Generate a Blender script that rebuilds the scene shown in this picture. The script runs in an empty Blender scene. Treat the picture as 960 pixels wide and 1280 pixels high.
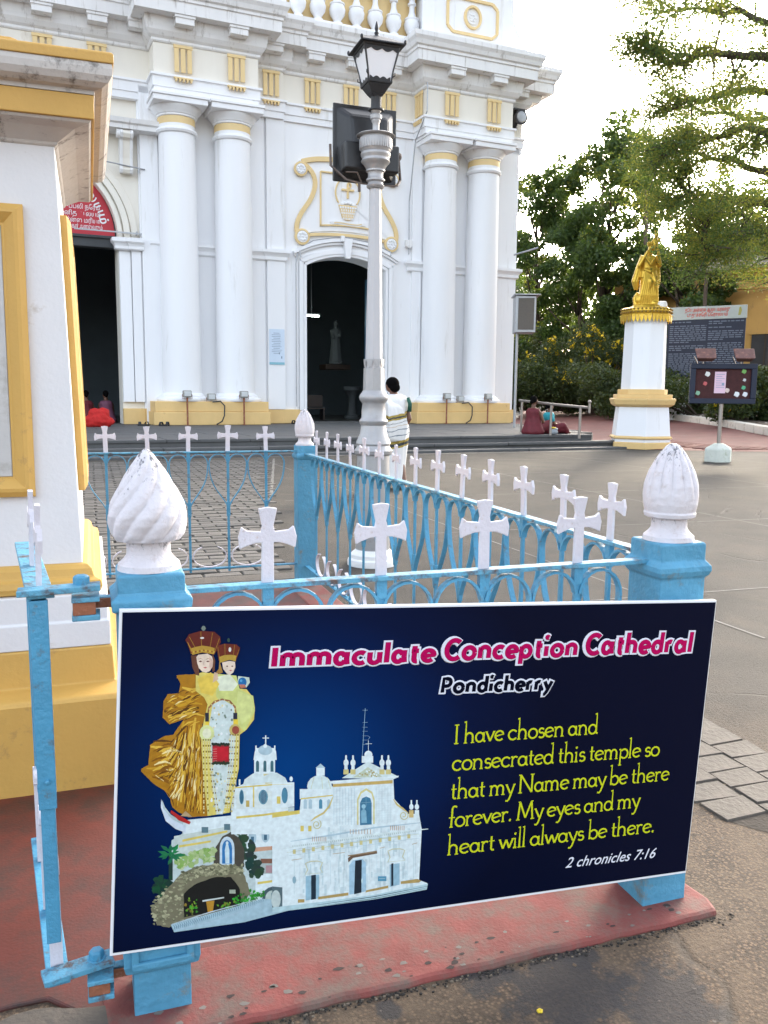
import bpy, math, random
import numpy as np
from mathutils import Vector, Matrix
random.seed(7); rng = np.random.default_rng(11)
R = math.radians; PI = math.pi
sc = bpy.context.scene; C = sc.collection

# ---------------------------------------------------------------- camera
F_PX = 1060.0
pit, rol, yaw = R(7.93), R(-.56), R(19.07)
CAM = np.array([-.036, -1.771, 1.35])
_F = np.array([math.sin(yaw)*math.cos(pit), math.cos(yaw)*math.cos(pit), -math.sin(pit)])
_R = np.array([math.cos(yaw), -math.sin(yaw), 0.]); _D = np.cross(_F, _R)
_R2 = math.cos(rol)*_R + math.sin(rol)*_D; _D2 = -math.sin(rol)*_R + math.cos(rol)*_D
cam = bpy.data.cameras.new('camera'); camo = bpy.data.objects.new('camera', cam); C.objects.link(camo)
m = Matrix.Identity(4)
for i in range(3):
    m[i][0] = _R2[i]; m[i][1] = -_D2[i]; m[i][2] = -_F[i]; m[i][3] = CAM[i]
camo.matrix_world = m
cam.sensor_fit = 'HORIZONTAL'; cam.sensor_width = 36; cam.lens = F_PX/960*36
cam.clip_start = .05; cam.clip_end = 2000
sc.camera = camo

# ---------------------------------------------------------------- world, sun, exposure
SUN_AZ, SUN_EL = R(44), R(19)          # azimuth measured from +Y towards +X: low behind the trees on the right
w = bpy.data.worlds.new('World'); sc.world = w; w.use_nodes = True
nt = w.node_tree; bg = nt.nodes['Background']
sky = nt.nodes.new('ShaderNodeTexSky'); sky.sky_type = 'NISHITA'; sky.sun_disc = False
sky.sun_elevation = SUN_EL; sky.sun_rotation = SUN_AZ
sky.air_density = 1.0; sky.dust_density = 5.0; sky.ozone_density = 1.0
hs = nt.nodes.new('ShaderNodeHueSaturation'); hs.inputs['Saturation'].default_value = .50
nt.links.new(sky.outputs[0], hs.inputs['Color']); nt.links.new(hs.outputs[0], bg.inputs[0])
bg.inputs[1].default_value = .15
sun = bpy.data.lights.new('sun', 'SUN'); sun.energy = .9; sun.angle = R(10); sun.color = (1, .84, .60)
suno = bpy.data.objects.new('sun', sun); C.objects.link(suno)
sd = Vector((math.sin(SUN_AZ)*math.cos(SUN_EL), math.cos(SUN_AZ)*math.cos(SUN_EL), math.sin(SUN_EL)))
suno.rotation_euler = sd.to_track_quat('Z', 'Y').to_euler()
sc.view_settings.view_transform = 'Standard'; sc.view_settings.look = 'None'
sc.view_settings.exposure = 2.62; sc.view_settings.gamma = 1

def at(px, py, depth):
    "surveyed point: photo pixel and distance in metres -> place in the world"
    d = _R2*((px-480)/F_PX*depth) + _D2*((py-640)/F_PX*depth) + _F*depth
    return Vector(CAM + d)

# ---------------------------------------------------------------- materials
MATS = {}
def paint(name, col, rough=.6, var=.1, scale=4., bump=.15, dirt=0., dirtcol=(.12,.1,.08), dscale=6., metal=0., streak=1., fine=60., spec=.5):
    if name in MATS: return MATS[name]
    m = bpy.data.materials.new(name); m.use_nodes = True; n = m.node_tree; N = n.nodes; L = n.links
    b = N['Principled BSDF']; b.inputs['Roughness'].default_value = rough; b.inputs['Metallic'].default_value = metal
    b.inputs['Specular IOR Level'].default_value = spec
    tc = N.new('ShaderNodeTexCoord'); mp = N.new('ShaderNodeMapping'); mp.inputs['Scale'].default_value = (1, 1, streak)
    L.new(tc.outputs['Object'], mp.inputs[0])
    n1 = N.new('ShaderNodeTexNoise'); n1.inputs['Scale'].default_value = scale; n1.inputs['Detail'].default_value = 6; n1.inputs['Roughness'].default_value = .65
    L.new(mp.outputs[0], n1.inputs[0])
    mr = N.new('ShaderNodeMapRange'); mr.inputs[1].default_value = .3; mr.inputs[2].default_value = .7
    mr.inputs[3].default_value = 1-var; mr.inputs[4].default_value = 1+var*.6
    L.new(n1.outputs[0], mr.inputs[0])
    vm = N.new('ShaderNodeVectorMath'); vm.operation = 'SCALE'; vm.inputs[0].default_value = col[:3]
    L.new(mr.outputs[0], vm.inputs['Scale'])
    out = vm.outputs[0]
    n2 = N.new('ShaderNodeTexNoise'); n2.inputs['Scale'].default_value = fine; n2.inputs['Detail'].default_value = 4
    L.new(tc.outputs['Object'], n2.inputs[0])
    if dirt > 0:
        n3 = N.new('ShaderNodeTexNoise'); n3.inputs['Scale'].default_value = dscale; n3.inputs['Detail'].default_value = 10; n3.inputs['Roughness'].default_value = .72
        L.new(mp.outputs[0], n3.inputs[0])
        r2 = N.new('ShaderNodeMapRange'); r2.inputs[1].default_value = .62-dirt*.2; r2.inputs[2].default_value = .72-dirt*.1
        L.new(n3.outputs[0], r2.inputs[0])
        mx = N.new('ShaderNodeMix'); mx.data_type = 'RGBA'; L.new(r2.outputs[0], mx.inputs[0]); L.new(out, mx.inputs[6]); mx.inputs[7].default_value = (*dirtcol, 1)
        out = mx.outputs[2]
    L.new(out, b.inputs['Base Color'])
    if bump > 0:
        bp = N.new('ShaderNodeBump'); bp.inputs['Strength'].default_value = bump; bp.inputs['Distance'].default_value = .01
        L.new(n2.outputs[0], bp.inputs['Height']); L.new(bp.outputs[0], b.inputs['Normal'])
    MATS[name] = m; return m
def emis(name, col, s):
    m = bpy.data.materials.new(name); m.use_nodes = True; b = m.node_tree.nodes['Principled BSDF']
    b.inputs['Base Color'].default_value = (*col, 1); b.inputs['Emission Color'].default_value = (*col, 1); b.inputs['Emission Strength'].default_value = s
    return m
WHITE = paint('white_limewash', (0.856,0.856,0.867), .7, .04, .9, .15, .16, (.68,.67,.65), 2.6, streak=.10)
CREAM = paint('cream_limewash', (0.824,0.778,0.690), .7, .04, 1.2, .12, .03, (.64,.57,.47), 1.6, streak=.25)
CORN = paint('weathered_white', (0.809,0.798,0.788), .75, .07, 2.0, .2, .34, (.42,.39,.36), 5.0, streak=.10)
YEL = paint('ochre_yellow_paint', (.76,.52,.22), .65, .08, 1.5, .12, .10, (.45,.28,.10), 3.0, streak=.5)
YELP = paint('pale_yellow_trim', (.80,.60,.30), .65, .06, 2, .1)
MYEL = paint('monument_yellow', (0.562,0.328,0.078), .6, .08, 3, .15, .2, (.28,.17,.07), 5.0)
MWHT = paint('monument_white', (0.672,0.655,0.655), .65, .04, 3, .12, .05, (.5,.45,.4), 6.0)
MGRY = paint('stained_cornice_white', (0.533,0.499,0.464), .75, .08, 6, .2, .30, (.08,.065,.055), 11.0, streak=.7)
BLUE = paint('sky_blue_enamel', (0.068,0.279,0.443), .42, .16, 7, .3, .30, (.10,.13,.14), 26.0, fine=90)
BLUEC = paint('blue_masonry_paint', (0.079,0.287,0.440), .6, .18, 6, .6, .28, (.17,.19,.17), 14.0, fine=40)
BLUEF = paint('chipped_blue_flat_bar', (0.099,0.328,0.475), .5, .14, 10, .4, .68, (.09,.055,.045), 26.0, fine=90)
WPL = paint('lilac_white_cross_paint', (0.622,0.596,0.647), .5, .06, 9, .25, .22, (.42,.28,.21), 30.0, fine=70)
WPC = paint('white_painted_cement', (0.636,0.602,0.628), .7, .06, 14, .4, .30, (.50,.44,.43), 34.0, fine=60)
RUST = paint('rust', (.28,.10,.05), .85, .3, 20, .6, .5, (.45,.30,.24), 18.0)
REDF = paint('red_oxide_floor', (.135,.026,.018), .55, .35, 3.6, .12, .90, (.038,.024,.021), 3.4, fine=120)
PINKC = paint('pink_cement_kerb', (.205,.050,.042), .8, .3, 5, .25, .80, (.135,.088,.07), 7.0, fine=120)
STEP = paint('grey_stone_step', (0.090,0.090,0.090), .7, .2, 2.5, .4, .3, (.07,.07,.07), 3.0, fine=30)
PAVE = [paint('paving_stone_%s' % k, c, .75, .2, 8, .5, .3, (.075,.066,.057), 9.) for k, c in (('a',(.105,.095,.083)),('b',(.135,.122,.107)),('c',(.088,.080,.071)))]
SLAB = paint('worn_slab_stone', (0.096,0.081,0.067), .8, .2, 5, .5, .5, (.11,.09,.073), 6.)
BRICK = paint('red_paving_brick', (0.231,0.084,0.063), .8, .25, 6, .4, .3, (.20,.15,.13), 5.)
KERBW = paint('pale_kerb_paint', (.62,.58,.52), .8, .15, 3, .3, .35, (.25,.2,.16), 3.)
BLK = paint('black_metal', (.018,.018,.02), .38, .2, 8, .1, .2, (.06,.06,.06), 5.)
IRON = paint('black_lantern_iron', (.022,.023,.026), .5, .2, 10, .2)
SILV = paint('silver_post_paint', (0.400,0.392,0.392), .42, .10, 7, .15, .18, (.30,.28,.26), 9., metal=.35)
GLASS = paint('frosted_lantern_glass', (.78,.78,.80), .3, .03, 3, 0)
GOLD = paint('gold_paint', (.72,.46,.06), .32, .15, 6, .2, .25, (.35,.18,.02), 8., metal=.65)
GREY = paint('galvanised_steel', (.40,.41,.43), .4, .12, 6, .1, .15, (.22,.2,.19), 8., metal=.5)
GRILLE = paint('dark_grille_cloth', (.13,.115,.10), .8, .1, 30, .3)
DARK = paint('dark_void_paint', (.05,.05,.052), .8, .2, 1, 0)
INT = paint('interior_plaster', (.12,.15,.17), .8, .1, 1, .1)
BDOOR = paint('blue_door_paint', (.03,.14,.26), .5, .12, 4, .1)
SKIN = paint('brown_skin', (.16,.075,.045), .5, .08, 20, .1)
HAIR = paint('black_hair', (.004,.0035,.0035), .9, .2, 60, .5, spec=.05)
CLOTHR = paint('red_bundle_cloth', (.50,.012,.010), .8, .15, 12, .5)
MARO = paint('maroon_sari', (.13,.010,.018), .7, .25, 14, .5)
REDC = paint('red_cloth', (.33,.02,.02), .7, .2, 14, .4)
CYAN = paint('cyan_blouse', (.02,.34,.40), .7, .15, 12, .3)
NAVY = paint('navy_board_paint', (0.004,0.010,0.032), .5, .15, 3, .1)
BARK = paint('tree_bark', (.075,.055,.04), .9, .3, 6, .8, .3, (.03,.025,.02), 4., streak=.3)
SOIL = paint('bare_soil', (.13,.095,.07), .95, .3, 1.5, .8, .3, (.07,.06,.04), 2.)
OCHW = paint('ochre_building_wall', (.60,.36,.11), .8, .12, .6, .2, .35, (.32,.2,.09), 1.2, streak=.4)
PINKP = paint('pink_paper', (.75,.52,.62), .7, .05, 9, 0)
PAPER = paint('white_paper', (.66,.72,.78), .6, .04, 9, 0)
REDS = paint('red_banner_print', (0.496,0.024,0.040), .5, .06, 3, 0)
WTXT = paint('white_print', (.82,.82,.84), .5, .01, 3, 0)

# ---------------------------------------------------------------- mesh builder
class MB:
    def __init__(s): s.v = []; s.f = []; s.mi = []
    def add(s, v, f, mi=0):
        o = len(s.v); s.v += [tuple(p) for p in v]; s.f += [tuple(i+o for i in q) for q in f]; s.mi += [mi]*len(f); return s
    def box(s, x0, x1, y0, y1, z0, z1, mi=0):
        return s.add([(x,y,z) for z in (z0,z1) for y in (y0,y1) for x in (x0,x1)],
                     [(0,2,3,1),(4,5,7,6),(0,1,5,4),(2,6,7,3),(0,4,6,2),(1,3,7,5)], mi)
    def obox(s, c, ax, hs, mi=0):
        ax = [Vector(a).normalized() for a in ax]; c = Vector(c)
        return s.add([c+ax[0]*(sx*hs[0])+ax[1]*(sy*hs[1])+ax[2]*(sz*hs[2]) for sz in (-1,1) for sy in (-1,1) for sx in (-1,1)],
                     [(0,2,3,1),(4,5,7,6),(0,1,5,4),(2,6,7,3),(0,4,6,2),(1,3,7,5)], mi)
    def prism(s, poly, a, b, ax='y', mi=0):
        "poly of 2-D points extruded along ax from a to b"
        n = len(poly)
        P = {'y': lambda p,t: (p[0],t,p[1]), 'x': lambda p,t: (t,p[0],p[1]), 'z': lambda p,t: (p[0],p[1],t)}[ax]
        v = [P(p,a) for p in poly]+[P(p,b) for p in poly]
        f = [tuple(range(n)), tuple(range(2*n-1, n-1, -1))]+[(i, i+n, (i+1)%n+n, (i+1)%n) for i in range(n)]
        return s.add(v, f, mi)
    def lathe(s, prof, seg=24, c=(0,0,0), mi=0, off=0., sx=1., sy=1., fn=None, cap=True):
        v = []; k = len(prof)
        for r, z in prof:
            for j in range(seg):
                a = off+2*PI*j/seg; rr = r if fn is None else fn(r, z, a)
                v.append((c[0]+rr*math.cos(a)*sx, c[1]+rr*math.sin(a)*sy, c[2]+z))
        f = [(i*seg+j, i*seg+(j+1)%seg, (i+1)*seg+(j+1)%seg, (i+1)*seg+j) for i in range(k-1) for j in range(seg)]
        if cap: f += [tuple(range(seg-1,-1,-1)), tuple((k-1)*seg+j for j in range(seg))]
        return s.add(v, f, mi)
    def tube(s, pts, rad, seg=8, mi=0, flat=None):
        pts = [Vector(p) for p in pts]; n = len(pts)
        if not hasattr(rad, '__len__'): rad = [rad]*n
        v = []; up = None
        for i, p in enumerate(pts):
            t = (pts[min(i+1,n-1)]-pts[max(i-1,0)])
            t = t.normalized() if t.length > 1e-9 else Vector((0,0,1))
            if up is None: up = Vector((0,0,1)) if abs(t.z) < .9 else Vector((1,0,0))
            a = t.cross(up)
            if a.length < 1e-4: a = t.cross(Vector((.3,1,.2)))
            a.normalize(); b = a.cross(t).normalized(); up = b
            for j in range(seg):
                g = 2*PI*j/seg; v.append(p+(a*math.cos(g)+b*math.sin(g))*rad[i])
        f = [(i*seg+j, i*seg+(j+1)%seg, (i+1)*seg+(j+1)%seg, (i+1)*seg+j) for i in range(n-1) for j in range(seg)]
        f += [tuple(range(seg-1,-1,-1)), tuple((n-1)*seg+j for j in range(seg))]
        return s.add(v, f, mi)
    def strip(s, pts, side, w, t, mi=0):
        "flat bar along pts; side = width axis (constant), w width, t thickness"
        pts = [Vector(p) for p in pts]; side = Vector(side).normalized(); n = len(pts); v = []
        for i, p in enumerate(pts):
            tg = (pts[min(i+1,n-1)]-pts[max(i-1,0)]).normalized(); nn = tg.cross(side).normalized()
            for a, b in ((-1,-1),(1,-1),(1,1),(-1,1)): v.append(p+side*(a*w/2)+nn*(b*t/2))
        f = [(i*4+j, i*4+(j+1)%4, (i+1)*4+(j+1)%4, (i+1)*4+j) for i in range(n-1) for j in range(4)]+[(3,2,1,0), tuple((n-1)*4+j for j in range(4))]
        return s.add(v, f, mi)
    def sweep(s, path, prof, mi=0, closed=False):
        "moulding: prof [(out,z)] carried along a plan path [(x,y)], outward on the right-hand side"
        n = len(path); v = []; k = len(prof)
        def nrm(a, b):
            d = Vector((b[0]-a[0], b[1]-a[1])).normalized(); return Vector((d.y, -d.x))
        for i in range(n):
            if closed: n0 = nrm(path[i-1], path[i]); n1 = nrm(path[i], path[(i+1)%n])
            else:
                n1 = nrm(path[i], path[i+1]) if i < n-1 else nrm(path[i-1], path[i])
                n0 = nrm(path[i-1], path[i]) if i > 0 else n1
            mt = (n0+n1); mt = mt/mt.length_squared*2 if mt.length > 1e-6 else n0
            for o, z in prof: v.append((path[i][0]+mt.x*o, path[i][1]+mt.y*o, z))
        f = [(i*k+j, ((i+1)%n)*k+j, ((i+1)%n)*k+j+1, i*k+j+1) for i in range(n if closed else n-1) for j in range(k-1)]
        if not closed: f += [tuple(range(k)), tuple((n-1)*k+j for j in range(k-1,-1,-1))]
        return s.add(v, f, mi)
    def ell(s, c, r, seg=14, rings=9, mi=0):
        return s.lathe([(max(1e-4, math.sin(PI*i/rings)), -math.cos(PI*i/rings)*r[2]) for i in range(rings+1)], seg, c, mi, sx=r[0], sy=r[1])
def link(name, me, parent=None, loc=None, rot=None):
    o = bpy.data.objects.new(name, me); C.objects.link(o)
    if parent is not None: o.parent = parent
    if loc is not None: o.location = loc
    if rot is not None: o.rotation_euler = rot
    return o
def obj(name, mb, mat, parent=None, loc=None, rot=None, bevel=0, smooth=False, kind=None, label=None):
    me = bpy.data.meshes.new(name); me.from_pydata([tuple(p) for p in mb.v], [], mb.f)
    mats = mat if isinstance(mat, (list, tuple)) else [mat]
    for x in mats: me.materials.append(x)
    if len(mats) > 1: me.polygons.foreach_set('material_index', mb.mi)
    import bmesh
    bm = bmesh.new(); bm.from_mesh(me); bmesh.ops.recalc_face_normals(bm, faces=bm.faces); bm.to_mesh(me); bm.free()
    if smooth:
        me.polygons.foreach_set('use_smooth', [True]*len(me.polygons))
        if smooth != 'all': me.set_sharp_from_angle(angle=R(38))
    o = link(name, me, parent, loc, rot)
    if bevel:
        b = o.modifiers.new('bevel', 'BEVEL'); b.width = bevel; b.segments = 2; b.limit_method = 'ANGLE'; b.angle_limit = R(40)
    if kind: o['kind'] = kind
    if label: o['label'] = label
    return o
def tag(o, label=None, cat=None, group=None, kind=None):
    if label: o['label'] = label
    if cat: o['category'] = cat
    if group: o['group'] = group
    if kind: o['kind'] = kind
    return o
def empty(name, loc=(0,0,0), rz=0, **k):
    o = bpy.data.objects.new(name, None); C.objects.link(o); o.location = loc; o.rotation_euler = (0,0,rz); o.empty_display_size = .2
    return tag(o, **k)
def share(name, me, parent, loc=None, rot=None, scale=None):
    o = link(name, me, parent, loc, rot)
    if scale: o.scale = scale
    return o
def copy_tree(o, parent=None):
    c = o.copy(); C.objects.link(c); c.parent = parent
    for ch in list(o.children): copy_tree(ch, c)
    return c
def remesh(o, vox, smooth=3):
    r = o.modifiers.new('remesh', 'REMESH'); r.mode = 'VOXEL'; r.voxel_size = vox; r.use_smooth_shade = True
    if smooth: s = o.modifiers.new('smooth', 'SMOOTH'); s.factor = .5; s.iterations = smooth
    return o
def text_mesh(body, shear=0., offset=0., extrude=0.):
    cu = bpy.data.curves.new('t', 'FONT'); cu.body = body; cu.size = 1; cu.shear = shear; cu.offset = offset; cu.extrude = extrude; cu.resolution_u = 3
    o = bpy.data.objects.new('t', cu); C.objects.link(o); bpy.context.view_layer.update()
    me = bpy.data.meshes.new_from_object(o.evaluated_get(bpy.context.evaluated_depsgraph_get()))
    bpy.data.objects.remove(o); return me
def mesh_bounds(me):
    a = np.empty(len(me.vertices)*3); me.vertices.foreach_get('co', a); a = a.reshape(-1,3); return a.min(0), a.max(0), a
def put_text(name, body, p0, p1, height, mat, parent, y, shear=0., offset=0., ref='I', base_offset=0., grow=0.):
    "lettering on a vertical board: from p0 to p1 (local x,z on the baseline), capitals `height` tall, at local depth y"
    base = text_mesh(body, shear, base_offset); lo, hi, _ = mesh_bounds(base); bpy.data.meshes.remove(base)
    me = text_mesh(body, shear, offset); r = text_mesh(ref, 0, 0); rl, rh, _ = mesh_bounds(r); bpy.data.meshes.remove(r)
    _, _, a = mesh_bounds(me)
    p0 = Vector(p0); p1 = Vector(p1); d = p1-p0; L = d.length; d.normalize(); up = Vector((-d.y, d.x))
    sx = L/(hi[0]-lo[0]); sy = height/(rh[1]-rl[1])
    x = (a[:,0]-lo[0])*sx; z = a[:,1]*sy
    co = np.stack([p0.x+d.x*x+up.x*z, np.full(len(x), y), p0.y+d.y*x+up.y*z], 1)
    me.vertices.foreach_set('co', co.ravel()); me.materials.clear(); me.materials.append(mat); me.update()
    return link(name, me, parent)
def leaf_mesh(name, pos, size, mat, parent=None, aspect=.5, droop=0., kind=None):
    "many small two-triangle leaves, one quad each, at pos (n,3)"
    n = len(pos); a = rng.normal(size=(n,3)); a[:,2] -= droop; a /= np.linalg.norm(a, axis=1)[:,None]
    b = np.cross(a, rng.normal(size=(n,3))); b /= np.linalg.norm(b, axis=1)[:,None]
    s = (size*rng.uniform(.6,1.3,n))[:,None]
    v = np.stack([pos-a*s*.5, pos+b*s*aspect*.5, pos+a*s*.5, pos-b*s*aspect*.5], 1).reshape(-1,3)
    me = bpy.data.meshes.new(name); me.vertices.add(4*n); me.vertices.foreach_set('co', v.ravel())
    me.loops.add(4*n); me.loops.foreach_set('vertex_index', np.arange(4*n, dtype=np.int32))
    me.polygons.add(n); me.polygons.foreach_set('loop_start', np.arange(0,4*n,4,dtype=np.int32)); me.polygons.foreach_set('loop_total', np.full(n,4,dtype=np.int32))
    me.update(calc_edges=True); me.validate(); me.materials.append(mat)
    o = link(name, me, parent)
    if kind: o['kind'] = kind
    return o
def leafmat(name, c0, c1, trans=.5, tcol=None):
    m = bpy.data.materials.new(name); m.use_nodes = True; N = m.node_tree.nodes; L = m.node_tree.links
    b = N['Principled BSDF']; b.inputs['Roughness'].default_value = .5
    g = N.new('ShaderNodeNewGeometry'); mx = N.new('ShaderNodeMix'); mx.data_type = 'RGBA'
    L.new(g.outputs['Random Per Island'], mx.inputs[0]); mx.inputs[6].default_value = (*c0,1); mx.inputs[7].default_value = (*c1,1)
    L.new(mx.outputs[2], b.inputs['Base Color'])
    t = N.new('ShaderNodeBsdfTranslucent'); 
    hs = N.new('ShaderNodeMix'); hs.data_type = 'RGBA'; hs.inputs[0].default_value = .5; L.new(mx.outputs[2], hs.inputs[6]); hs.inputs[7].default_value = (*(tcol or (.35,.34,.03)),1)
    L.new(hs.outputs[2], t.inputs[0])
    ms = N.new('ShaderNodeMixShader'); ms.inputs[0].default_value = trans
    L.new(b.outputs[0], ms.inputs[1]); L.new(t.outputs[0], ms.inputs[2]); L.new(ms.outputs[0], N['Material Output'].inputs[0])
    return m
# ================================================================ GROUND
def ground_mat():
    m = bpy.data.materials.new('plaza_concrete'); m.use_nodes = True; n = m.node_tree; N = n.nodes; L = n.links
    b = N['Principled BSDF']; b.inputs['Roughness'].default_value = .85
    tc = N.new('ShaderNodeTexCoord'); P = tc.outputs['Object']
    def noise(s, d=8, r=.6, off=(0,0,0)):
        mp = N.new('ShaderNodeMapping'); mp.inputs['Location'].default_value = off; L.new(P, mp.inputs[0])
        t = N.new('ShaderNodeTexNoise'); t.inputs['Scale'].default_value = s; t.inputs['Detail'].default_value = d; t.inputs['Roughness'].default_value = r
        L.new(mp.outputs[0], t.inputs[0]); return t.outputs[0]
    def rng_(x, a, c, lo=0, hi=1):
        r = N.new('ShaderNodeMapRange'); r.inputs[1].default_value = a; r.inputs[2].default_value = c; r.inputs[3].default_value = lo; r.inputs[4].default_value = hi; L.new(x, r.inputs[0]); return r.outputs[0]
    def mix(f, a, c):
        x = N.new('ShaderNodeMix'); x.data_type = 'RGBA'; L.new(f, x.inputs[0])
        for i, v in ((6,a),(7,c)):
            if isinstance(v, tuple): x.inputs[i].default_value = (*v,1)
            else: L.new(v, x.inputs[i])
        return x.outputs[2]
    def mult(a, c):
        x = N.new('ShaderNodeMath'); x.operation = 'MULTIPLY'; L.new(a, x.inputs[0])
        if isinstance(c, float): x.inputs[1].default_value = c
        else: L.new(c, x.inputs[1])
        return x.outputs[0]
    col = mix(rng_(noise(.35), .35, .65), (0.0429,0.0363,0.0290), (0.0594,0.0502,0.0396))
    col = mix(rng_(noise(1.3, off=(5,2,0)), .45, .75), col, (0.0271,0.0231,0.0185))
    col = mix(mult(rng_(noise(2.6, off=(1,9,0)), .5, .8), .8), col, (0.0775,0.0611,0.0429))
    near = N.new('ShaderNodeSeparateXYZ'); L.new(P, near.inputs[0])
    nr = rng_(near.outputs[1], .35, 1.3, 1, 0)
    gv = N.new('ShaderNodeTexVoronoi'); gv.inputs['Scale'].default_value = 95; L.new(P, gv.inputs[0])
    grav = mix(rng_(gv.outputs['Distance'], .15, .55), (0.2325,0.1511,0.0891), (0.0465,0.0298,0.0198))
    grav = mix(rng_(noise(9.), .35, .7), grav, (0.1472,0.1008,0.0620))
    col = mix(mult(nr, .85), col, grav)
    sp = N.new('ShaderNodeTexVoronoi'); sp.inputs['Scale'].default_value = 21; L.new(P, sp.inputs[0])
    col = mix(mult(rng_(sp.outputs['Distance'], .10, .06), rng_(noise(3.), .5, .6)), col, (.035,.03,.027))
    # old oil stains near the kerb
    for cx, cy, rad in ((.98,-.20,.16),(.80,-.09,.07),(1.16,-.32,.14),(.55,-.13,.035),(.25,-.13,.03),(1.08,-.11,.06)):
        d = N.new('ShaderNodeVectorMath'); d.operation = 'DISTANCE'; L.new(P, d.inputs[0]); d.inputs[1].default_value = (cx,cy,-.028)
        a = N.new('ShaderNodeMath'); a.operation = 'ADD'; L.new(d.outputs['Value'], a.inputs[0]); L.new(mult(rng_(noise(11., 10, .7), .3, .7, -.5, .5), rad*1.3), a.inputs[1])
        col = mix(mult(rng_(a.outputs[0], rad*1.05, rad*.75), .86), col, (.035,.032,.034))
    # cracks
    cm = N.new('ShaderNodeMix'); cm.data_type = 'VECTOR'; cm.inputs[0].default_value = .12; L.new(P, cm.inputs[4])
    cn = N.new('ShaderNodeTexNoise'); cn.inputs['Scale'].default_value = 3; cn.inputs['Detail'].default_value = 8; L.new(P, cn.inputs[0]); L.new(cn.outputs['Color'], cm.inputs[5])
    cv = N.new('ShaderNodeTexVoronoi'); cv.feature = 'DISTANCE_TO_EDGE'; cv.inputs['Scale'].default_value = .55; L.new(cm.outputs[1], cv.inputs[0])
    crack = mult(rng_(cv.outputs[0], .006, .001), rng_(noise(1.1, off=(3,3,0)), .45, .6))
    col = mix(crack, col, (.07,.06,.05))
    L.new(col, b.inputs['Base Color'])
    bp = N.new('ShaderNodeBump'); bp.inputs['Strength'].default_value = .8; bp.inputs['Distance'].default_value = .012
    L.new(noise(70., 8, .7), bp.inputs['Height'])
    b2 = N.new('ShaderNodeBump'); b2.inputs['Strength'].default_value = .5; b2.inputs['Distance'].default_value = .02; b2.invert = True
    L.new(crack, b2.inputs['Height']); L.new(bp.outputs[0], b2.inputs['Normal']); L.new(b2.outputs[0], b.inputs['Normal'])
    return m
GZ = -.028
g = MB(); g.add([(-400,-200,GZ),(400,-200,GZ),(400,600,GZ),(-400,600,GZ)], [(0,1,2,3)])
ground = obj('ground', g, ground_mat(), kind='structure')

# ---- red floor slab of the enclosure, with its worn pink kerb edge
g = MB(); N_ = 60
def wob(x, k=0): return .006*math.sin(x*7+k)+.006*math.sin(x*57+1+k)+.005*math.sin(x*131+2+k)
poly = [(-4, 4.22), (-4, .16)] + [(-1.6+i*.075, .16-.03*i/20+wob(i*.3)) for i in range(20)] + [(-.1,.06)] \
     + [(-.08+i*(1.50/40), -.045) for i in range(41)] + [(1.515,-.03+.0),(1.50,.2),(1.49,2.2),(1.50,4.22)]
g.prism(poly, GZ-.05, -.018, 'z')
floor = obj('floor', g, REDF, kind='structure', bevel=.006)
g = MB(); pl_ = [(-.02+i*(1.53/50), -.080+wob(i*.11,2)*.35) for i in range(51)]
g.prism(pl_+[(1.525,-.02),(1.5,.16),(1.49,4.2),(1.26,4.2),(1.26,.22),(0,.20),(-.06,.10),(-.05,-.02)], GZ-.05, -.012, 'z')
kerb = obj('kerb', g, PINKC, kind='structure', bevel=.012)
g = MB(); g.box(-4, 1.53, 4.2, 4.42, GZ-.05, .005); obj('kerb', g, SLAB, kind='structure', bevel=.01)
# tan cement patches in front of the gate
g = MB(); pts = [(-.15+.13*math.cos(a)*(1+.25*math.sin(3*a)), .02+.085*math.sin(a)*(1+.3*math.cos(2*a+1))) for a in np.linspace(0, 2*PI, 22, endpoint=False)]
g.prism(pts, GZ, -.0145, 'z'); obj('cement_patch', g, SLAB, floor, bevel=.002)

# grit gathered along the foot of the kerb, and dark chips worn into its paint
random.seed(77); g = MB()
for i in range(620):
    x = random.uniform(-.05,1.56); y = -.083-abs(random.gauss(0,.010)); r_ = random.uniform(.0012,.0042)
    g.ell((x,y,GZ+r_*.4), (r_*random.uniform(.8,1.5),r_,r_*.7), 5, 3, 0 if random.random() < .6 else 1)
obj('grit', g, [paint('dark_grit', (.030,.026,.022), .95, .4, 60, 0), paint('pale_grit', (.15,.12,.09), .95, .4, 60, 0)], kind='stuff', label='dark grit gathered along the foot of the pink kerb')
g = MB()
for i in range(60):
    x = random.uniform(.02,1.45); y = random.uniform(-.075,.02); r_ = random.uniform(.002,.009); n_ = random.randint(5,8)
    g.add([(x+r_*1.6*math.cos(2*PI*k/n_)*random.uniform(.5,1.2), y+r_*math.sin(2*PI*k/n_)*random.uniform(.5,1.2), -.0112) for k in range(n_)], [tuple(range(n_))], i % 2)
obj('paint_chips', g, [paint('bare_cement', (.17,.15,.13), .9, .2, 40, 0), paint('dark_chip', (.045,.03,.027), .9, .2, 40, 0)], kerb, kind='stuff')
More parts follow.
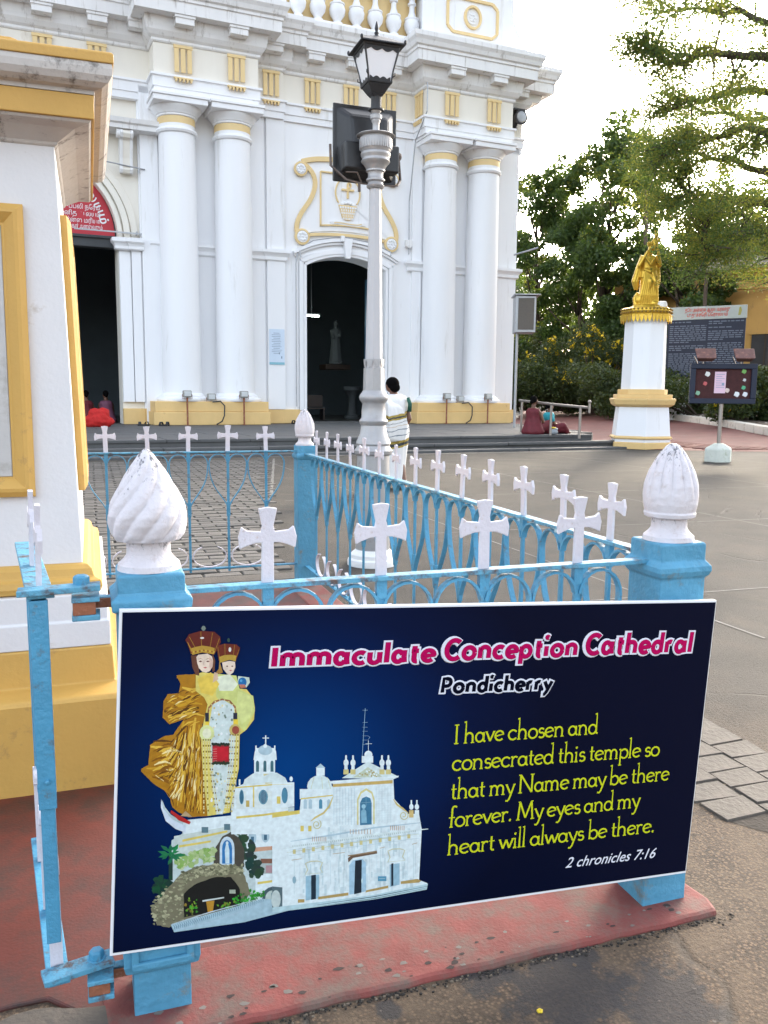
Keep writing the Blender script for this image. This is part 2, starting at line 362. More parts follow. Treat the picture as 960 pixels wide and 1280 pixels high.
# ---- paving behind the fence: small stones in courses, every stone cut on its own
random.seed(3)
stone_mesh = []
for k in range(6):
    b = MB(); L_, W_ = .135, .058
    pts = [(-L_+random.uniform(-.008,.008),-W_+random.uniform(-.005,.005)),(L_+random.uniform(-.008,.008),-W_+random.uniform(-.005,.005)),(L_+random.uniform(-.008,.008),W_+random.uniform(-.005,.005)),(-L_+random.uniform(-.008,.008),W_+random.uniform(-.005,.005))]
    top = [(x*.94, y*.90) for x, y in pts]; n = 4
    b.add([(x,y,0) for x,y in pts]+[(x,y,.013) for x,y in pts]+[(x,y,.019) for x,y in top], [(i,(i+1)%4,(i+1)%4+4,i+4) for i in range(4)]+[(i+4,(i+1)%4+4,(i+1)%4+8,i+8) for i in range(4)]+[(8,9,10,11)])
    me = bpy.data.meshes.new('paving_stone'); me.from_pydata(b.v, [], b.f); me.materials.append(PAVE[k%3]); stone_mesh.append(me)
rows = []; y = 4.55; r_ = 0
while y < 15.6:
    x = -1.75 + (r_%2)*.14
    while x < 3.6:
        # the paved strip lies left of a line running away from the lamp post
        if x < 1.25+ (y-4.5)*.19 and x > -2.3-.0*y and (x > -.55 or y > 5.2): rows.append((x+random.uniform(-.006,.006), y+random.uniform(-.005,.005), r_))
        x += .29
    y += .134 if (r_ % 5) else .165; r_ += 1
rows.sort(key=lambda q: (q[0]+.04)**2+(q[1]+1.77)**2)
vis = [q for q in rows if at(0,0,1) is not None and -.62*(q[1]) < q[0]-.0 and q[0] > -.36*q[1]+1.2-.3*0-1.0]
keep = vis[:300]; ks = set(keep); far = MB()
for q in rows:
    if q in ks:
        share('paving_stone', random.choice(stone_mesh), ground, (q[0], q[1], GZ-.006+random.uniform(0,.006)), (random.uniform(-.012,.012), random.uniform(-.012,.012), random.uniform(-.02,.02)))
    else:
        h = GZ+.010+random.uniform(0,.004); far.add([(q[0]-.132,q[1]-.056,GZ),(q[0]+.132,q[1]-.056,GZ),(q[0]+.132,q[1]+.056,GZ),(q[0]-.132,q[1]+.056,GZ)]+[(q[0]-.128,q[1]-.052,h),(q[0]+.128,q[1]-.052,h),(q[0]+.128,q[1]+.052,h),(q[0]-.128,q[1]+.052,h)],
                [(0,1,5,4),(1,2,6,5),(2,3,7,6),(3,0,4,7),(4,5,6,7)], random.randrange(3))
obj('far_paving_stones', far, PAVE, ground, kind='stuff')
# worn slabs showing beside the kerb on the right
random.seed(5)
for i in range(3):
    for j in range(15):
        sx, sy = .182, .128
        x = 1.97+i*sx+random.uniform(-.006,.006); y = -.12+j*sy+(i%2)*.055
        if i == 0 and j < 4: continue
        if i == 1 and j < 2: continue
        b = MB(); jt = lambda: random.uniform(-.008,.008)
        p = [(-sx*.485+jt(),-sy*.475+jt()),(sx*.485+jt(),-sy*.475+jt()),(sx*.485+jt(),sy*.475+jt()),(-sx*.485+jt(),sy*.475+jt())]
        b.add([(a,c,0) for a,c in p]+[(a*.97,c*.96,.009) for a,c in p], [(k,(k+1)%4,(k+1)%4+4,k+4) for k in range(4)]+[(4,5,6,7)])
        o = obj('slab_stone', b, SLAB, ground, (x,y,GZ-.001+random.uniform(-.001,.001)), (random.uniform(-.006,.006),random.uniform(-.006,.006),random.uniform(-.03,.03)))
b = MB(); b.add([(1.87,.36,GZ+.001),(2.06,.10,GZ+.001),(2.24,-.14,GZ+.001),(2.425,-.19,GZ+.001),(2.425,1.80,GZ+.001),(1.87,1.80,GZ+.001)], [(0,1,2,3,4)]); obj('joint_bedding', b, paint('dark_joint_dirt', (0.045,0.035,0.026), .95, .3, 20, .6), ground)
# thin pale lines painted on the plaza
g = MB()
def line(b, a, c, w_=.10, z=GZ+.004):
    a = Vector((a[0],a[1])); c = Vector((c[0],c[1])); d = (c-a).normalized(); n = Vector((d.y,-d.x))*w_/2; k = 14
    for i in range(k):
        p = a+(c-a)*(i/k); q = a+(c-a)*((i+.97)/k); j = 1+.25*math.sin(i*2.3)
        b.add([(*(p+n*j),z),(*(q+n),z),(*(q-n*j),z),(*(p-n),z)], [(0,1,2,3)])
line(g, (-2,16.35), (13.0,16.75), .16)
line(g, (2.2,9.3), (3.6,15.9), .045)
for k in range(7): line(g, (3.6+k*3.3,2.0+.3*k), (3.3+k*3.4,16.2), .018, GZ+.003)
for k in range(5): line(g, (2.3,3.1+k*2.9), (21,2.7+k*2.9), .018, GZ+.003)
obj('painted_line', g, paint('worn_line', (0.187,0.176,0.160), .8, .3, 3, .3, .5, (.17,.15,.13), 4.), ground)
# yellow flowers, pale chips and leaves scattered on the concrete
random.seed(21); g = MB()
for i in range(46):
    x = random.uniform(.1,2.4); y = random.uniform(-.5,.9) if x > 1.6 else random.uniform(-.5,-.12)
    s = random.uniform(.003,.008); a = random.uniform(0,PI)
    g.add([(x+s*math.cos(a+t)*random.uniform(.6,1.2), y+s*math.sin(a+t)*random.uniform(.6,1.2), GZ+.004+random.uniform(0,.003)) for t in (0,1.3,2.6,3.9,5.1)], [(0,1,2,3,4)], 0 if random.random()<.5 else 1)
obj('litter', g, [SLAB, paint('dry_leaf', (.10,.07,.04), .8, .3, 30, 0)], kind='stuff', label='small chips and dry scraps scattered on the concrete in front of the kerb')
g = MB()
for k in range(5): g.ell((.004*math.cos(k*1.26), .004*math.sin(k*1.26), .003), (.004,.003,.003), 8, 5)
o = obj('fallen_flower', g, paint('yellow_petal', (.75,.55,.03), .6, .1, 30, 0), loc=(.875,-.245,GZ)); tag(o, 'tiny yellow flower lying on the concrete beside the dark stain', 'flower')

# ================================================================ CATHEDRAL
PHI = R(5.0)
cath = empty('cathedral', (0,25,0), PHI, label='white and yellow cathedral front with paired round columns and a blue doorway', cat='cathedral')
FZ = .33
def cpart(name, mb, mat, **k): return obj(name, mb, mat, cath, **k)
def arch_pts(x0, x1, zs, rise, n=16):
    "points of a segmental arch from (x1,zs) over to (x0,zs)"
    c = (x0+x1)/2; h = (x1-x0)/2; Rr = (h*h+rise*rise)/(2*rise); a0 = math.asin(h/Rr)
    return [(c+Rr*math.sin(a0-2*a0*i/n), zs+rise-Rr+Rr*math.cos(a0-2*a0*i/n)) for i in range(n+1)]
# walls of the lower storey
ZT = 10.45
b = MB(); b.box(1.72, 7.10, 1.1, 1.9, FZ, ZT); cpart('wall', b, WHITE)
b = MB(); b.box(9.97, 15.30, 1.1, 1.9, FZ, ZT); b.box(14.5, 15.30, 1.9, 12, FZ, ZT); cpart('wall', b, WHITE)
b = MB(); ap = arch_pts(7.10, 9.97, 5.58, .36)
for i in range(len(ap)-1):
    p, q = ap[i], ap[i+1]; b.prism([(q[0],q[1]),(p[0],p[1]),(p[0],ZT),(q[0],ZT)], 1.1, 1.9, 'y')
cpart('wall', b, WHITE)
# central portal, seen beyond the monument: round arch with a red half-disc banner
AC, AR = -1.15, 2.22; b = MB(); n = 30
for i in range(n):
    a, c = PI*i/n, PI*(i+1)/n
    p = (AC+AR*math.cos(a), 6.0+AR*math.sin(a)); q = (AC+AR*math.cos(c), 6.0+AR*math.sin(c))
    b.prism([(q[0],q[1]),(p[0],p[1]),(p[0],ZT),(q[0],ZT)], 1.25, 2.1, 'y')
b.box(AC+AR, 1.72, 1.25, 2.1, FZ, ZT); b.box(-9, AC-AR, 1.25, 2.1, FZ, ZT)
cpart('wall', b, CREAM)
for k, (r0, r1, pr) in enumerate(((2.22,2.36,.10),(2.40,2.58,.16),(2.62,2.82,.07))):
    b = MB(); pts = []
    for i in range(41):
        a = PI*i/40; pts.append((a,))
    v = []; f = []
    for i in range(41):
        a = PI*i/40
        for rr, yy in ((r0,1.25),(r0,1.25-pr),(r1,1.25-pr),(r1,1.25)): v.append((AC+rr*math.cos(a), yy, 6.0+rr*math.sin(a)))
    f = [(i*4+j, (i+1)*4+j, (i+1)*4+(j+1)%4, i*4+(j+1)%4) for i in range(40) for j in range(4)]+[(0,1,2,3),(163,162,161,160)]
    b.add(v, f); cpart('archivolt', b, CREAM, bevel=.015)
b = MB(); v = [(AC,0)]+[(AC+2.17*math.cos(PI*i/36), 2.17*math.sin(PI*i/36)) for i in range(37)]
b.prism([(x,6.08+z) for x,z in v[1:]], 1.50, 1.53, 'y'); banner = cpart('arch_banner', b, REDS, label='red half-round banner with white writing in the arch')
b = MB(); 
for i in range(40):
    a, c = PI*i/40, PI*(i+1)/40
    b.prism([(AC+2.17*math.cos(a),6.08+2.17*math.sin(a)),(AC+2.22*math.cos(a),6.08+2.22*math.sin(a)),(AC+2.22*math.cos(c),6.08+2.22*math.sin(c)),(AC+2.17*math.cos(c),6.08+2.17*math.sin(c))], 1.48, 1.55, 'y')
obj('banner_rim', b, BLK, banner)
b = MB(); b.box(AC-AR, AC+AR, 1.45, 1.8, 5.72, 6.07); b.box(AC-AR, AC+AR, 1.38, 1.45, 5.98, 6.07); cpart('transom', b, paint('dark_transom', (.05,.055,.06), .6, .1, 3), bevel=.02)
b = MB(); b.box(-.2, 2.0, .99, 1.02, 6.12, 6.16); b.box(1.60,1.63,.99,1.25,6.1,6.2); cpart('bracket_bar', b, GREY)
b = MB(); b.tube([(-.5,.95,8.12),(.6,.95,8.16),(1.9,.95,8.03)], .02); b.tube([(1.72,.95,8.05),(1.72,.95,7.92)], .03); cpart('cable_bar', b, GREY)
# banner lettering
for i, (s, x0, x1, z, h) in enumerate((('அன்னை மரியா',-.62,.62,6.42,.13),('புனித ஆலயம்',-.62,.62,6.62,.13),('திருப்பலி நேரம்',-.62,.60,6.82,.13),('வாருங்கள் அனைவரும்',-.62,.66,6.24,.13))):
    put_text('lettering', s, (x0,z), (x1,z), h, WTXT, banner, 1.492)
put_text('lettering', 'தூய', (-.42,7.38), (.0,7.42), .22, paint('yellow_print', (.8,.66,.04), .5,.02,3,0), banner, 1.492)
word = 'பேராலயம்'
for i, ch in enumerate(('பே','ரா','ல','ய','ம்')):
    a = R(57-i*10.5); cx, cz = AC+1.80*math.cos(a), 6.08+1.80*math.sin(a); tx = Vector((math.sin(a), -math.cos(a)))
    wd = .33 if i < 2 else .27
    me = put_text('lettering', ch, (cx-tx.x*wd/2, cz-tx.y*wd/2), (cx+tx.x*wd/2, cz+tx.y*wd/2), .22, WTXT, banner, 1.492, offset=.02)
# jamb strips right of the portal
b = MB(); b.box(1.08, 1.42, 1.10, 1.25, 1.02, 5.7); b.box(1.44, 1.72, 1.02, 1.25, 1.02, 5.7); cpart('pilaster', b, WHITE, bevel=.012)
b = MB(); b.box(1.06, 1.72, 1.0, 1.25, FZ, .82); b.box(1.72,1.95,1.02,1.1,FZ,.82); cpart('plinth', b, YEL, bevel=.015)
b = MB(); b.sweep([(1.00,1.26),(1.00,1.02),(1.40,1.02),(1.40,.96),(1.80,.96)], [(0,5.62),(.05,5.66),(.05,5.74),(.08,5.80),(.14,5.86),(.14,5.96),(0,6.0)]); cpart('impost', b, WHITE)
b = MB(); b.box(1.76, 2.3, .98, 1.1, FZ, ZT); cpart('pilaster', b, WHITE, bevel=.012)
# hood above the portal with its scroll bracket
b = MB(); b.sweep([(-6,.62+.5),(1.85,1.12),(1.85,1.3)], [(0,9.0),(.10,9.05),(.45,9.08),(.45,9.20),(.52,9.24),(.55,9.36),(.0,9.42)]); cpart('hood', b, CORN)
b = MB(); prof = [(1.24,9.05),(.72,9.05),(.68,8.95),(.74,8.84),(.86,8.80),(.90,8.6),(.98,8.3),(1.00,8.1),(.96,7.98),(1.02,7.88),(1.14,7.88),(1.24,7.95)]
b.prism(prof, 1.20, 1.52, 'x'); br = cpart('scroll_bracket', b, CREAM, bevel=.02)
b = MB(); 
for xx in (1.17,1.46): b.prism([(y-.03 if y<1.2 else y, z) for y,z in prof], xx, xx+.09, 'x')
obj('bracket_edge', b, CORN, br, bevel=.015)
b = MB(); b.lathe([(.13,0),(.13,.10),(.05,.11)], 20, (0,0,0)); 
for xx in (1.15,): 
    o = obj('scroll_eye', b, CORN, br, (xx+.02,.82,8.95), (0,-PI/2,0), bevel=.01)
# plinths under the column pairs
for x0, x1 in ((1.86,5.44),(10.95-.16,14.55)):
    b = MB(); b.box(x0-.05, x1+.05, -.05, 1.1, FZ, .74); b.box(x0, x1, 0, 1.1, .742, 1.06); cpart('plinth', b, YEL, bevel=.02)
for x0, x1 in ((5.5,6.96),(10.12,10.74),(14.6,15.34)):
    b = MB(); b.box(x0, x1, 1.0, 1.12, FZ, .80); cpart('plinth', b, YEL, bevel=.015)
# columns: shaft, base, capital with yellow band
def shaft_prof():
    p = []
    for i in range(17):
        t = i/16; p.append((.60-.055*t**1.6, 1.32+t*7.72))
    return p
def column(cx, cy=.72):
    b = MB(); b.lathe([(.66,1.27)]+shaft_prof(), 48, (cx,cy,0)); col = cpart('column', b, WHITE, smooth=True)
    b = MB(); b.lathe([(.78,1.06),(.80,1.10),(.80,1.14),(.77,1.18),(.70,1.20),(.70,1.24),(.66,1.27)], 48, (cx,cy,0)); obj('column_base', b, WHITE, col, smooth=True)
    b = MB(); b.lathe([(.545,9.04),(.60,9.06),(.63,9.12),(.60,9.18),(.555,9.20),(.555,9.30)], 48, (cx,cy,0)); obj('astragal', b, WHITE, col, smooth=True)
    b = MB(); b.lathe([(.558,9.30),(.558,9.50)], 48, (cx,cy,0)); obj('capital_band', b, YELP, col, smooth=True)
    b = MB(); b.lathe([(.56,9.50),(.59,9.52),(.59,9.57),(.62,9.58),(.66,9.66),(.74,9.74),(.76,9.80)], 48, (cx,cy,0)); obj('echinus', b, WHITE, col, smooth=True)
    b = MB(); b.box(cx-.80,cx+.80,cy-.80,cy+.55,9.802,9.96); b.box(cx-.84,cx+.84,cy-.84,cy+.55,9.962,10.05); obj('abacus', b, WHITE, col, bevel=.015)
for cx in (2.83, 4.55, 11.90, 13.62): column(cx)
# wall strips and imposts between/behind columns
for x0, x1 in ((5.20,5.66),(5.72,6.32),(10.98,11.35),(14.35,15.28)):
    b = MB(); b.box(x0, x1, 1.02 if x0 != 5.72 else .98, 1.1, .80, ZT); cpart('pilaster', b, WHITE, bevel=.012)
IP = [(0,5.62),(.05,5.66),(.05,5.76),(.09,5.82),(.15,5.88),(.15,5.97),(0,6.0)]
for path in ([(2.0,1.08),(5.15,1.08),(5.15,1.0),(5.68,1.0),(5.68,.97),(6.34,.97),(6.34,1.15)], [(10.85,1.15),(10.85,1.02),(11.35,1.02),(11.35,1.08),(14.3,1.08),(14.3,1.0),(15.31,1.0),(15.31,6)]):
    b = MB(); b.sweep(path, IP); cpart('impost', b, WHITE)
# entablature, three bands carried round the breaks
EP = [(-9,1.0),(2.08,1.0),(2.08,.15),(5.28,.15),(5.28,.86),(6.30,.86),(6.30,1.0),(10.98,1.0),(10.98,.15),(14.45,.15),(14.45,1.0),(15.40,1.0),(15.40,12)]
b = MB(); b.sweep(EP, [(-.4,10.051),(-.02,10.051),(-.02,10.24),(.02,10.25),(.02,10.52),(.08,10.54),(.08,10.60),(0,10.62),(-.4,10.62)]); cpart('architrave', b, WHITE)
b = MB(); b.sweep(EP, [(-.4,10.622),(-.03,10.622),(-.03,11.46),(-.4,11.46)]); cpart('frieze', b, CREAM)
b = MB(); b.sweep(EP, [(-.4,11.462),(.0,11.462),(.03,11.50),(.03,11.56),(.10,11.62),(.18,11.74),(.20,11.84),(-.4,11.84)]); cpart('bed_moulding', b, CORN)
EP2 = EP[:-3]+[(14.45,1.0),(15.75,1.0),(15.75,12)]
b = MB(); b.sweep(EP2, [(-.4,11.842),(.20,11.842),(.24,12.10),(.56,12.11),(.56,12.42),(.60,12.44),(.60,12.52),(.66,12.56),(.70,12.68),(.76,12.78),(.76,12.92),(-.4,13.0)]); cornice = cpart('cornice', b, CORN)
def mutule(cx, y):
    b = MB(); b.box(cx-.27, cx+.27, y-.50, y-.19, 11.86, 12.108); b.box(cx-.30, cx+.30, y-.53, y-.19, 12.03, 12.1085); return b
mpos = [(-.87,1.0),(.62,1.0),(1.75,.95),(2.95,.15),(4.55,.15),(5.85,.86),(7.28,1.0),(8.63,1.0),(10.0,1.0),(11.95,.15),(13.6,.15),(15.0,1.0),(-2.3,1.0)]
for cx, yy in mpos: obj('mutule', mutule(cx, yy), CORN, cornice, bevel=.01)
# triglyphs and guttae
def trig(cx, y, side=False):
    b = MB(); w_ = .56
    for k in (-1,0,1): b.box(k*.19-.065, k*.19+.065, -.04, 0, 10.68, 11.34)
    b.box(-w_/2, w_/2, -.055, 0, 11.342, 11.43)
    t = cpart('triglyph', b, YELP, loc=(cx,y-.028,0) if not side else (cx-.028,y,0), rot=(0,0,-PI/2 if side else 0), bevel=.006)
    b = MB()
    for k in range(5): b.prism([(-.25+k*.11,10.49),(-.19+k*.11,10.49),(-.20+k*.11,10.41),(-.24+k*.11,10.41)], -.10, -.0, 'y')
    b.box(-.29,.27,-.09,0,10.492,10.525)
    obj('guttae', b, YELP, t); return t
for cx, yy in mpos:
    if cx in (1.75,15.0): continue
    trig(cx, .12+.0 if yy == .15 else yy+.0-.0)
    
for x0 in (10.98-.0,): trig(x0+.03, .62, True)
# cartouche over the side door
def ribbon(mb, pts, w_, y0, y1):
    pts = [Vector(p) for p in pts]; n = len(pts); L1 = []; L2 = []
    for i in range(n):
        t = (pts[min(i+1,n-1)]-pts[max(i-1,0)]).normalized(); nn = Vector((-t.y,t.x))*w_/2
        L1.append(pts[i]+nn); L2.append(pts[i]-nn)
    for i in range(n-1): mb.prism([tuple(L1[i]),tuple(L1[i+1]),tuple(L2[i+1]),tuple(L2[i])], y0, y1, 'y')
def bez(p0, p1, p2, p3, n=12):
    return [tuple((1-t)**3*np.array(p0)+3*(1-t)**2*t*np.array(p1)+3*(1-t)*t*t*np.array(p2)+t**3*np.array(p3)) for t in np.linspace(0,1,n)]
CX = 8.55
b = MB(); b.prism([(x,z) for x,z in bez((6.85,8.9),(7.6,9.15),(9.5,9.15),(10.25,8.9))+bez((10.25,8.9),(9.2,8.2),(10.4,7.4),(10.3,6.5))+bez((10.3,6.55),(9.4,6.85),(7.7,6.85),(6.85,6.55))+bez((6.85,6.5),(6.7,7.4),(7.9,8.2),(6.85,8.9))], 1.05, 1.1, 'y')
cart = cpart('cartouche', b, WHITE)
for side in (-1, 1):
    b = MB(); S = lambda x, z: (CX+side*x, z)
    ribbon(b, bez(S(1.62,8.82),S(1.05,8.55),S(1.05,8.10),S(1.42,7.55),16)+bez(S(1.42,7.55),S(1.85,7.0),S(1.90,6.7),S(1.70,6.42),12)[1:], .15, .985, 1.049)
    obj('scroll_band', b, YELP, cart, bevel=.008)
    for (zx, zz, r_) in ((1.66,8.62,.23),(1.62,6.48,.26)):
        b = MB(); b.lathe([(r_,0),(r_,.07),(r_*.78,.085),(r_*.74,.06)], 26); o = obj('scroll_disc', b, YELP, cart, (CX+side*zx,1.049,zz), (PI/2,0,0), smooth=True)
        b = MB(); b.lathe([(r_*.72,0),(r_*.72,.085)], 24); 
        for k in range(8): b.ell((r_*.45*math.cos(k*PI/4), r_*.45*math.sin(k*PI/4), .095), (r_*.18,r_*.18,.03), 8, 5)
        b.ell((0,0,.10), (r_*.13,r_*.13,.03), 8, 5); obj('rosette', b, WHITE, o)
b = MB(); ribbon(b, bez((CX-1.62,8.86),(CX-1.1,9.05),(CX-.6,9.04),(CX,9.04))+bez((CX,9.04),(CX+.6,9.04),(CX+1.1,9.05),(CX+1.62,8.86))[1:], .15, .98, 1.048); obj('top_band', b, YELP, cart)
b = MB(); ribbon(b, bez((CX-1.36,6.56),(CX-.6,6.68),(CX+.6,6.68),(CX+1.36,6.56)), .09, .985, 1.048); obj('lower_band', b, YELP, cart)
b = MB()
for pts in ([(7.58,8.62),(9.55,8.62)], [(7.58,8.62),(7.58,6.88)], [(9.52,8.62),(9.52,6.88)], bez((7.56,6.90),(8.2,6.98),(8.9,6.98),(9.54,6.90))): ribbon(b, pts, .045, .99, 1.047)
obj('panel_frame', b, YELP, cart)
b = MB(); ribbon(b, [(CX+.44*math.sin(a), 8.02+.50*math.cos(a)) for a in np.linspace(-2.3,2.3,28)], .035, .99, 1.047)
ribbon(b, [(CX,8.34),(CX,7.85)], .06, .99, 1.047); ribbon(b, [(CX-.22,8.12),(CX+.22,8.12)], .06, .985, 1.0475)
ribbon(b, [(CX+.02+.09*math.sin(a), 8.27+.085*math.cos(a)) for a in np.linspace(-.2,3.4,12)], .035, .98, 1.046)
obj('cross_emblem', b, YELP, cart)
b = MB(); b.prism([(CX-.33,7.62),(CX+.33,7.62),(CX+.20,7.22),(CX+.08,7.14),(CX-.08,7.14),(CX-.20,7.22)], 1.0, 1.047, 'y')
bk = obj('basket', b, YELP, cart); b = MB()
for r_ in range(5):
    z = 7.58-r_*.09; wd = .31-.03*r_
    for k in range(7): b.box(CX-wd+wd*2*k/7+.012+(r_%2)*.02, CX-wd+wd*2*(k+1)/7-.012, .985, 1.0, z-.065, z)
obj('basket_weave', b, WHITE, bk)
b = MB()
for k in range(5): b.ell((CX-.2+k*.1, 1.02, 7.66+.05*math.sin(k*.8)), (.08,.04,.05), 8, 5)
obj('loaves', b, WHITE, bk)
b = MB(); ribbon(b, bez((CX-.62,7.0),(CX-.3,7.10),(CX+.2,6.92),(CX+.62,7.06)), .10, .985, 1.0475); ribbon(b, [(CX-.66,6.93),(CX-.5,7.02)], .05,1.0,1.046); obj('motto_ribbon', b, CORN, cart)
b = MB(); ribbon(b, bez((CX-.5,7.02),(CX-.2,7.08),(CX+.2,6.94),(CX+.5,7.05)), .03, .975, .984); obj('motto_print', b, YELP, cart)
# side door: surround, keystone, leaves, threshold
b = MB()
for off, wd, yy in ((.06,.10,1.03),(.20,.14,1.0),(.34,.08,1.05)):
    x0, x1 = 7.10-off, 9.97+off
    b.box(x0-wd/2, x0+wd/2, yy, 1.0995, FZ+.0, 5.58+off*.6); b.box(x1-wd/2, x1+wd/2, yy, 1.0995, FZ, 5.58+off*.6)
    ribbon(b, arch_pts(x0, x1, 5.58+off*.6, .38+.1*off, 18), wd, yy, 1.0995)
ds = cpart('door_surround', b, WHITE)
b = MB(); ribbon(b, arch_pts(6.62, 10.45, 5.95, .52, 18), .10, .93, 1.098); ribbon(b, arch_pts(6.66, 10.41, 5.87, .50, 18), .07, .99, 1.097); obj('hood_mould', b, WHITE, ds)
b = MB(); b.prism([(8.36,6.52),(8.70,6.52),(8.60,5.86),(8.44,5.86)], .86, 1.02, 'y'); b.lathe([(.07,-.1),(.07,.1)], 12, (8.33,.9,6.5)); obj('keystone', b, WHITE, ds, bevel=.02)
b = MB(); b.tube([(6.70,.98,.9),(6.70,.98,5.6),(6.78,.96,6.05),(7.3,.94,6.38),(8.3,.93,6.58),(9.4,.94,6.46),(10.1,.95,6.22)], .018, 6); b.tube([(6.8,.95,6.06),(6.86,.93,5.8)], .02, 6); b.tube([(10.1,.95,6.22),(10.12,.93,6.08)], .03, 6); cpart('cable', b, GREY)
b = MB(); b.tube([(10.85,.3,12.95),(10.92,.1,12.2),(11.0,.05,11.5),(11.0,.05,10.7),(10.85,.6,9.9),(10.86,1.04,8),(10.86,1.04,6.2)], .02, 6); cpart('cable', b, GREY)
b = MB(); b.box(10.72,10.95,.95,1.08,6.45,6.68); b.box(10.76,10.90,.93,.95,6.40,6.50); cpart('junction_box', b, CORN, bevel=.02)
# interior room
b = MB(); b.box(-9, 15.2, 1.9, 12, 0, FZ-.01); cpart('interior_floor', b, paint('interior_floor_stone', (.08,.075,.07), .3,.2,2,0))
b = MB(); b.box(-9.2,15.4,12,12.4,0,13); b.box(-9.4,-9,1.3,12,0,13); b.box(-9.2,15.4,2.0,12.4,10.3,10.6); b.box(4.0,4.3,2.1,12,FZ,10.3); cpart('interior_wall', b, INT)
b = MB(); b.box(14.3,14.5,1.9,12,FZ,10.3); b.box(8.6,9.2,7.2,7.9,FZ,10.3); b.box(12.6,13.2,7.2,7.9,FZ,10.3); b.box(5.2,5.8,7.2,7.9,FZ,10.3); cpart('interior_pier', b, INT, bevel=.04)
for (x0, x1, y0, y1) in ((10.02,10.09,1.91,3.0),(6.98,7.05,1.91,3.0)):
    b = MB(); b.box(x0, x1, y0, y1, FZ+.02, 5.5); lf = cpart('door_leaf', b, BDOOR, bevel=.01)
    b = MB(); s = -1 if x0 > 9 else 1; xf = x0 if s < 0 else x1
    for z0, z1 in ((.6,2.0),(2.15,3.6),(3.75,5.3)): b.box(min(xf,xf+s*.02), max(xf,xf+s*.02), y0+.15, y1-.15, z0, z1)
    obj('door_panel', b, BDOOR, lf, bevel=.008)
b = MB(); b.box(7.0,10.1,1.3,1.95,FZ-.02,FZ+.035); cpart('threshold', b, STEP)
# upper storey: balustrade and pedestal block
b = MB(); b.box(-9, 6.35, .75, 1.6, 13.0, 17); b.box(6.35,11.0,1.1,1.6,13.0,17); cpart('parapet', b, WHITE)
b = MB(); b.box(6.36, 10.98, .95, 1.09, 13.0, 14.9); cpart('balustrade_back', b, YELP)
b = MB(); b.box(6.36, 10.98, .55, .94, 13.0, 13.12); b.box(6.36,10.98,.5,.94,14.62,14.8); cpart('balustrade_rail', b, WHITE, bevel=.015)
bp_ = [(.17,13.12),(.17,13.18),(.10,13.2),(.13,13.26),(.24,13.42),(.265,13.58),(.22,13.70),(.245,13.72),(.245,13.76),(.15,13.80),(.09,13.98),(.085,14.15),(.14,14.18),(.14,14.24),(.09,14.28),(.12,14.5),(.17,14.55),(.17,14.62)]
mb = MB(); mb.lathe(bp_, 18, (0,0,0)); b0 = cpart('baluster', mb, WHITE, loc=(6.72,.74,0), smooth=True)
for k in range(1,7): share('baluster', b0.data, cath, (6.72+.665*k,.74,0))
b = MB(); xr = 14.45
scr = [(11.0,13.0),(15.05,13.0),(15.05,13.55),(14.98,13.62)]+[(14.45+.55*math.cos(a), 14.25-.62*math.sin(a)) for a in np.linspace(.95,-.05,10)][0:0]+bez((14.98,13.62),(14.62,13.7),(14.42,14.1),(14.42,14.6),12)+[(14.42,15.2),(11.0,15.2)]
b.prism(scr, .30, 1.6, 'y'); cpart('pedestal_block', b, WHITE, bevel=.02)
b = MB(); b.sweep([(10.98,1.4),(10.98,.28),(14.5,.28),(14.5,1.6)], [(0,15.0),(.08,15.05),(.12,15.2),(.25,15.35),(.25,15.5),(0,15.55)]); cpart('block_cornice', b, CORN)
b = MB(); b.box(10.86,11.30,.22,.3,13.0,15.2); cpart('block_pilaster', b, WHITE, bevel=.01)
b = MB(); o8 = [(11.82,13.62),(12.02,13.45),(13.55,13.45),(13.75,13.62),(13.75,14.38),(13.55,14.55),(12.02,14.55),(11.82,14.38),(11.82,13.62)]
for i in range(8): ribbon(b, [o8[i],o8[i+1]], .085, .24+.001*(i%2), .2995)
ribbon(b, [(12.78+.30*math.cos(a), 14.0+.34*math.sin(a)) for a in np.linspace(0,2*PI,30)], .07, .22, .2995); cpart('block_cartouche', b, YELP)
b = MB(); b.lathe([(.22,0),(.22,.03)], 20); 
for k in range(6): b.ell((.1*math.cos(k*1.05),.1*math.sin(k*1.05),.035),(.05,.05,.02),8,5)
cpart('block_rosette', b, CORN, loc=(12.78,.2995,14.0), rot=(PI/2,0,0))
# notice sheet
b = MB(); b.box(5.76,6.28,.958,.968,2.28,3.44); ns = cpart('notice_sheet', b, paint('pale_blue_print', (.62,.72,.84), .5,.04,3,0))
b = MB(); 
for k in range(13): 
    wd = .18 if k % 3 else .12
    b.box(6.02-wd, 6.02+wd*random.uniform(.6,1), .955, .957, 3.30-k*.055, 3.315-k*.055)
b.box(6.08,6.12,.955,.957,2.62,2.68); b.box(6.16,6.2,.955,.957,2.48,2.56)
obj('sheet_print', b, paint('grey_print', (.25,.32,.42), .6,.02,3,0), ns); b = MB(); b.box(5.76,6.28,.955,.957,2.28,2.36); obj('sheet_band', b, paint('teal_print', (.25,.50,.60), .6,.02,3,0), ns)
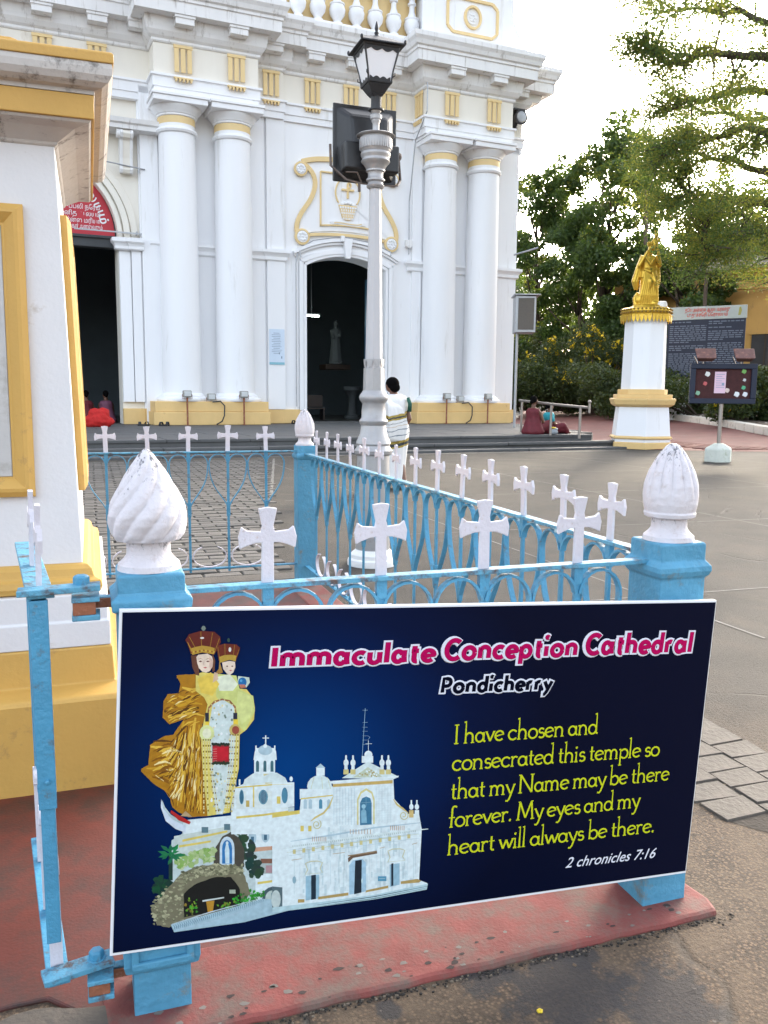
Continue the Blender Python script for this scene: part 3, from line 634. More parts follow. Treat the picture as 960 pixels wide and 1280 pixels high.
# steps: three broad stone courses along the front
SX1 = 12.9
b = MB(); b.prism([(-14,-8.02),(12.05,-8.02),(13.2,-6.6),(13.9,-3.2),(14.9,0.2),(15.4,1.2),(15.4,1.9),(-14,1.9)], .0, FZ-.055, 'z'); cpart('stone_platform', b, STEP)
def course(name, y0, y1, z1, xa, xb, lens, jitter=.006):
    x = xa; k = 0
    while x < xb-.3:
        L_ = min(random.uniform(*lens), xb-x); b = MB(); dz = random.uniform(-jitter, jitter*.3); dy = random.uniform(-.02,.02)
        b.box(x+.006, x+L_-.006, y0+dy, y1, z1-.075+dz, z1+dz); cpart('step_stone', b, STEP, bevel=.018); x += L_; k += 1
random.seed(9)
# paving slabs of the platform top
yy = [-8.06,-6.9,-5.7,-4.5,-3.3,-2.1,-1.0,1.3]
edge = lambda y: 12.05+1.15*min(1,max(0,(y+8.02)/1.42)) + .7*max(0,min(1,(y+6.6)/3.4)) + 1.0*max(0,min(1,(y+3.2)/3.4))
for j in range(len(yy)-1):
    x = -6.0+.5*(j%2)
    while x < edge(yy[j])-.05:
        L_ = min(random.uniform(1.4,2.2), edge(yy[j])-x); b = MB(); b.box(x+.005, x+L_-.005, yy[j]+.005, yy[j+1]-.005, FZ-.07, FZ+random.uniform(-.006,0)); cpart('platform_slab', b, STEP, bevel=.012); x += L_
course('step_stone', -8.36, -7.95, .165, -8, 12.9, (1.6,2.4)); b = MB(); b.box(-14,12.88,-8.30,-7.9,-.04,.095); cpart('step_riser', b, paint('dark_step_riser', (.10,.098,.095), .8,.3,4,.4))
course('step_stone', -8.78, -8.2, .03, -8, 13.4, (1.8,2.6)); 
# ================================================================ MONUMENT at the left
mon = empty('monument', (-1.18+.55,1.95,0), 0, label='cream and ochre square monument with a heavy stained cornice beside the blue gate', cat='monument')
def sq(o, mb, prof, h=.55, tap=None): return mb.sweep([(h,h),(h,-h),(-h,-h),(-h,h)][::-1], prof, closed=True)
def mpart(name, prof, mat, h=.55, **k):
    b = MB(); path = [(-h,-h),(h,-h),(h,h),(-h,h)]; b.sweep(path, prof, closed=True); return obj(name, b, mat, mon, **k)
mpart('base_block', [(-.5,-.03),(.20,-.03),(.20,.295),(.19,.31),(.095,.325),(.09,.455),(-.5,.455)], MYEL, bevel=.006)
mpart('step_band', [(-.5,.456),(.085,.456),(.085,.546),(.078,.550),(.078,.642),(-.5,.642)], MWHT, bevel=.004)
mpart('base_moulding', [(-.5,.643),(.045,.643),(.058,.650),(.064,.668),(.058,.688),(.040,.696),(.036,.702),(.030,.725),(.016,.738),(.004,.742),(-.5,.742)], MYEL)
b = MB(); h0, h1 = .55, .512
b.add([(-h0,-h0,.7421),(h0,-h0,.7421),(h0,h0,.7421),(-h0,h0,.7421),(-h1,-h1,2.18),(h1,-h1,2.18),(h1,h1,2.18),(-h1,h1,2.18)], [(0,1,5,4),(1,2,6,5),(2,3,7,6),(3,0,4,7),(4,5,6,7)])
obj('shaft', b, MWHT, mon, bevel=.004)
mpart('cavetto', [(-.3,2.165),(-.036,2.165),(-.030,2.170),(-.026,2.178),(-.006,2.19),(.03,2.212),(.075,2.222),(.082,2.23),(-.3,2.23)], MGRY)
mpart('cornice_band', [(-.3,2.231),(.092,2.231),(.092,2.305),(-.3,2.305)], MYEL, bevel=.003)
mpart('cornice_moulding', [(-.3,2.306),(.094,2.306),(.096,2.318),(.118,2.322),(.138,2.334),(.150,2.352),(.153,2.372),(.150,2.388),(-.3,2.388)], MGRY)
mpart('cornice_slab', [(-.3,2.389),(.156,2.389),(.156,2.418),(.15,2.424),(-.3,2.424)], MYEL, bevel=.003)
b = MB(); b.prism([(-.45,2.4245),(.43,2.4245),(.43,2.475),(.415,2.498),(.39,2.505),(-.41,2.505),(-.45,2.475)], -.50, .50, 'y'); obj('top_block', b, MYEL, mon, bevel=.01)
def mframe(face):
    "raised frame with bevelled mouldings and a marble panel on one face"
    hw_o, z0, z1, t = .405, .985, 1.965, .07
    b = MB(); path = [(-hw_o,z0),(hw_o,z0),(hw_o,z1),(-hw_o,z1)]
    prof = [(0,0),(0,.022),(-.018,.034),(-.030,.036),(-.055,.018),(-.062,.012),(-.070,.012),(-.070,0)]
    v = []; n = 4
    for i in range(4):
        px_, pz_ = path[i]; sx = 1 if px_ > 0 else -1; sz = 1 if pz_ > 1.4 else -1
        for o, d in prof: v.append((px_+sx*o, -d, pz_+sz*o))
    k = len(prof); f = [(i*k+j, ((i+1)%4)*k+j, ((i+1)%4)*k+j+1, i*k+j+1) for i in range(4) for j in range(k-1)]
    b.add(v, f); tilt = -math.atan(.038/1.44)
    e = obj('panel_frame', b, MYEL, mon)
    M0 = Matrix.Rotation(face, 4, 'Z') @ Matrix.Translation((0,-.5435,0)) @ Matrix.Translation((0,0,.985)) @ Matrix.Rotation(tilt, 4, 'X') @ Matrix.Translation((0,0,-.985))
    e.matrix_local = M0
    b = MB(); b.box(-hw_o+.072, hw_o-.072, -.008, .004, z0+.072, z1-.072); obj('marble_panel', b, paint('veined_marble', (0.496,0.480,0.464), .35, .12, 3, 0, .35, (.30,.27,.24), 4.), e)
for a in (0, PI/2): mframe(a)

# ================================================================ FENCE of the enclosure
fence = empty('fence', (0,0,0), label='sky blue iron fence topped with white crosses around the red floor', cat='fence')
def cross_mesh(hh=.172, aw=.129, st=.029, t=.010, bend=0):
    "flat cross pattee: stem flares at the head, arms flare outward, upright facing -y"
    zc = hh*.62; s = st/2; fl = .024
    p = [(-s,0),(s,0),(s*.95,zc-.012)]
    p += [(aw*.5*.45, zc-.013),(aw*.5*.8, zc-.020),(aw/2, zc-fl-.002),(aw/2+.003, zc+.0),(aw/2-.004, zc+fl),(aw*.5*.75, zc+.015),(s*1.1,zc+.012)]
    p += [(s*.9, zc+.025),(s*1.35, hh-.010),(s*1.5,hh),(0,hh+.003)]
    q = [(-x, z) for x, z in p[2:-1]][::-1]
    b = MB(); b.prism(p+q, -t/2, t/2, 'y'); return b
def make_cross_data():
    out = []
    for k in range(3):
        b = cross_mesh(.172+.004*(k-1), .131+.006*(k-1), .029+.001*(k-1), .009+.001*k)
        me = bpy.data.meshes.new('cross'); me.from_pydata(b.v, [], b.f); me.materials.append(WPL); out.append(me)
    return out
CRS = make_cross_data(); random.seed(4)
def put_cross(fx, z, rz):
    o = share('cross', random.choice(CRS), fence, (*fx, z), (random.uniform(-.03,.03), random.uniform(-.025,.025), rz+random.uniform(-.06,.06)))
    bv = o.modifiers.new('bevel','BEVEL'); bv.width = .0022; bv.segments = 2; bv.limit_method = 'ANGLE'; bv.angle_limit = R(35)
def hook_pts(x0, xm, ztop, zlo, rad, n=10):
    "from the bar at zlo up and out to mid-bay, then round the top and back to the bar"
    s = 1 if xm > x0 else -1; d = abs(xm-x0)
    pts = bez((x0, zlo), (x0+s*d*.15, zlo+.10), (x0+s*(d-.004), ztop-.16-.10), (x0+s*(d-.004), ztop-.075), n)
    cx = x0+s*(d-.004)-s*rad; pts += [(cx+s*rad*math.cos(a), ztop-.075+ .068*math.sin(a)) for a in np.linspace(.25, PI-.15, n)]
    return pts
def fence_run(p0, p1, bars, zt=.925, zb=.125, rz=0., wbar=.022, scroll=True, hook_drop=.43, crosses=True):
    "one straight run: local x along the run; rails, bars, hooks, scrolls, crosses"
    p0 = Vector((*p0,0)); p1 = Vector((*p1,0)); L_ = (p1-p0).length; u = (p1-p0)/L_
    n_ = Vector((-u.y,u.x,0))
    def W(x, z, o=0): q = p0+u*x+n_*o; return (q.x, q.y, z)
    b = MB(); b.strip([W(0,zt), W(L_,zt)], n_, .036, .011); obj('top_rail', b, BLUEF, fence, bevel=.0015)
    b = MB(); b.strip([W(0,zb), W(L_,zb)], n_, .030, .010); obj('bottom_rail', b, BLUE, fence, bevel=.0015)
    for x in bars:
        b = MB(); b.strip([W(x,zb-.025), W(x,zt-.006)], u, wbar*.75, .010)
        b.strip([W(x,zt-.05), W(x,zt-.005)], u, wbar*1.15, .017); b.strip([W(x,.50), W(x,.60)], u, wbar*1.1, .016); b.ell(W(x,.515,-.009), (.006,.006,.006), 8, 5)
        obj('bar', b, BLUE, fence, bevel=.001)
        if crosses: put_cross(W(x,zt)[:2], zt+.004, math.atan2(u.y,u.x))
    xs = [2*bars[0]-bars[1]]+list(bars)+[2*bars[-1]-bars[-2]]
    for i, x in enumerate(bars, 1):
        for xn in (xs[i-1], xs[i+1]):
            xm = (x+xn)/2
            if xm < .005 or xm > L_-.005: continue
            pts = [W(px_, pz_) for px_, pz_ in hook_pts(x, xm, zt-.008, zt-hook_drop, abs(xm-x)*.47)]
            b = MB(); b.strip(pts, n_, .020, .0065); obj('hook_bar', b, BLUE, fence)
    if scroll:
        for i in range(1, len(xs)-2):
            xm = (xs[i]+xs[i+1])/2; r_ = abs(xs[i+1]-xs[i])*.43
            pts = [W(xm+r_*math.sin(a), zb+.01+.075-.075*math.cos(a)) for a in np.linspace(-2.65, 2.65, 22)]
            b = MB(); b.strip(pts, n_, .020, .006); obj('scroll', b, WPL, fence)
fence_run((.135,.068), (1.325,.068), [.326-.135,.594-.135,.858-.135,1.121-.135], zt=.925)
fence_run((1.392,.135), (1.392,4.03), [.195+.264*k for k in range(14)], zt=.927)
fence_run((-1.6,4.10), (1.33,4.10), [1.652+.266*k-.0 for k in range(-5,5)], zt=.945, zb=.135, hook_drop=.40)
def finial(kind, c, s=1.):
    b = MB(); seg = 156 if kind != 'far' else 78
    if kind == 'twist':
        prof = [(.045,.062),(.062,.064),(.068,.075),(.0735,.100),(.0740,.118),(.068,.142),(.056,.170),(.040,.200),(.026,.224),(.014,.243),(.0075,.250),(.004,.253)]
        P = []
        for i in range(len(prof)-1):
            for t in np.linspace(0,1,7)[:-1]: P.append((prof[i][0]*(1-t)+prof[i+1][0]*t, prof[i][1]*(1-t)+prof[i+1][1]*t))
        P.append(prof[-1]); ph = .4
        fn = lambda r, z, a: r*1.08*(1+.12*(abs(math.sin(.5*(a*10-(z-.06)*105+ph)))**.6-.75)*min(1,max(0,(z-.060)/.012))*min(1,(.262-z)/.05))
    else:
        prof = [(.058,.060),(.064,.063),(.066,.072),(.064,.076),(.0685,.095),(.0700,.118),(.0675,.145),(.058,.178),(.044,.207),(.030,.230),(.017,.246),(.008,.252)]
        P = []
        for i in range(len(prof)-1):
            for t in np.linspace(0,1,7)[:-1]: P.append((prof[i][0]*(1-t)+prof[i+1][0]*t, prof[i][1]*(1-t)+prof[i+1][1]*t))
        P.append(prof[-1])
        fn = lambda r, z, a: r*(1+.13*(abs(math.cos(a*6.5))**.6-.8)*min(1,max(0,(z-.100)/.055))*(1 if z < .235 else .5))
    b.lathe(P, seg, c, fn=fn)
    o = obj('finial', b, WPF, None, smooth='all')
    b2 = MB(); b2.lathe([(.066,0),(.064,.012),(.053,.022),(.047,.030),(.0455,.036),(.0455,.062),(.047,.064)], 32, c); return o, b2
def finial_mat():
    m = WPC.copy(); m.name = 'finial_cement'; N = m.node_tree.nodes; L = m.node_tree.links; b = N['Principled BSDF']
    src = b.inputs['Base Color'].links[0].from_socket
    tc = N.new('ShaderNodeTexCoord'); sp = N.new('ShaderNodeSeparateXYZ'); L.new(tc.outputs['Generated'], sp.inputs[0])
    ns = N.new('ShaderNodeTexNoise'); ns.inputs['Scale'].default_value = 3.2; ns.inputs['Detail'].default_value = 10; ns.inputs['Roughness'].default_value = .75
    mp = N.new('ShaderNodeMapping'); mp.inputs['Scale'].default_value = (5,5,.9); L.new(tc.outputs['Generated'], mp.inputs[0]); L.new(mp.outputs[0], ns.inputs[0])
    a = N.new('ShaderNodeMath'); a.operation = 'MULTIPLY_ADD'; L.new(sp.outputs[2], a.inputs[0]); a.inputs[1].default_value = .30; L.new(ns.outputs[0], a.inputs[2])
    r = N.new('ShaderNodeMapRange'); r.inputs[1].default_value = .78; r.inputs[2].default_value = .86; L.new(a.outputs[0], r.inputs[0])
    mx = N.new('ShaderNodeMix'); mx.data_type = 'RGBA'; L.new(r.outputs[0], mx.inputs[0]); L.new(src, mx.inputs[6]); mx.inputs[7].default_value = (.13,.13,.14,1); L.new(mx.outputs[2], b.inputs['Base Color'])
    return m
WPF = finial_mat()
def masonry_post(x, y, kind, w_=.135, top=.978, label=None):
    "square masonry post in blue with a neck block, shoulder and painted finial"
    c = (x+w_/2, y+w_/2); h = w_/2
    root = MB()
    def ring(prof): root.sweep([(c[0]-h,c[1]-h),(c[0]+h,c[1]-h),(c[0]+h,c[1]+h),(c[0]-h,c[1]+h)], prof, closed=True)
    if kind == 'twist': ring([(-h,-.03),(-.006,-.03),(-.006,.088),(-.002,.092),(.010,.100),(.014,.118),(.012,.20),(.004,.205),(.002,.90),(.012,.905),(.014,.925),(.003,.935),(0,.940),(0,top-.004),(-.004,top),(-h,top)])
    else: ring([(-h,-.03),(0,-.03),(0,.10),(.001,.885),(.008,.893),(.013,.905),(.012,.917),(.006,.925),(0,.932),(0,top-.004),(-.004,top),(-h,top)])
    p = obj('post', root, BLUEC, fence, bevel=.004)
    f, nk = finial(kind, (c[0],c[1],top)); f.parent = p
    obj('finial_neck', nk, WPF, p, smooth=True); return p
masonry_post(.004, 0, 'twist'); 
# recessed panel lip on the left post foot
b = MB()
for q in ((.006,.022,.118,.30),(.122,.138,.118,.30)): b.box(q[0], q[1], -.022, -.013, q[2], q[3])
b.box(.006,.138,-.024,-.0125,.112,.130); obj('post_trim', b, BLUEC, fence, bevel=.004)
masonry_post(1.325, 0, 'leaf')
b = MB(); p_ = masonry_post(1.33, 4.035, 'far', w_=.128, top=.985)
b = MB(); b.box(1.30,1.32,4.03,4.06,.0,.98); 
# ================================================================ GATE leaf, open, hung on the left post
gate = empty('gate_leaf', (-.065,.05,0), label='sky blue iron gate leaf standing open beside the monument, hung from the left post', cat='gate')
G0 = Vector((-.078,-.035,0)); G1 = Vector((-.147,.60,0)); gu = (G1-G0).normalized(); gn = Vector((gu.y,-gu.x,0))
def GW(s, z, o=0): q = G0+gu*s+gn*o; return (q.x,q.y,z)
def gpart(name, b, mat, **k): return obj(name, b, mat, gate, **k)
b = MB(); b.strip([GW(-.012,.945),GW(.64,.945)], gn, .052, .010); gpart('top_rail', b, BLUEF, bevel=.0015)
b = MB(); b.strip([GW(-.012,.105),GW(.64,.105)], gn, .046, .010); gpart('bottom_rail', b, BLUE, bevel=.0015)
b = MB(); b.box(-.096,-.068,-.050,-.024,.20,.938); b.box(-.099,-.064,-.054,-.040,.50,.938); b.ell((-.080,-.057,.56),(.006,.005,.006),8,5)
gpart('hinge_stile', b, BLUE, bevel=.003)
for s_ in (.25,.52,.62):
    b = MB(); b.strip([GW(s_,.10),GW(s_,.944)], gu, .022, .010); gpart('bar', b, BLUE, bevel=.001)
for s_ in (.035,.30):
    o = share('cross', CRS[1], gate, GW(s_,.95), (.02,.03,math.atan2(gu.y,gu.x)))
for i, s_ in enumerate((.03,.27,.50)):
    pts = [GW(s_,.112)]+[GW(s_+.002*k, .112+.03*k) for k in range(1,8)]+[GW(s_+.02-.028*math.cos(a), .335+.028*math.sin(a)) for a in np.linspace(0,4.2,12)]
    b = MB(); b.strip(pts, gn, .026, .007); gpart('scroll', b, WPL)
b = MB(); b.obox((-.042,-.040,.956), ((1,.02,.02),(0,1,0),(0,0,1)), (.078,.021,.006)); gpart('hinge_strap', b, BLUEF, bevel=.0015)
b = MB(); b.obox((-.038,-.026,.118), ((1,.22,.0),(-.22,1,0),(0,0,1)), (.072,.024,.006)); gpart('hinge_strap', b, BLUEF, bevel=.0015)
for z in (.961,.124):
    b = MB(); b.lathe([(.0165,0),(.0165,.016),(.012,.020)], 6, (0,0,0)); b.lathe([(.020,-.001),(.020,.002)], 20); gpart('hinge_bolt', b, BLUE, loc=(0.0,-.030 if z > .5 else -.012,z), bevel=.0015)
for z, dz in ((.915,.0),(.075,.0)):
    b = MB(); b.box(.030,.075,.0,.022,z-.012,z+.010); b.box(-.02,.034,-.058,.0,z-.024,z-.013); b.box(-.02,.034,-.058,.0,z+.014,z+.024); gpart('lug', b, BLUEF, bevel=.002)
    b = MB(); b.box(-.018,.026,-.054,-.006,z-.013,z+.014); b.box(.02,.07,-.012,-.006,z-.01,z+.01); gpart('rusty_lug', b, RUST, bevel=.002, label='rusty bare iron lug at the hinge')

# ================================================================ SIGN BOARD
SGY = -.034
def sp_(px, py):
    "photo survey point -> sign plane"
    d = at(px, py, 1)-Vector(CAM); t = (SGY-CAM[1])/d.y; return Vector(CAM)+d*t
TL, TR_, BL_, BR_ = [sp_(*q) for q in ((150,762),(891,751),(136.5,1196),(862,1090))]
ux = (TR_-TL); ang = math.atan2(ux.z+ (BR_-BL_).z, ux.x+(BR_-BL_).x); SW = ((TR_-TL).length+(BR_-BL_).length)/2; SH = ((TL-BL_).length+(TR_-BR_).length)/2
ctr = (TL+TR_+BL_+BR_)/4
sign = empty('sign_board', ctr, 0, label='large navy sign board naming the cathedral in pink letters, tied across the blue fence', cat='sign')
sign.rotation_euler = (0, -ang, 0)
iu = Vector((math.cos(ang),0,math.sin(ang))); iw = Vector((-math.sin(ang),0,math.cos(ang)))
def S2(px, py): q = sp_(px, py)-ctr; return (q.dot(iu), q.dot(iw))
b = MB(); b.box(-SW/2, SW/2, .0, .014, -SH/2, SH/2); obj('backing_board', b, paint('sign_white_edge', (.78,.79,.82), .4,.03,5,0), sign, bevel=.001)
def navy():
    m = bpy.data.materials.new('navy_print'); m.use_nodes = True; N = m.node_tree.nodes; L = m.node_tree.links; b = N['Principled BSDF']
    b.inputs['Roughness'].default_value = .32; b.inputs['Specular IOR Level'].default_value = .10
    tc = N.new('ShaderNodeTexCoord'); mp = N.new('ShaderNodeMapping'); cx, cz = S2(360, 960)
    mp.inputs['Location'].default_value = (-cx*1.55, 0, -cz*1.9); mp.inputs['Scale'].default_value = (1.55, 0, 1.9); L.new(tc.outputs['Object'], mp.inputs[0])
    ln = N.new('ShaderNodeVectorMath'); ln.operation = 'LENGTH'; L.new(mp.outputs[0], ln.inputs[0])
    cr = N.new('ShaderNodeValToRGB'); L.new(ln.outputs['Value'], cr.inputs[0]); e = cr.color_ramp.elements
    e[0].position = 0; e[0].color = (.0, .040, .175, 1); e[1].position = 1; e[1].color = (.001,.003,.016,1)
    for p, c in ((.22,(.0,.028,.13,1)),(.45,(.0,.013,.072,1)),(.68,(.001,.006,.034,1))):
        k = e.new(p); k.color = c
    n = N.new('ShaderNodeTexNoise'); n.inputs['Scale'].default_value = 3; L.new(tc.outputs['Object'], n.inputs[0])
    bp = N.new('ShaderNodeBump'); bp.inputs['Strength'].default_value = .06; bp.inputs['Distance'].default_value = .02; L.new(n.outputs[0], bp.inputs['Height']); L.new(bp.outputs[0], b.inputs['Normal'])
    L.new(cr.outputs[0], b.inputs['Base Color']); return m
b = MB(); b.box(-SW/2+.006, SW/2-.003, -.0012, -.0002, -SH/2+.007, SH/2-.005); obj('printed_sheet', b, navy(), sign)
# the printed picture: flat colour patches layered as a print
PV, PF, PC = [], [], []
lay = [0]
def patch(pts, col, tr=None, jag=0., z=None):
    if tr: pts = [(tr[0]+x/tr[2], tr[1]+y/tr[2]) for x, y in pts]
    lay[0] += 1; y = -.0014-lay[0]*.000001
    q = [S2(*p) for p in pts]
    if jag:
        r = []
        for i in range(len(q)):
            a, c = q[i], q[(i+1)%len(q)]; n = max(1, int(math.hypot(c[0]-a[0], c[1]-a[1])/.006))
            for k in range(n): t = k/n; r.append((a[0]+(c[0]-a[0])*t+random.uniform(-jag,jag), a[1]+(c[1]-a[1])*t+random.uniform(-jag,jag)))
        q = r
    o = len(PV); PV.extend([(a, y, c) for a, c in q]); PF.append(tuple(range(o, o+len(q)))); PC.append(col)
def rect(x0, y0, x1, y1, col, tr): patch([(x0,y0),(x1,y0),(x1,y1),(x0,y1)], col, tr)
def disc(cx, cy, rx, ry, col, tr, n=16, a0=0, a1=2*PI): patch([(cx+rx*math.cos(a), cy+ry*math.sin(a)) for a in np.linspace(a0, a1, n, endpoint=(a1-a0) < 6.2)], col, tr)
def inside(p, poly):
    c = False; n = len(poly)
    for i in range(n):
        a, b_ = poly[i], poly[i-1]
        if (a[1] > p[1]) != (b_[1] > p[1]) and p[0] < (b_[0]-a[0])*(p[1]-a[1])/(b_[1]-a[1])+a[0]: c = not c
    return c
def stroke(pts, w_, col, tr, clip=None):
    if clip and not all(inside(p, clip) for p in pts): return
    pts = [Vector(p) for p in pts]; n = len(pts); A = []; B_ = []
    for i in range(n):
        t = (pts[min(i+1,n-1)]-pts[max(i-1,0)]).normalized(); nn = Vector((-t.y,t.x))*w_/2
        k = .35 if i in (0,n-1) else 1
        A.append(tuple(pts[i]+nn*k)); B_.append(tuple(pts[i]-nn*k))
    for i in range(n-1): patch([A[i],A[i+1],B_[i+1],B_[i]], col, tr)
random.seed(12)
T3 = (160,770,4.74); T4 = (180,1000,4.8); T5 = (340,870,4.364)
WB = (.78,.90,.92); WS = (.45,.62,.70); YB = (.74,.60,.14); GRN = (.02,.09,.05)
# -- grotto side of the print
patch([(165,240),(230,200),(230,170),(130,110),(105,40),(110,0),(125,40),(160,85),(250,140),(520,95),(600,60),(900,40),(905,640),(700,640),(330,760),(190,770),(150,600)], (.56,.68,.68), T4)
patch([(235,120),(535,90),(545,180),(235,215)], WB, T4); patch([(180,215),(540,150),(540,260),(180,330)], (.60,.70,.66), T4); patch([(230,235),(500,180),(500,192),(230,250)], YB, T4)
patch([(210,270),(400,240),(400,252),(210,284)], YB, T4); rect(345,160,385,195,(.12,.22,.26),T4); rect(480,142,516,178,(.12,.22,.26),T4)
patch([(560,105),(780,85),(780,98),(560,120)], YB, T4); patch([(600,120),(860,100),(870,260),(620,300)], WB, T4)
for x in (650,728,800,880): disc(x,225-.15*(x-650),24,40,WS,T4); rect(x-9,218-.15*(x-650),x+9,250-.15*(x-650),(.06,.16,.24),T4)
patch([(640,285),(850,268),(850,290),(650,310)], (.60,.34,.22), T4); rect(690,350,856,440,(.42,.50,.48),T4); rect(700,350,856,378,(.25,.12,.08),T4)
rect(730,390,770,435,(.45,.28,.30),T4); patch([(790,430),(850,370),(850,430)], (.10,.20,.26), T4)
rect(668,440,860,640,WB,T4); patch([(680,490),(845,468),(845,482),(680,504)], YB, T4)
disc(770,590,62,72,(.07,.12,.14),T4); rect(708,590,832,650,(.07,.12,.14),T4); disc(768,592,42,52,(.55,.66,.62),T4); rect(726,592,810,635,(.55,.66,.62),T4); rect(762,555,790,600,(.25,.38,.42),T4)
for k in range(60):
    a = random.random(); x = 535+70*random.random()+a*110; y = 130+a*330+random.uniform(-20,20); r_ = random.uniform(12,30)
    patch([(x+r_*math.cos(t)*random.uniform(.6,1.2), y+r_*math.sin(t)*random.uniform(.6,1.2)) for t in np.linspace(0,5.6,7)], (.008+.02*random.random(),.04+.05*random.random(),.03+.02*random.random()), T4)
patch([(415,390),(430,280),(470,215),(520,190),(570,225),(600,290),(600,400)], (.075,.07,.055), T4, .0008)
disc(498,285,44,68,(.62,.76,.84),T4); rect(454,285,542,388,(.62,.76,.84),T4); disc(498,290,30,52,(.03,.20,.48),T4); rect(468,290,528,380,(.03,.20,.48),T4)
patch([(488,378),(484,300),(492,262),(504,262),(512,300),(512,378)], (.62,.78,.84), T4); disc(498,256,8,10,(.7,.8,.8),T4)
for k in range(90):
    x = random.uniform(190,420); y = 400-(x-190)*.25+random.uniform(-60,10); r_ = random.uniform(10,24)
    g_ = random.random(); patch([(x+r_*math.cos(t)*random.uniform(.4,1.2), y+r_*math.sin(t)*random.uniform(.4,1.2)) for t in np.linspace(0,5.4,6)], (.22+.35*g_,.42+.25*g_,.08+.3*g_), T4)
rect(148,330,172,480,(.012,.045,.035),T4)
for k in range(16):
    a = k/16*2*PI; x, y = 158+random.uniform(-14,14), 320+random.uniform(-20,20); l = random.uniform(60,95)
    patch([(x,y),(x+l*.6*math.cos(a-.25),y+l*.5*math.sin(a-.25)),(x+l*math.cos(a),y+l*.75*math.sin(a)),(x+l*.6*math.cos(a+.25),y+l*.5*math.sin(a+.25))], (.01,.14+.16*random.random(),.07), T4)
for k in range(40):
    x = random.uniform(62,160); y = random.uniform(460,590); r_ = random.uniform(12,26)
    patch([(x+r_*math.cos(t)*random.uniform(.5,1.2), y+r_*math.sin(t)*random.uniform(.5,1.2)) for t in np.linspace(0,5.4,6)], (.005,.03+.05*random.random(),.03), T4)
patch([(40,650),(90,590),(150,520),(220,440),(330,395),(440,385),(560,395),(600,440),(640,560),(560,640),(230,720),(150,760),(80,750)], (.20,.19,.12), T4, .0012)
for k in range(420):
    t = random.random(); x = 50+t*540; top = 640-260*math.sin(min(1,t*1.6)*PI/2); y = top+random.uniform(5,110 if t < .35 else 70)
    if x < 240: y = random.uniform(max(400,650-x*1.0), 745)
    r_ = random.uniform(5,15); v_ = random.random(); patch([(x+r_*math.cos(q)*random.uniform(.5,1.3), y+r_*.7*math.sin(q)*random.uniform(.5,1.3)) for q in np.linspace(0,5,5)], (.10+.42*v_,.11+.40*v_,.06+.26*v_), T4)
patch([(240,700),(238,560),(300,505),(420,460),(520,460),(570,520),(585,610),(560,640)], (.008,.010,.010), T4, .0008)
patch([(350,598),(480,578),(480,586),(350,608)], (.60,.68,.66), T4); patch([(372,605),(422,600),(412,668),(382,670)], (.50,.26,.03), T4); rect(512,535,548,558,(.40,.46,.36),T4)
for (cx, cy, n, w_, h_) in ((285,630,26,34,50),(500,635,30,45,30),(590,600,40,60,28),(670,565,36,50,28)):
    for k in range(n):
        x = cx+random.gauss(0,w_*.5); y = cy+random.gauss(0,h_*.5); r_ = random.uniform(5,11); patch([(x+r_*math.cos(q)*random.uniform(.5,1.3), y+r_*math.sin(q)*random.uniform(.5,1.3)) for q in np.linspace(0,5,5)], (.03+.25*random.random()*(cx<560),.14+.3*random.random(),.03), T4)
patch([(160,745),(710,590),(905,600),(905,650),(600,730),(330,768),(180,790)], (.40,.58,.66), T4)
stroke([(165,742),(400,668),(710,585)], 6, (.60,.72,.80), T4); stroke([(185,778),(420,722),(712,618)], 5, (.45,.60,.70), T4)
for k in range(44):
    t = k/43; x = 175+535*t; y = 745-158*t; stroke([(x,y),(x+9*(1-t*.5),y+16-6*t),(x+2,y+36-14*t)], 4.5-1.5*t, (.10,.22,.32), T4)
# -- the domed tower and the drum behind
patch([(610,1100),(620,1020),(700,985),(940,975),(948,1000),(948,1290),(610,1290)], WB, T3)
for x0, x1 in ((640,700),(745,855),(905,948)): rect(x0,1035,x1,1140,(.74,.84,.82),T3)
for x, rx in ((672,14),(800,28),(930,16)): disc(x,1070,rx,44,(.10,.30,.40),T3); disc(x,1070,rx*.7,38,(.04,.15,.24),T3)
for k in range(5): stroke([(784+k*8,1034),(784+k*8,1106)], 2.5, (.6,.72,.74), T3)
for x in (742,860): rect(x-3,1005,x+5,1130,YB,T3)
for x in (708,890): rect(x-10,1090,x+10,1128,(.55,.42,.12),T3)
patch([(610,1012),(948,985),(948,993),(610,1020)], YB, T3); patch([(640,1185),(800,1170),(948,1150),(948,1160),(800,1182),(640,1198)], YB, T3)
patch([(680,1000),(690,965),(740,930),(880,925),(930,955),(945,985)], (.72,.84,.84), T3); patch([(800,930),(860,930),(878,985),(812,992)], (.66,.60,.30), T3)
rect(746,830,870,932,WB,T3); 
for x in (766,810,852): rect(x-9,868,x+9,920,(.05,.15,.18),T3); disc(x,868,9,14,(.05,.15,.18),T3)
patch([(742,850),(750,800),(760,780),(868,780),(876,800),(880,850)], WB, T3); disc(812,792,42,30,WS,T3)
for x in (757,868): rect(x-4,765,x+4,800,WB,T3)
disc(812,768,12,12,WB,T3); rect(811,705,818,760,WB,T3); rect(796,718,834,723,WB,T3)
for x in (635,660): rect(x-5,965,x+5,1000,WB,T3)
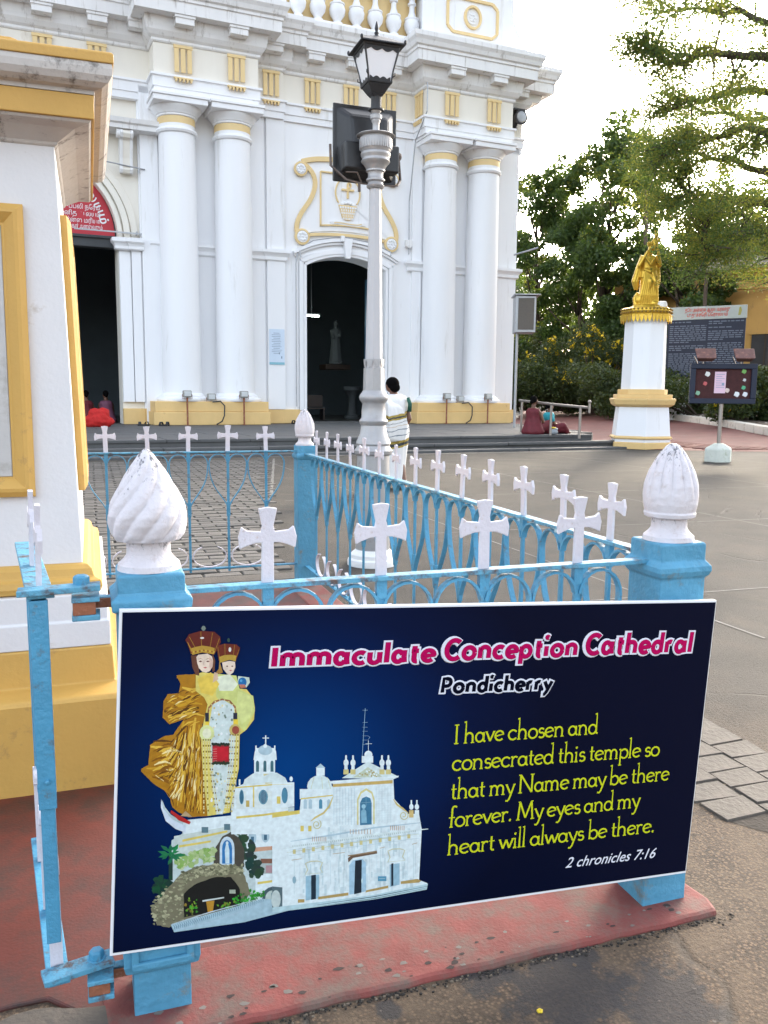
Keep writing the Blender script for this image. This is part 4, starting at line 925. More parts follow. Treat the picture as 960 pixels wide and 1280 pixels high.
# -- west front of the church
patch([(0,640),(150,620),(160,520),(330,490),(330,460),(660,445),(665,560),(740,640),(800,640),(815,725),(800,1000),(845,1018),(840,1050),(260,1140),(60,1165),(0,1165)], WB, T5)
patch([(0,640),(150,620),(150,640),(0,662)], YB, T5)
disc(258,490,68,60,(.70,.84,.84),T5); rect(150,505,330,560,WB,T5); rect(240,385,286,432,WB,T5); patch([(236,390),(263,366),(290,390)], WS, T5)
for x in (228,270,300): stroke([(x,440),(x+(x-262)*.5,505)], 6, (.62,.62,.34), T5)
for x in (180,208,264,308): rect(x-9,572,x+9,612,(.08,.28,.40) if x == 264 else WS,T5); disc(x,572,9,12,(.08,.28,.40) if x == 264 else WS,T5)
patch([(155,555),(330,536),(330,542),(155,562)], YB, T5)
patch([(0,445),(20,470),(120,468),(120,600),(0,612)], WB, T5); disc(68,540,17,44,(.08,.26,.38),T5); rect(25,545,45,585,YB,T5); stroke([(0,480),(110,478)],5,YB,T5); patch([(-60,440),(0,415),(60,440),(80,470),(-60,470)], (.7,.83,.83), T5); disc(103,450,9,14,WB,T5)
for k in range(150):
    x = random.uniform(160,760); y = random.uniform(700,1060); w_ = random.uniform(5,16); h_ = random.uniform(20,90); v_ = random.uniform(-.10,.08)
    if y > 1090-.13*x: continue
    rect(x,y,x+w_,y+h_,(.66+v_,.80+v_*.9,.83+v_*.8),T5)
# aerial and crosses
stroke([(490,330),(507,65)], 6, (.35,.60,.78), T5)
for y in (75,142,168,190,215,238,262): stroke([(496-4,y),(520,y)], 3, (.45,.68,.82), T5)
stroke([(524,240),(524,300)], 7, WB, T5); stroke([(508,258),(543,258)], 6, WB, T5); disc(524,318,22,22,WB,T5); rect(488,325,550,362,WB,T5); stroke([(522,238),(532,222),(520,214)], 3, (.3,.5,.7), T5)
patch([(380,445),(520,355),(690,438),(660,452)], (.70,.84,.84), T5); patch([(440,442),(522,385),(600,438)], (.58,.66,.50), T5)
for k in range(26): disc(470+random.random()*110,405+random.random()*32,5,5,WB if k%2 else (.45,.40,.18),T5)
patch([(315,462),(690,432),(686,442),(315,476)], WB, T5); patch([(330,478),(656,456),(656,474),(330,494)], (.62,.44,.14), T5)
for x in (402,440,598,633): rect(x-5,330,x+5,350,WB,T5); disc(x,362,14,20,WB,T5); rect(x-9,380,x+9,400,WB,T5); rect(x-14,398,x+14,425,(.68,.60,.25),T5); disc(x,326,5,6,WB,T5)
for x in (758,788): rect(x-4,565,x+4,590,WB,T5); disc(x,602,12,16,WB,T5); rect(x-12,620,x+12,660,WB if x>770 else (.66,.5,.2),T5)
for x in (163,205): rect(x-12,650,x+12,700,WB,T5); rect(x-9,705,x+9,735,YB,T5)
for x in range(336,450,16): stroke([(x,500),(x,700)], 5, WS, T5)
for x in range(566,660,16): stroke([(x,490),(x,690)], 5, (.56,.72,.76), T5)
for y in range(510,700,16): stroke([(332,y+6),(395,y)], 2.5, (.55,.70,.74), T5)
patch([(462,700),(462,560),(480,520),(512,500),(545,520),(558,560),(558,695)], (.72,.66,.30), T5); patch([(470,700),(470,566),(485,530),(512,512),(540,530),(550,566),(550,698)], WB, T5)
patch([(478,702),(478,580),(490,555),(512,545),(534,555),(542,580),(542,698)], (.05,.20,.33), T5); disc(498,600,11,13,(.35,.62,.74),T5); patch([(486,690),(484,625),(498,610),(512,625),(516,690)], (.25,.50,.64), T5)
stroke([(480,580),(542,576)],3,(.5,.7,.75),T5); stroke([(511,548),(511,600)],2.5,(.5,.7,.75),T5)
for s in ([(332,545),(310,600),(280,635),(235,660),(210,680)], [(660,560),(680,590),(712,612),(740,635)]): stroke(s, 10, (.68,.56,.20), T5)
for cx, cy, sg in ((242,698,-1),(716,648,1)):
    stroke([(cx+r_*math.cos(a), cy+r_*1.1*math.sin(a)) for a, r_ in zip(np.linspace(-1,9,26), np.linspace(26,5,26))], 5, (.62,.60,.32), T5)
stroke([(100,790),(330,755),(560,715),(810,688)], 9, WS, T5); stroke([(60,830),(330,785),(560,752),(850,722)], 12, (.74,.86,.86), T5); stroke([(80,850),(330,815),(560,780),(800,750)], 5, (.60,.66,.50), T5)
for x0, x1, y in ((425,535,738),(645,718,718),(220,292,778)):
    for k in range(8): x = x0+(x1-x0)*k/7; stroke([(x,y-14),(x,y+12)], 8, (.50,.26,.10), T5)
for k in range(13):
    x = 120+k*52; y = 850-(x-120)*.135; rect(x-8,y-16,x+8,y+8,(.66,.60,.28),T5)
for x0, x1, y in ((105,160,892),(330,395,858),(585,615,828),(762,790,806)): stroke([(x0,y),(x1,y-8)], 9, (.52,.40,.24), T5)
for x in (120,365,390,590,770): stroke([(x,895-.13*(x-120)),(x,1080-.13*(x-120))], 7, (.56,.72,.74), T5)
patch([(412,880),(440,862),(570,840),(572,856),(440,880),(415,905)], (.16,.10,.06), T5); patch([(412,872),(568,848),(570,842),(412,866)], (.34,.24,.14), T5)
patch([(420,1080),(420,920),(440,893),(492,885),(510,905),(512,1062)], (.40,.62,.76), T5); patch([(446,1078),(452,895),(488,890),(486,1068)], (.012,.025,.04), T5); disc(490,1005,5,14,(.6,.8,.85),T5)
for x0, x1, xa, xb, y0, y1 in ((182,256,212,238,975,1112),(640,694,648,660,912,1038)):
    patch([(x0,y1),(x0,y0+5),(x1,y0-4),(x1,y1-12)], (.34,.56,.68), T5); patch([(xa,y1-4),(xa,y0),(xb,y0-4),(xb,y1-8)], (.012,.03,.05), T5)
for cx, cy in ((227,935),(676,868)):
    stroke([(cx-48,cy+36),(cx-34,cy+10),(cx-46,cy-25),(cx-20,cy-36),(cx+20,cy-38),(cx+46,cy-30),(cx+34,cy+5),(cx+48,cy+26)], 5, (.64,.62,.36), T5); stroke([(cx-46,cy+34),(cx+46,cy+26)],4,(.64,.62,.36),T5)
for k in range(60):
    x = 110+k*11.3; y = 812-(x-110)*.125; rect(x,y,x+5,y+9,(.50,.62,.60),T5)
for a, c in (((90,838),(800,744)),((90,868),(800,772))): stroke([a,c], 4, (.40,.54,.60), T5)
for k in range(16):
    x = 150+k*42; y = 915-(x-150)*.12
    if not any(lo_ < x < hi_ for lo_, hi_ in ((170,265),(405,520),(632,700))): stroke([(x,y),(x,y+130)], 4, (.52,.68,.74), T5); stroke([(x+7,y),(x+7,y+130)], 3, (.90,.96,.96), T5)
for y in range(515,690,13): stroke([(398,y),(455,y-3)], 2.2, (.60,.74,.78), T5); stroke([(566,y-8),(650,y-14)], 2.2, (.60,.74,.78), T5)
rect(576,980,622,1006,(.10,.34,.50),T5); stroke([(582,993),(616,991)],6,(.6,.75,.8),T5)
disc(120,1000,10,20,(.30,.48,.56),T5); patch([(0,1035),(55,1040),(55,1150),(0,1155)], (.10,.16,.18), T5); disc(20,1105,26,50,(.56,.66,.64),T5)
for q in ([(140,1105),(175,1105),(175,1122),(140,1124)], [(250,1092),(415,1068),(415,1084),(250,1106)], [(512,1056),(632,1030),(632,1044),(508,1068)], [(700,1022),(700,1008),(790,994),(812,1004),(800,1014)]): patch(q, (.48,.34,.12), T5)
patch([(0,1150),(260,1120),(560,1080),(848,1020),(842,1052),(560,1105),(260,1145),(0,1178)], (.50,.70,.74), T5)
stroke([(245,1136),(560,1090),(846,1034)], 4, (.02,.06,.09), T5); stroke([(280,1140),(560,1100),(842,1044)], 3, (.02,.06,.09), T5)
# -- figure in golden robes, with a crowned child
GC = [(.26,.10,.005),(.44,.20,.01),(.62,.33,.02),(.80,.50,.06),(.12,.045,.005),(.95,.80,.38)]
patch([(196,1080),(210,1140),(260,1200),(340,1240),(340,1280),(280,1258),(222,1210),(194,1130)], (.66,.76,.86), T3)
robe = [(285,350),(340,345),(400,340),(470,500),(460,600),(440,640),(440,800),(470,1180),(360,1190),(300,1160),(262,1130),(250,1080),(215,1030),(150,990),(110,950),(78,915),(80,900),(120,880),(130,760),(220,705),(268,700),(330,610),(245,640),(205,600),(210,500),(235,460),(300,455),(310,400)]
patch(robe, GC[1], T3, .0006)
folds = [([(130,770),(200,780),(240,830),(300,800),(340,700)],26,3),([(110,900),(190,900),(260,930),(330,860)],22,2),([(140,950),(200,960),(262,990),(300,1090)],20,0),([(330,620),(300,760),(300,960),(290,1120)],34,2),([(400,600),(370,760),(330,900),(310,1100)],30,3),([(420,640),(420,800),(390,960),(380,1150)],28,2),
 ([(350,640),(340,800),(350,1000),(340,1140)],12,4),([(430,850),(430,1000),(430,1160)],20,3),([(300,470),(360,500),(420,470),(450,430)],30,2),([(215,560),(270,580),(340,560),(420,540)],34,4),([(240,500),(300,530),(380,510),(440,520)],18,2),([(240,600),(300,590),(380,570),(450,590)],16,3),([(320,420),(380,440),(440,420)],26,3),([(290,360),(330,380),(390,380)],18,1),
 ([(200,880),(240,920),(300,880)],12,5),([(165,940),(215,975)],10,5),([(270,860),(330,800),(370,700)],8,5),([(230,1040),(262,1090),(270,1120)],8,4),([(390,690),(380,840),(360,980)],7,5),([(240,760),(330,660),(360,640)],12,4),([(410,1030),(400,1120),(420,1170)],9,4),([(150,740),(200,735),(260,740)],14,4)]
for p, w_, c in folds: stroke([(x+random.uniform(-3,3), y) for x, y in p], w_, GC[c], T3)
for k in range(60):
    t = k/59; x0 = 440-190*t+random.uniform(-12,12); l = random.uniform(90,200); y0 = random.uniform(650,980)
    stroke([(x0,y0),(x0-18*t,y0+l*.35),(x0-40*t,y0+l*.7),(x0-50*t,y0+l)], random.uniform(7,20), GC[random.choice((0,1,2,3,2,4,5))], T3, robe)
for k in range(22):
    y0 = random.uniform(760,980); x0 = random.uniform(250,330); l = random.uniform(60,130)
    stroke([(x0,y0),(x0-l*.35,y0-l*.12),(x0-l*.7,y0-l*.05),(x0-l,y0+l*.1)], random.uniform(6,16), GC[random.choice((0,2,3,4,5,3))], T3, robe)
for k in range(320):
    x = random.uniform(210,440); y = random.uniform(430,1160)
    if (y < 640 and x < 440) or (y > 650 and x > 150+ (y-700)*.2 and x > 250): 
        dx = random.uniform(-14,4); l = random.uniform(22,70); 
        if y < 640: stroke([(x,y),(x-l*.5,y+l*.15),(x-l,y+l*.5)], random.uniform(4,11), GC[random.choice((0,2,3,1,5,3,4))], T3, robe)
        else: stroke([(x,y),(x+dx*.5-l*.2*(x<330),y+l*.5),(x+dx-l*.5*(x<330),y+l)], random.uniform(3,9), GC[random.choice((0,1,2,3,5,3,4))], T3, robe)
patch([(400,340),(440,330),(520,340),(560,420),(700,430),(740,480),(750,540),(745,610),(700,670),(660,700),(655,900),(600,1160),(470,1180),(440,900),(430,700),(470,520),(450,480),(400,440)], (.78,.66,.16), T3)
patch([(530,340),(640,350),(660,430),(740,470),(750,560),(690,680),(600,600),(520,470)], (.66,.72,.24), T3); patch([(650,440),(720,470),(744,530),(720,600),(672,640),(640,540)], (.72,.78,.30), T3)
patch([(520,360),(600,340),(650,400),(620,440),(540,440)], (.80,.86,.66), T3); patch([(410,370),(490,330),(540,400),(500,470),(430,450)], (.84,.62,.10), T3)
patch([(510,330),(530,335),(534,372),(500,392)], (.72,.52,.36), T3)
patch([(500,520),(560,492),(625,530),(640,700),(620,900),(560,1170),(520,1170),(490,900),(480,640)], (.66,.78,.76), T3)
for k in range(120):
    x = random.uniform(492,625); y = random.uniform(520,1160); r_ = random.uniform(3,8); c = random.choice(((.80,.86,.84),(.45,.58,.52),(.62,.52,.20),(.20,.28,.22),(.78,.72,.40),(.85,.9,.9)))
    disc(x,y,r_,r_*1.2,c,T3,6)
stroke([(470,590),(478,540),(510,505),(556,490),(600,500),(632,535),(642,590)], 11, (.34,.14,.06), T3)
for k in range(10): a = PI*k/9; disc(556-80*math.cos(a),575-82*math.sin(a),5,5,(.72,.62,.30),T3,6)
rect(456,570,478,622,(.02,.025,.05),T3); rect(622,570,646,608,(.02,.025,.05),T3); rect(458,622,480,650,(.82,.62,.06),T3); rect(622,608,650,640,(.82,.62,.06),T3)
disc(466,690,44,48,(.76,.82,.36),T3); disc(466,692,26,30,(.86,.88,.62),T3); disc(632,672,34,36,(.62,.50,.16),T3); disc(636,672,22,24,(.36,.08,.05),T3)
for xs_ in ((446,440),(460,466),(474,492),(486,506)): 
    for k in range(38):
        t = k/37; disc(xs_[0]+(xs_[1]-xs_[0])*t+ (30*t*t if xs_[0] > 470 else 8*t), 730+430*t, 4.5, 5.5, (.80,.76,.40) if k%3 else (.22,.14,.03), T3, 6)
for xs_ in ((604,596),(620,604),(634,618),(650,640)):
    for k in range(36):
        t = k/35; disc(xs_[0]+(xs_[1]-xs_[0])*t-24*t*t, 700+430*t, 4.5, 5.5, (.84,.82,.52) if k%3 else (.25,.16,.04), T3, 6)
rect(498,755,598,870,(.32,.02,.03),T3); rect(504,772,592,850,(.58,.012,.03),T3)
for k in range(14): disc(500+k*7.3,757+random.uniform(-6,6),8,9,(.015,.03,.02),T3,6); disc(503+k*7,866+random.uniform(-6,6),8,9,(.02,.04,.02),T3,6)
for k in range(6): stroke([(500,785+k*14),(526,783+k*14)], 4, (.72,.5,.4), T3)
# heads, crowns
patch([(372,230),(380,300),(400,345),(420,350),(420,290),(408,230)], (.14,.05,.03), T3); patch([(500,220),(515,260),(512,320),(500,330),(495,280)], (.16,.06,.03), T3)
patch([(404,240),(415,226),(470,220),(496,235),(503,262),(500,295),(484,322),(462,332),(438,326),(418,304),(408,272)], (.86,.70,.56), T3)
patch([(480,235),(503,262),(500,295),(484,322),(480,280)], (.72,.50,.40), T3)
for x in (428,472): patch([(x-11,266),(x,260),(x+11,265),(x,271)], (.16,.06,.05), T3); stroke([(x-13,254),(x,248),(x+13,253)], 3, (.35,.16,.10), T3)
stroke([(450,258),(446,284),(454,288)], 3, (.62,.36,.28), T3); patch([(444,302),(456,298),(468,302),(456,308)], (.55,.10,.10), T3)
patch([(372,222),(350,160),(338,140),(360,105),(430,85),(510,90),(545,120),(548,150),(525,200),(510,225),(440,215)], (.13,.015,.01), T3)
for p in ([(350,150),(375,200),(372,222)], [(362,120),(400,190)], [(430,90),(436,205)], [(500,95),(480,205)], [(540,130),(512,210)]): stroke(p, 7, (.45,.26,.03), T3)
patch([(366,190),(400,180),(440,172),(480,178),(512,186),(508,224),(440,212),(380,228)], (.50,.30,.04), T3)
for k in range(12): disc(376+k*12,200-abs(6-k)*-2,4,6,(.72,.48,.08) if k%2 else (.25,.04,.02),T3,6)
disc(438,127,12,6,(.75,.72,.68),T3); disc(446,70,12,15,(.20,.25,.22),T3); stroke([(430,70),(462,70)],4,(.30,.34,.28),T3)
patch([(540,262),(536,310),(520,330),(540,340),(560,330)], (.40,.22,.05), T3)
patch([(556,272),(600,262),(632,268),(634,300),(622,330),(604,346),(584,338),(562,310)], (.86,.72,.58), T3)
for x in (586,616): disc(x,294,6,4,(.14,.06,.05),T3,8)
patch([(596,318),(606,315),(616,318),(606,323)], (.55,.12,.12), T3); stroke([(602,290),(602,308)],2.5,(.62,.40,.30),T3)
patch([(536,262),(526,200),(530,172),(570,160),(640,165),(662,185),(655,215),(636,262),(600,250)], (.15,.02,.01), T3); patch([(538,240),(570,228),(610,226),(640,232),(636,266),(600,256),(542,274)], (.52,.34,.05), T3)
for p in ([(530,180),(540,240)], [(572,162),(574,236)], [(630,168),(622,232)], [(656,195),(640,240)]): stroke(p, 6, (.42,.26,.04), T3)
disc(602,196,8,14,(.75,.78,.72),T3); disc(594,140,8,12,(.03,.08,.06),T3)
patch([(650,352),(716,360),(720,390),(700,420),(660,415),(648,385)], (.60,.72,.62), T3); disc(676,388,25,28,(.01,.16,.42),T3); disc(668,380,8,9,(.10,.40,.70),T3,8); patch([(655,402),(690,402),(698,420),(665,424)], (.55,.20,.12), T3)
patch([(255,1145),(300,1175),(370,1215),(362,1230),(300,1205),(250,1160)], (.50,.02,.02), T3)
patch([(310,1180),(340,1150),(380,1185)], (.50,.36,.20), T3)
me = bpy.data.meshes.new('printed_picture'); me.from_pydata(PV, [], PF)
ca = me.color_attributes.new('ink', 'FLOAT_COLOR', 'CORNER'); buf = []
for p, c in zip(me.polygons, PC): buf += list((*c, 1))*p.loop_total
ca.data.foreach_set('color', buf)
mt = bpy.data.materials.new('printed_ink'); mt.use_nodes = True; N = mt.node_tree.nodes; L = mt.node_tree.links
va = N.new('ShaderNodeVertexColor'); va.layer_name = 'ink'; nz = N.new('ShaderNodeTexNoise'); nz.inputs['Scale'].default_value = 90; nz.inputs['Detail'].default_value = 8
tc = N.new('ShaderNodeTexCoord'); L.new(tc.outputs['Object'], nz.inputs[0]); mr = N.new('ShaderNodeMapRange'); mr.inputs[1].default_value=.3; mr.inputs[2].default_value=.7; mr.inputs[3].default_value=.72; mr.inputs[4].default_value=.92
L.new(nz.outputs[0], mr.inputs[0]); vm = N.new('ShaderNodeVectorMath'); vm.operation='SCALE'; L.new(va.outputs[0], vm.inputs[0]); L.new(mr.outputs[0], vm.inputs['Scale'])
L.new(vm.outputs[0], N['Principled BSDF'].inputs['Base Color']); N['Principled BSDF'].inputs['Roughness'].default_value = .35
me.materials.append(mt); pic = link('printed_picture', me, sign)
# -- lettering
PINK = paint('magenta_print', (0.425,0.003,0.085), .5, .03, 3, 0, spec=.05); WP = paint('white_outline_print', (0.671,0.688,0.757), .5, .03, 3, 0, spec=.05)
NP = paint('black_navy_print', (.003,.004,.012), .5, .03, 3, 0, spec=.02); YT = paint('lime_yellow_print', (0.538,0.588,0.017), .5, .03, 3, 0, spec=.05)
put_text('lettering', '2 chronicles 7:16', S2(706,1084.5), S2(819,1071.5), .027, WP, sign, -.0017, shear=.35, offset=.006, base_offset=.006)
# pen-drawn roman letters for the verse: strokes in units of a tenth of the ascender
def arc(cx, cy, rx, ry, a0, a1, n=14): return [(cx+rx*math.cos(R(a)), cy+ry*math.sin(R(a))) for a in np.linspace(a0, a1, n)]
def gl(ch):
    sf = lambda x, y, w_=.85: [(x-w_, y), (x+w_, y)]
    return {
    'a': ([arc(2.3,2.5,2.0,2.4,0,360,20), [(4.4,5),(4.4,.6),(5.3,.05)]], 5.5),
    'b': ([[( .1,10.6),(.9,11),(.9,0)], arc(3.0,2.5,2.1,2.5,140,-140,16)], 5.6),
    'c': ([arc(2.6,2.5,2.3,2.5,40,320,16)], 4.9),
    'd': ([arc(2.4,2.5,2.1,2.5,0,360,20), [(3.7,10.6),(4.6,11),(4.6,.5),(5.4,.05)]], 5.7),
    'e': ([[(.35,2.3),(4.8,3.3)]+arc(2.6,2.6,2.25,2.45,12,318,18)], 5.1),
    'f': ([[(4.2,10.4)]+arc(3.1,9.6,1.2,1.3,40,180,6)+[(1.9,8),(1.6,0)], [(.3,5),(3.4,5)], sf(1.6,0)], 3.5),
    'h': ([[(.1,10.6),(.9,11),(.9,0)], arc(2.75,3.0,1.8,2.1,165,0,9)+[(4.55,0)], sf(.9,0), sf(4.55,0)], 5.9),
    'i': ([[(.1,4.8),(.9,5),(.9,0)], sf(.9,0), arc(.9,7.6,.22,.22,0,330,8)], 2.3),
    'l': ([[(.1,10.6),(.9,11),(.9,0)], sf(.9,0)], 2.2),
    'm': ([[(.1,4.8),(.9,5),(.9,0)], arc(2.5,3.0,1.6,2.1,165,0,9)+[(4.1,0)], arc(5.7,3.0,1.6,2.1,165,0,9)+[(7.3,0)], sf(.9,0), sf(4.1,0), sf(7.3,0)], 8.7),
    'n': ([[(.1,4.8),(.9,5),(.9,0)], arc(2.75,3.0,1.8,2.1,165,0,9)+[(4.55,0)], sf(.9,0), sf(4.55,0)], 5.9),
    'o': ([arc(2.6,2.5,2.3,2.5,0,360,22)], 5.3),
    'p': ([[(.1,4.8),(.9,5),(.9,-3.8)], arc(3.0,2.5,2.1,2.5,140,-140,16), sf(.9,-3.8)], 5.6),
    'r': ([[(.1,4.8),(.9,5),(.9,0)], arc(2.5,3.2,1.5,1.8,160,50,6), sf(.9,0)], 3.9),
    's': ([[(3.3,4.5)]+arc(2.0,3.75,1.3,1.2,40,250,9)+arc(2.0,1.35,1.5,1.35,70,-150,10)], 3.8),
    't': ([[(1.3,7.6),(1.3,1.2)]+arc(2.3,1.1,1.0,1.0,180,300,6), [(.2,5),(2.9,5)]], 3.2),
    'u': ([[(.9,5),(.9,2)]+arc(2.7,2,1.8,1.9,180,360,9)+[(4.5,5)], [(4.5,5),(4.5,0)]], 5.7),
    'v': ([[(.3,5),(2.3,.1)],[(2.3,.1),(4.3,5)], sf(.3,5,.6), sf(4.3,5,.6)], 4.6),
    'w': ([[(.3,5),(2.0,.1)],[(2.0,.1),(3.6,4.8)],[(3.6,4.8),(5.2,.1)],[(5.2,.1),(6.9,5)], sf(.3,5,.6), sf(6.9,5,.6)], 7.2),
    'y': ([[(.3,5),(2.5,.3)], [(4.5,5),(2.1,-2.6),(1.2,-3.8),(.2,-3.5)], sf(.3,5,.6), sf(4.5,5,.6)], 4.7),
    'I': ([[(1.2,0),(1.2,9.6)], sf(1.2,0,1.1), sf(1.2,9.6,1.1)], 2.9),
    'N': ([[(1,0),(1,9.6)],[(1,9.6),(7.2,0)],[(7.2,0),(7.2,9.6)], sf(1,0,1.), sf(.7,9.6,.8), sf(7.2,9.6,1.)], 8.6),
    'M': ([[(1,0),(1.8,9.6)],[(1.8,9.6),(4.9,.8)],[(4.9,.8),(8.0,9.6)],[(8.0,9.6),(8.8,0)], sf(1,0,1.), sf(8.8,0,1.), sf(1.5,9.6,.6), sf(8.3,9.6,.6)], 10.0),
    '.': ([arc(.9,.4,.25,.25,0,330,8)], 2.0), ' ': ([], 2.1)}[ch]
def pen_line(body, p0, p1, cap, ext=0, glyph=gl, rad=.47, mat=YT, depth=.0016, lean=-.03, name='lettering', rmul=1.5, fit=None):
    cu = bpy.data.curves.new('pen', 'CURVE'); cu.dimensions = '3D'; cu.bevel_depth = rad; cu.bevel_resolution = 3; cu.resolution_u = 2; cu.use_fill_caps = True
    x = 0
    for ch in body:
        st, adv = glyph(ch)
        for s in st:
            if ext and math.hypot(s[0][0]-s[-1][0], s[0][1]-s[-1][1]) > .8:
                a0, a1, z0_, z1_ = Vector(s[0]), Vector(s[1]), Vector(s[-1]), Vector(s[-2])
                s = [tuple(a0+(a0-a1).normalized()*ext)]+list(s)+[tuple(z0_+(z0_-z1_).normalized()*ext)]
            sp = cu.splines.new('POLY'); sp.points.add(len(s)-1)
            for i, (a, c) in enumerate(s): sp.points[i].co = (x+a, c, 0, 1)
            if len(s) == 2 and s[0][1] == s[1][1] and ch not in '.i': 
                for p in sp.points: p.radius = .62 if glyph is gl else 1
        x += adv
    o = bpy.data.objects.new('pen', cu); C.objects.link(o); bpy.context.view_layer.update()
    me = bpy.data.meshes.new_from_object(o.evaluated_get(bpy.context.evaluated_depsgraph_get())); bpy.data.objects.remove(o)
    lo, hi, a = mesh_bounds(me); lo = lo+rad-.56; hi = hi-rad+.56; lo[0] += (ext if body[0] in 'C' else 0); hi[0] -= 0; p0 = Vector(p0); p1 = Vector(p1); d = p1-p0; L_ = d.length; d.normalize(); up = Vector((-d.y,d.x))
    k = L_/(hi[0]-lo[0]); kz = cap/9.6; X = (a[:,0]-lo[0])*k; Z = a[:,1]*kz
    X = X+Z*lean
    co = np.stack([p0.x+d.x*X+up.x*Z, -depth-np.clip(-a[:,2],0,9)*.0002, p0.y+d.y*X+up.y*Z], 1); me.vertices.foreach_set('co', co.ravel()); me.update()
    me.materials.clear(); me.materials.append(mat); return link(name, me, sign)
for s, a, c in (('I have chosen and',(567,929.5),(747,916.5)),('consecrated this temple so',(564,963),(824,944)),('that my Name may be there',(563,998.5),(836,974.5)),
                ('forever. My eyes and my',(560,1034),(800,1008)),('heart will always be there.',(558,1068.5),(817,1039.5))):
    pen_line(s, S2(*a), S2(*c), .0455)
def gs(ch):
    "bold rounded sans letters for the name; x-height 6.2, capitals 9.2"
    return {
    'I': ([[(1,.7),(1,8.6)]], 2.9), 'l': ([[(1,.7),(1,9.6)]], 2.75), 'i': ([[(1,.7),(1,5.1)], arc(1,9.0,.25,.25,0,330,8)], 2.9),
    'm': ([[(1,5.5),(1,.7)], arc(2.75,3.9,1.7,1.6,170,0,9)+[(4.45,.7)], arc(6.15,3.9,1.7,1.6,180,0,9)+[(7.85,.7)]], 9.6),
    'n': ([[(1,5.5),(1,.7)], arc(2.9,3.8,1.85,1.7,170,0,9)+[(4.75,.7)]], 6.5),
    'h': ([[(1,9.6),(1,.7)], arc(2.9,3.8,1.85,1.7,170,0,9)+[(4.75,.7)]], 6.5),
    'a': ([arc(2.6,3.1,1.75,2.3,20,340,18), [(4.9,5.9),(4.85,3),(5.15,.5)]], 6.9),
    'c': ([arc(3.1,3.1,2.35,2.35,50,310,14)], 5.6), 'e': ([[(1.0,2.9),(5.1,3.3)]+arc(3.0,3.1,2.2,2.35,10,315,16)], 6.2),
    'u': ([[(1,5.4),(1,2.6)]+arc(2.75,2.5,1.75,1.8,180,330,8), [(4.7,5.4),(4.7,.7)]], 6.5),
    't': ([[(1.9,7.6),(1.9,2)]+arc(2.9,1.8,1.0,1.1,190,290,5), [(.7,5.4),(3.6,5.4)]], 4.6),
    'o': ([arc(3.2,3.1,2.35,2.4,0,360,22)], 7.0), 'C': ([arc(4.3,4.7,3.3,4.0,48,312,18)], 7.6),
    'p': ([[(1,5.4),(1,-2.4)], arc(3.0,3.1,2.05,2.35,150,-150,16)], 6.7), 'd': ([[(4.9,9.6),(4.9,.7)], arc(2.95,3.1,2.05,2.35,30,330,16)], 6.7),
    'r': ([[(1,5.5),(1,.7)], arc(2.6,3.7,1.6,1.7,150,65,6)], 5.0), 'P': ([[(1,.7),(1,8.5),(3.0,8.5)]+arc(3.1,6.4,1.9,2.1,90,-90,9)+[(1.2,4.3)]], 6.6),
    'y': ([[(.9,5.4),(3.1,1.2)], [(5.2,5.4),(2.7,-.6),(1.6,-2.2),(.8,-2.2)]], 6.0), ' ': ([], 3)}[ch]
for s, a, c, cp in (('Immaculate',(340,835),(543,827.5),.0505),('Conception',(555,826),(719,820.5),.0535),('Cathedral',(731,819),(862,816.5),.0565),('Pondicherry',(551,867),(689,862.5),.0405)):
    for r_, m_, dp in ((1.80 if s[0] != 'P' else 2.0,WP,.0013),(1.05,NP if s[0] == 'P' else PINK,.0019)):
        pen_line(s, S2(*a), S2(*c), cp, (r_-1.05 if m_ is WP else .0)+.001, gs, r_, m_, dp, .04)
# ================================================================ LAMP POST
LX, LY = 2.105, 4.70
lamp = empty('lamp_post', (LX,LY,GZ), 0, label='tall silver lamp post with a black four sided lantern standing just beyond the fence', cat='lamp post')
def lpart(name, prof, mat, seg=32, off=0., sm=True, par=None, **k):
    b = MB(); b.lathe([(r, z-GZ) for r, z in prof], seg, (0,0,0), off=off); return obj(name, b, mat, par or lamp, smooth=sm, **k)
lpart('round_foot', [(.205,GZ),(.205,.0),(.20,.02),(.18,.03),(.18,.06),(.165,.075),(.15,.085),(.14,.10)], CORN)
lpart('pedestal_drum', [(.140,.10),(.134,.50),(.131,.86),(.15,.875),(.155,.90),(.138,.92),(.132,.94),(.14,.955),(.136,.975),(.110,1.03),(.100,1.10)], SILV)
lpart('ring_moulding', [(.100,1.10),(.112,1.115),(.116,1.135),(.105,1.15),(.098,1.16),(.096,1.22),(.090,1.27),(.098,1.285),(.112,1.30),(.116,1.325),(.108,1.345),(.095,1.36),(.088,1.375)], SILV)
b = MB()
b.lathe([(.085,1.375-GZ),(.082,1.55-GZ)], 8, (0,0,0), off=PI/8)
for k in range(8):
    a = k*PI/4; u_ = Vector((math.cos(a+PI/2), math.sin(a+PI/2), 0)); c = Vector((math.cos(a), math.sin(a), 0))*.0775
    b.add([c-u_*.029+Vector((0,0,1.62-GZ)), c+u_*.029+Vector((0,0,1.62-GZ)), c+u_*.020+Vector((0,0,1.575-GZ)), c+Vector((0,0,1.55-GZ)), c-u_*.020+Vector((0,0,1.575-GZ))], [(0,1,2,3,4)])
obj('scalloped_collar', b, SILV, lamp)
lpart('shaft', [(.072,1.55),(.069,1.62),(.057,2.3),(.046,2.93)], paint('pale_grey_shaft', (0.492,0.484,0.492), .5, .05, 3, .1, .12, (.45,.43,.40), 3., streak=.2), 8, PI/8, False, bevel=.003)
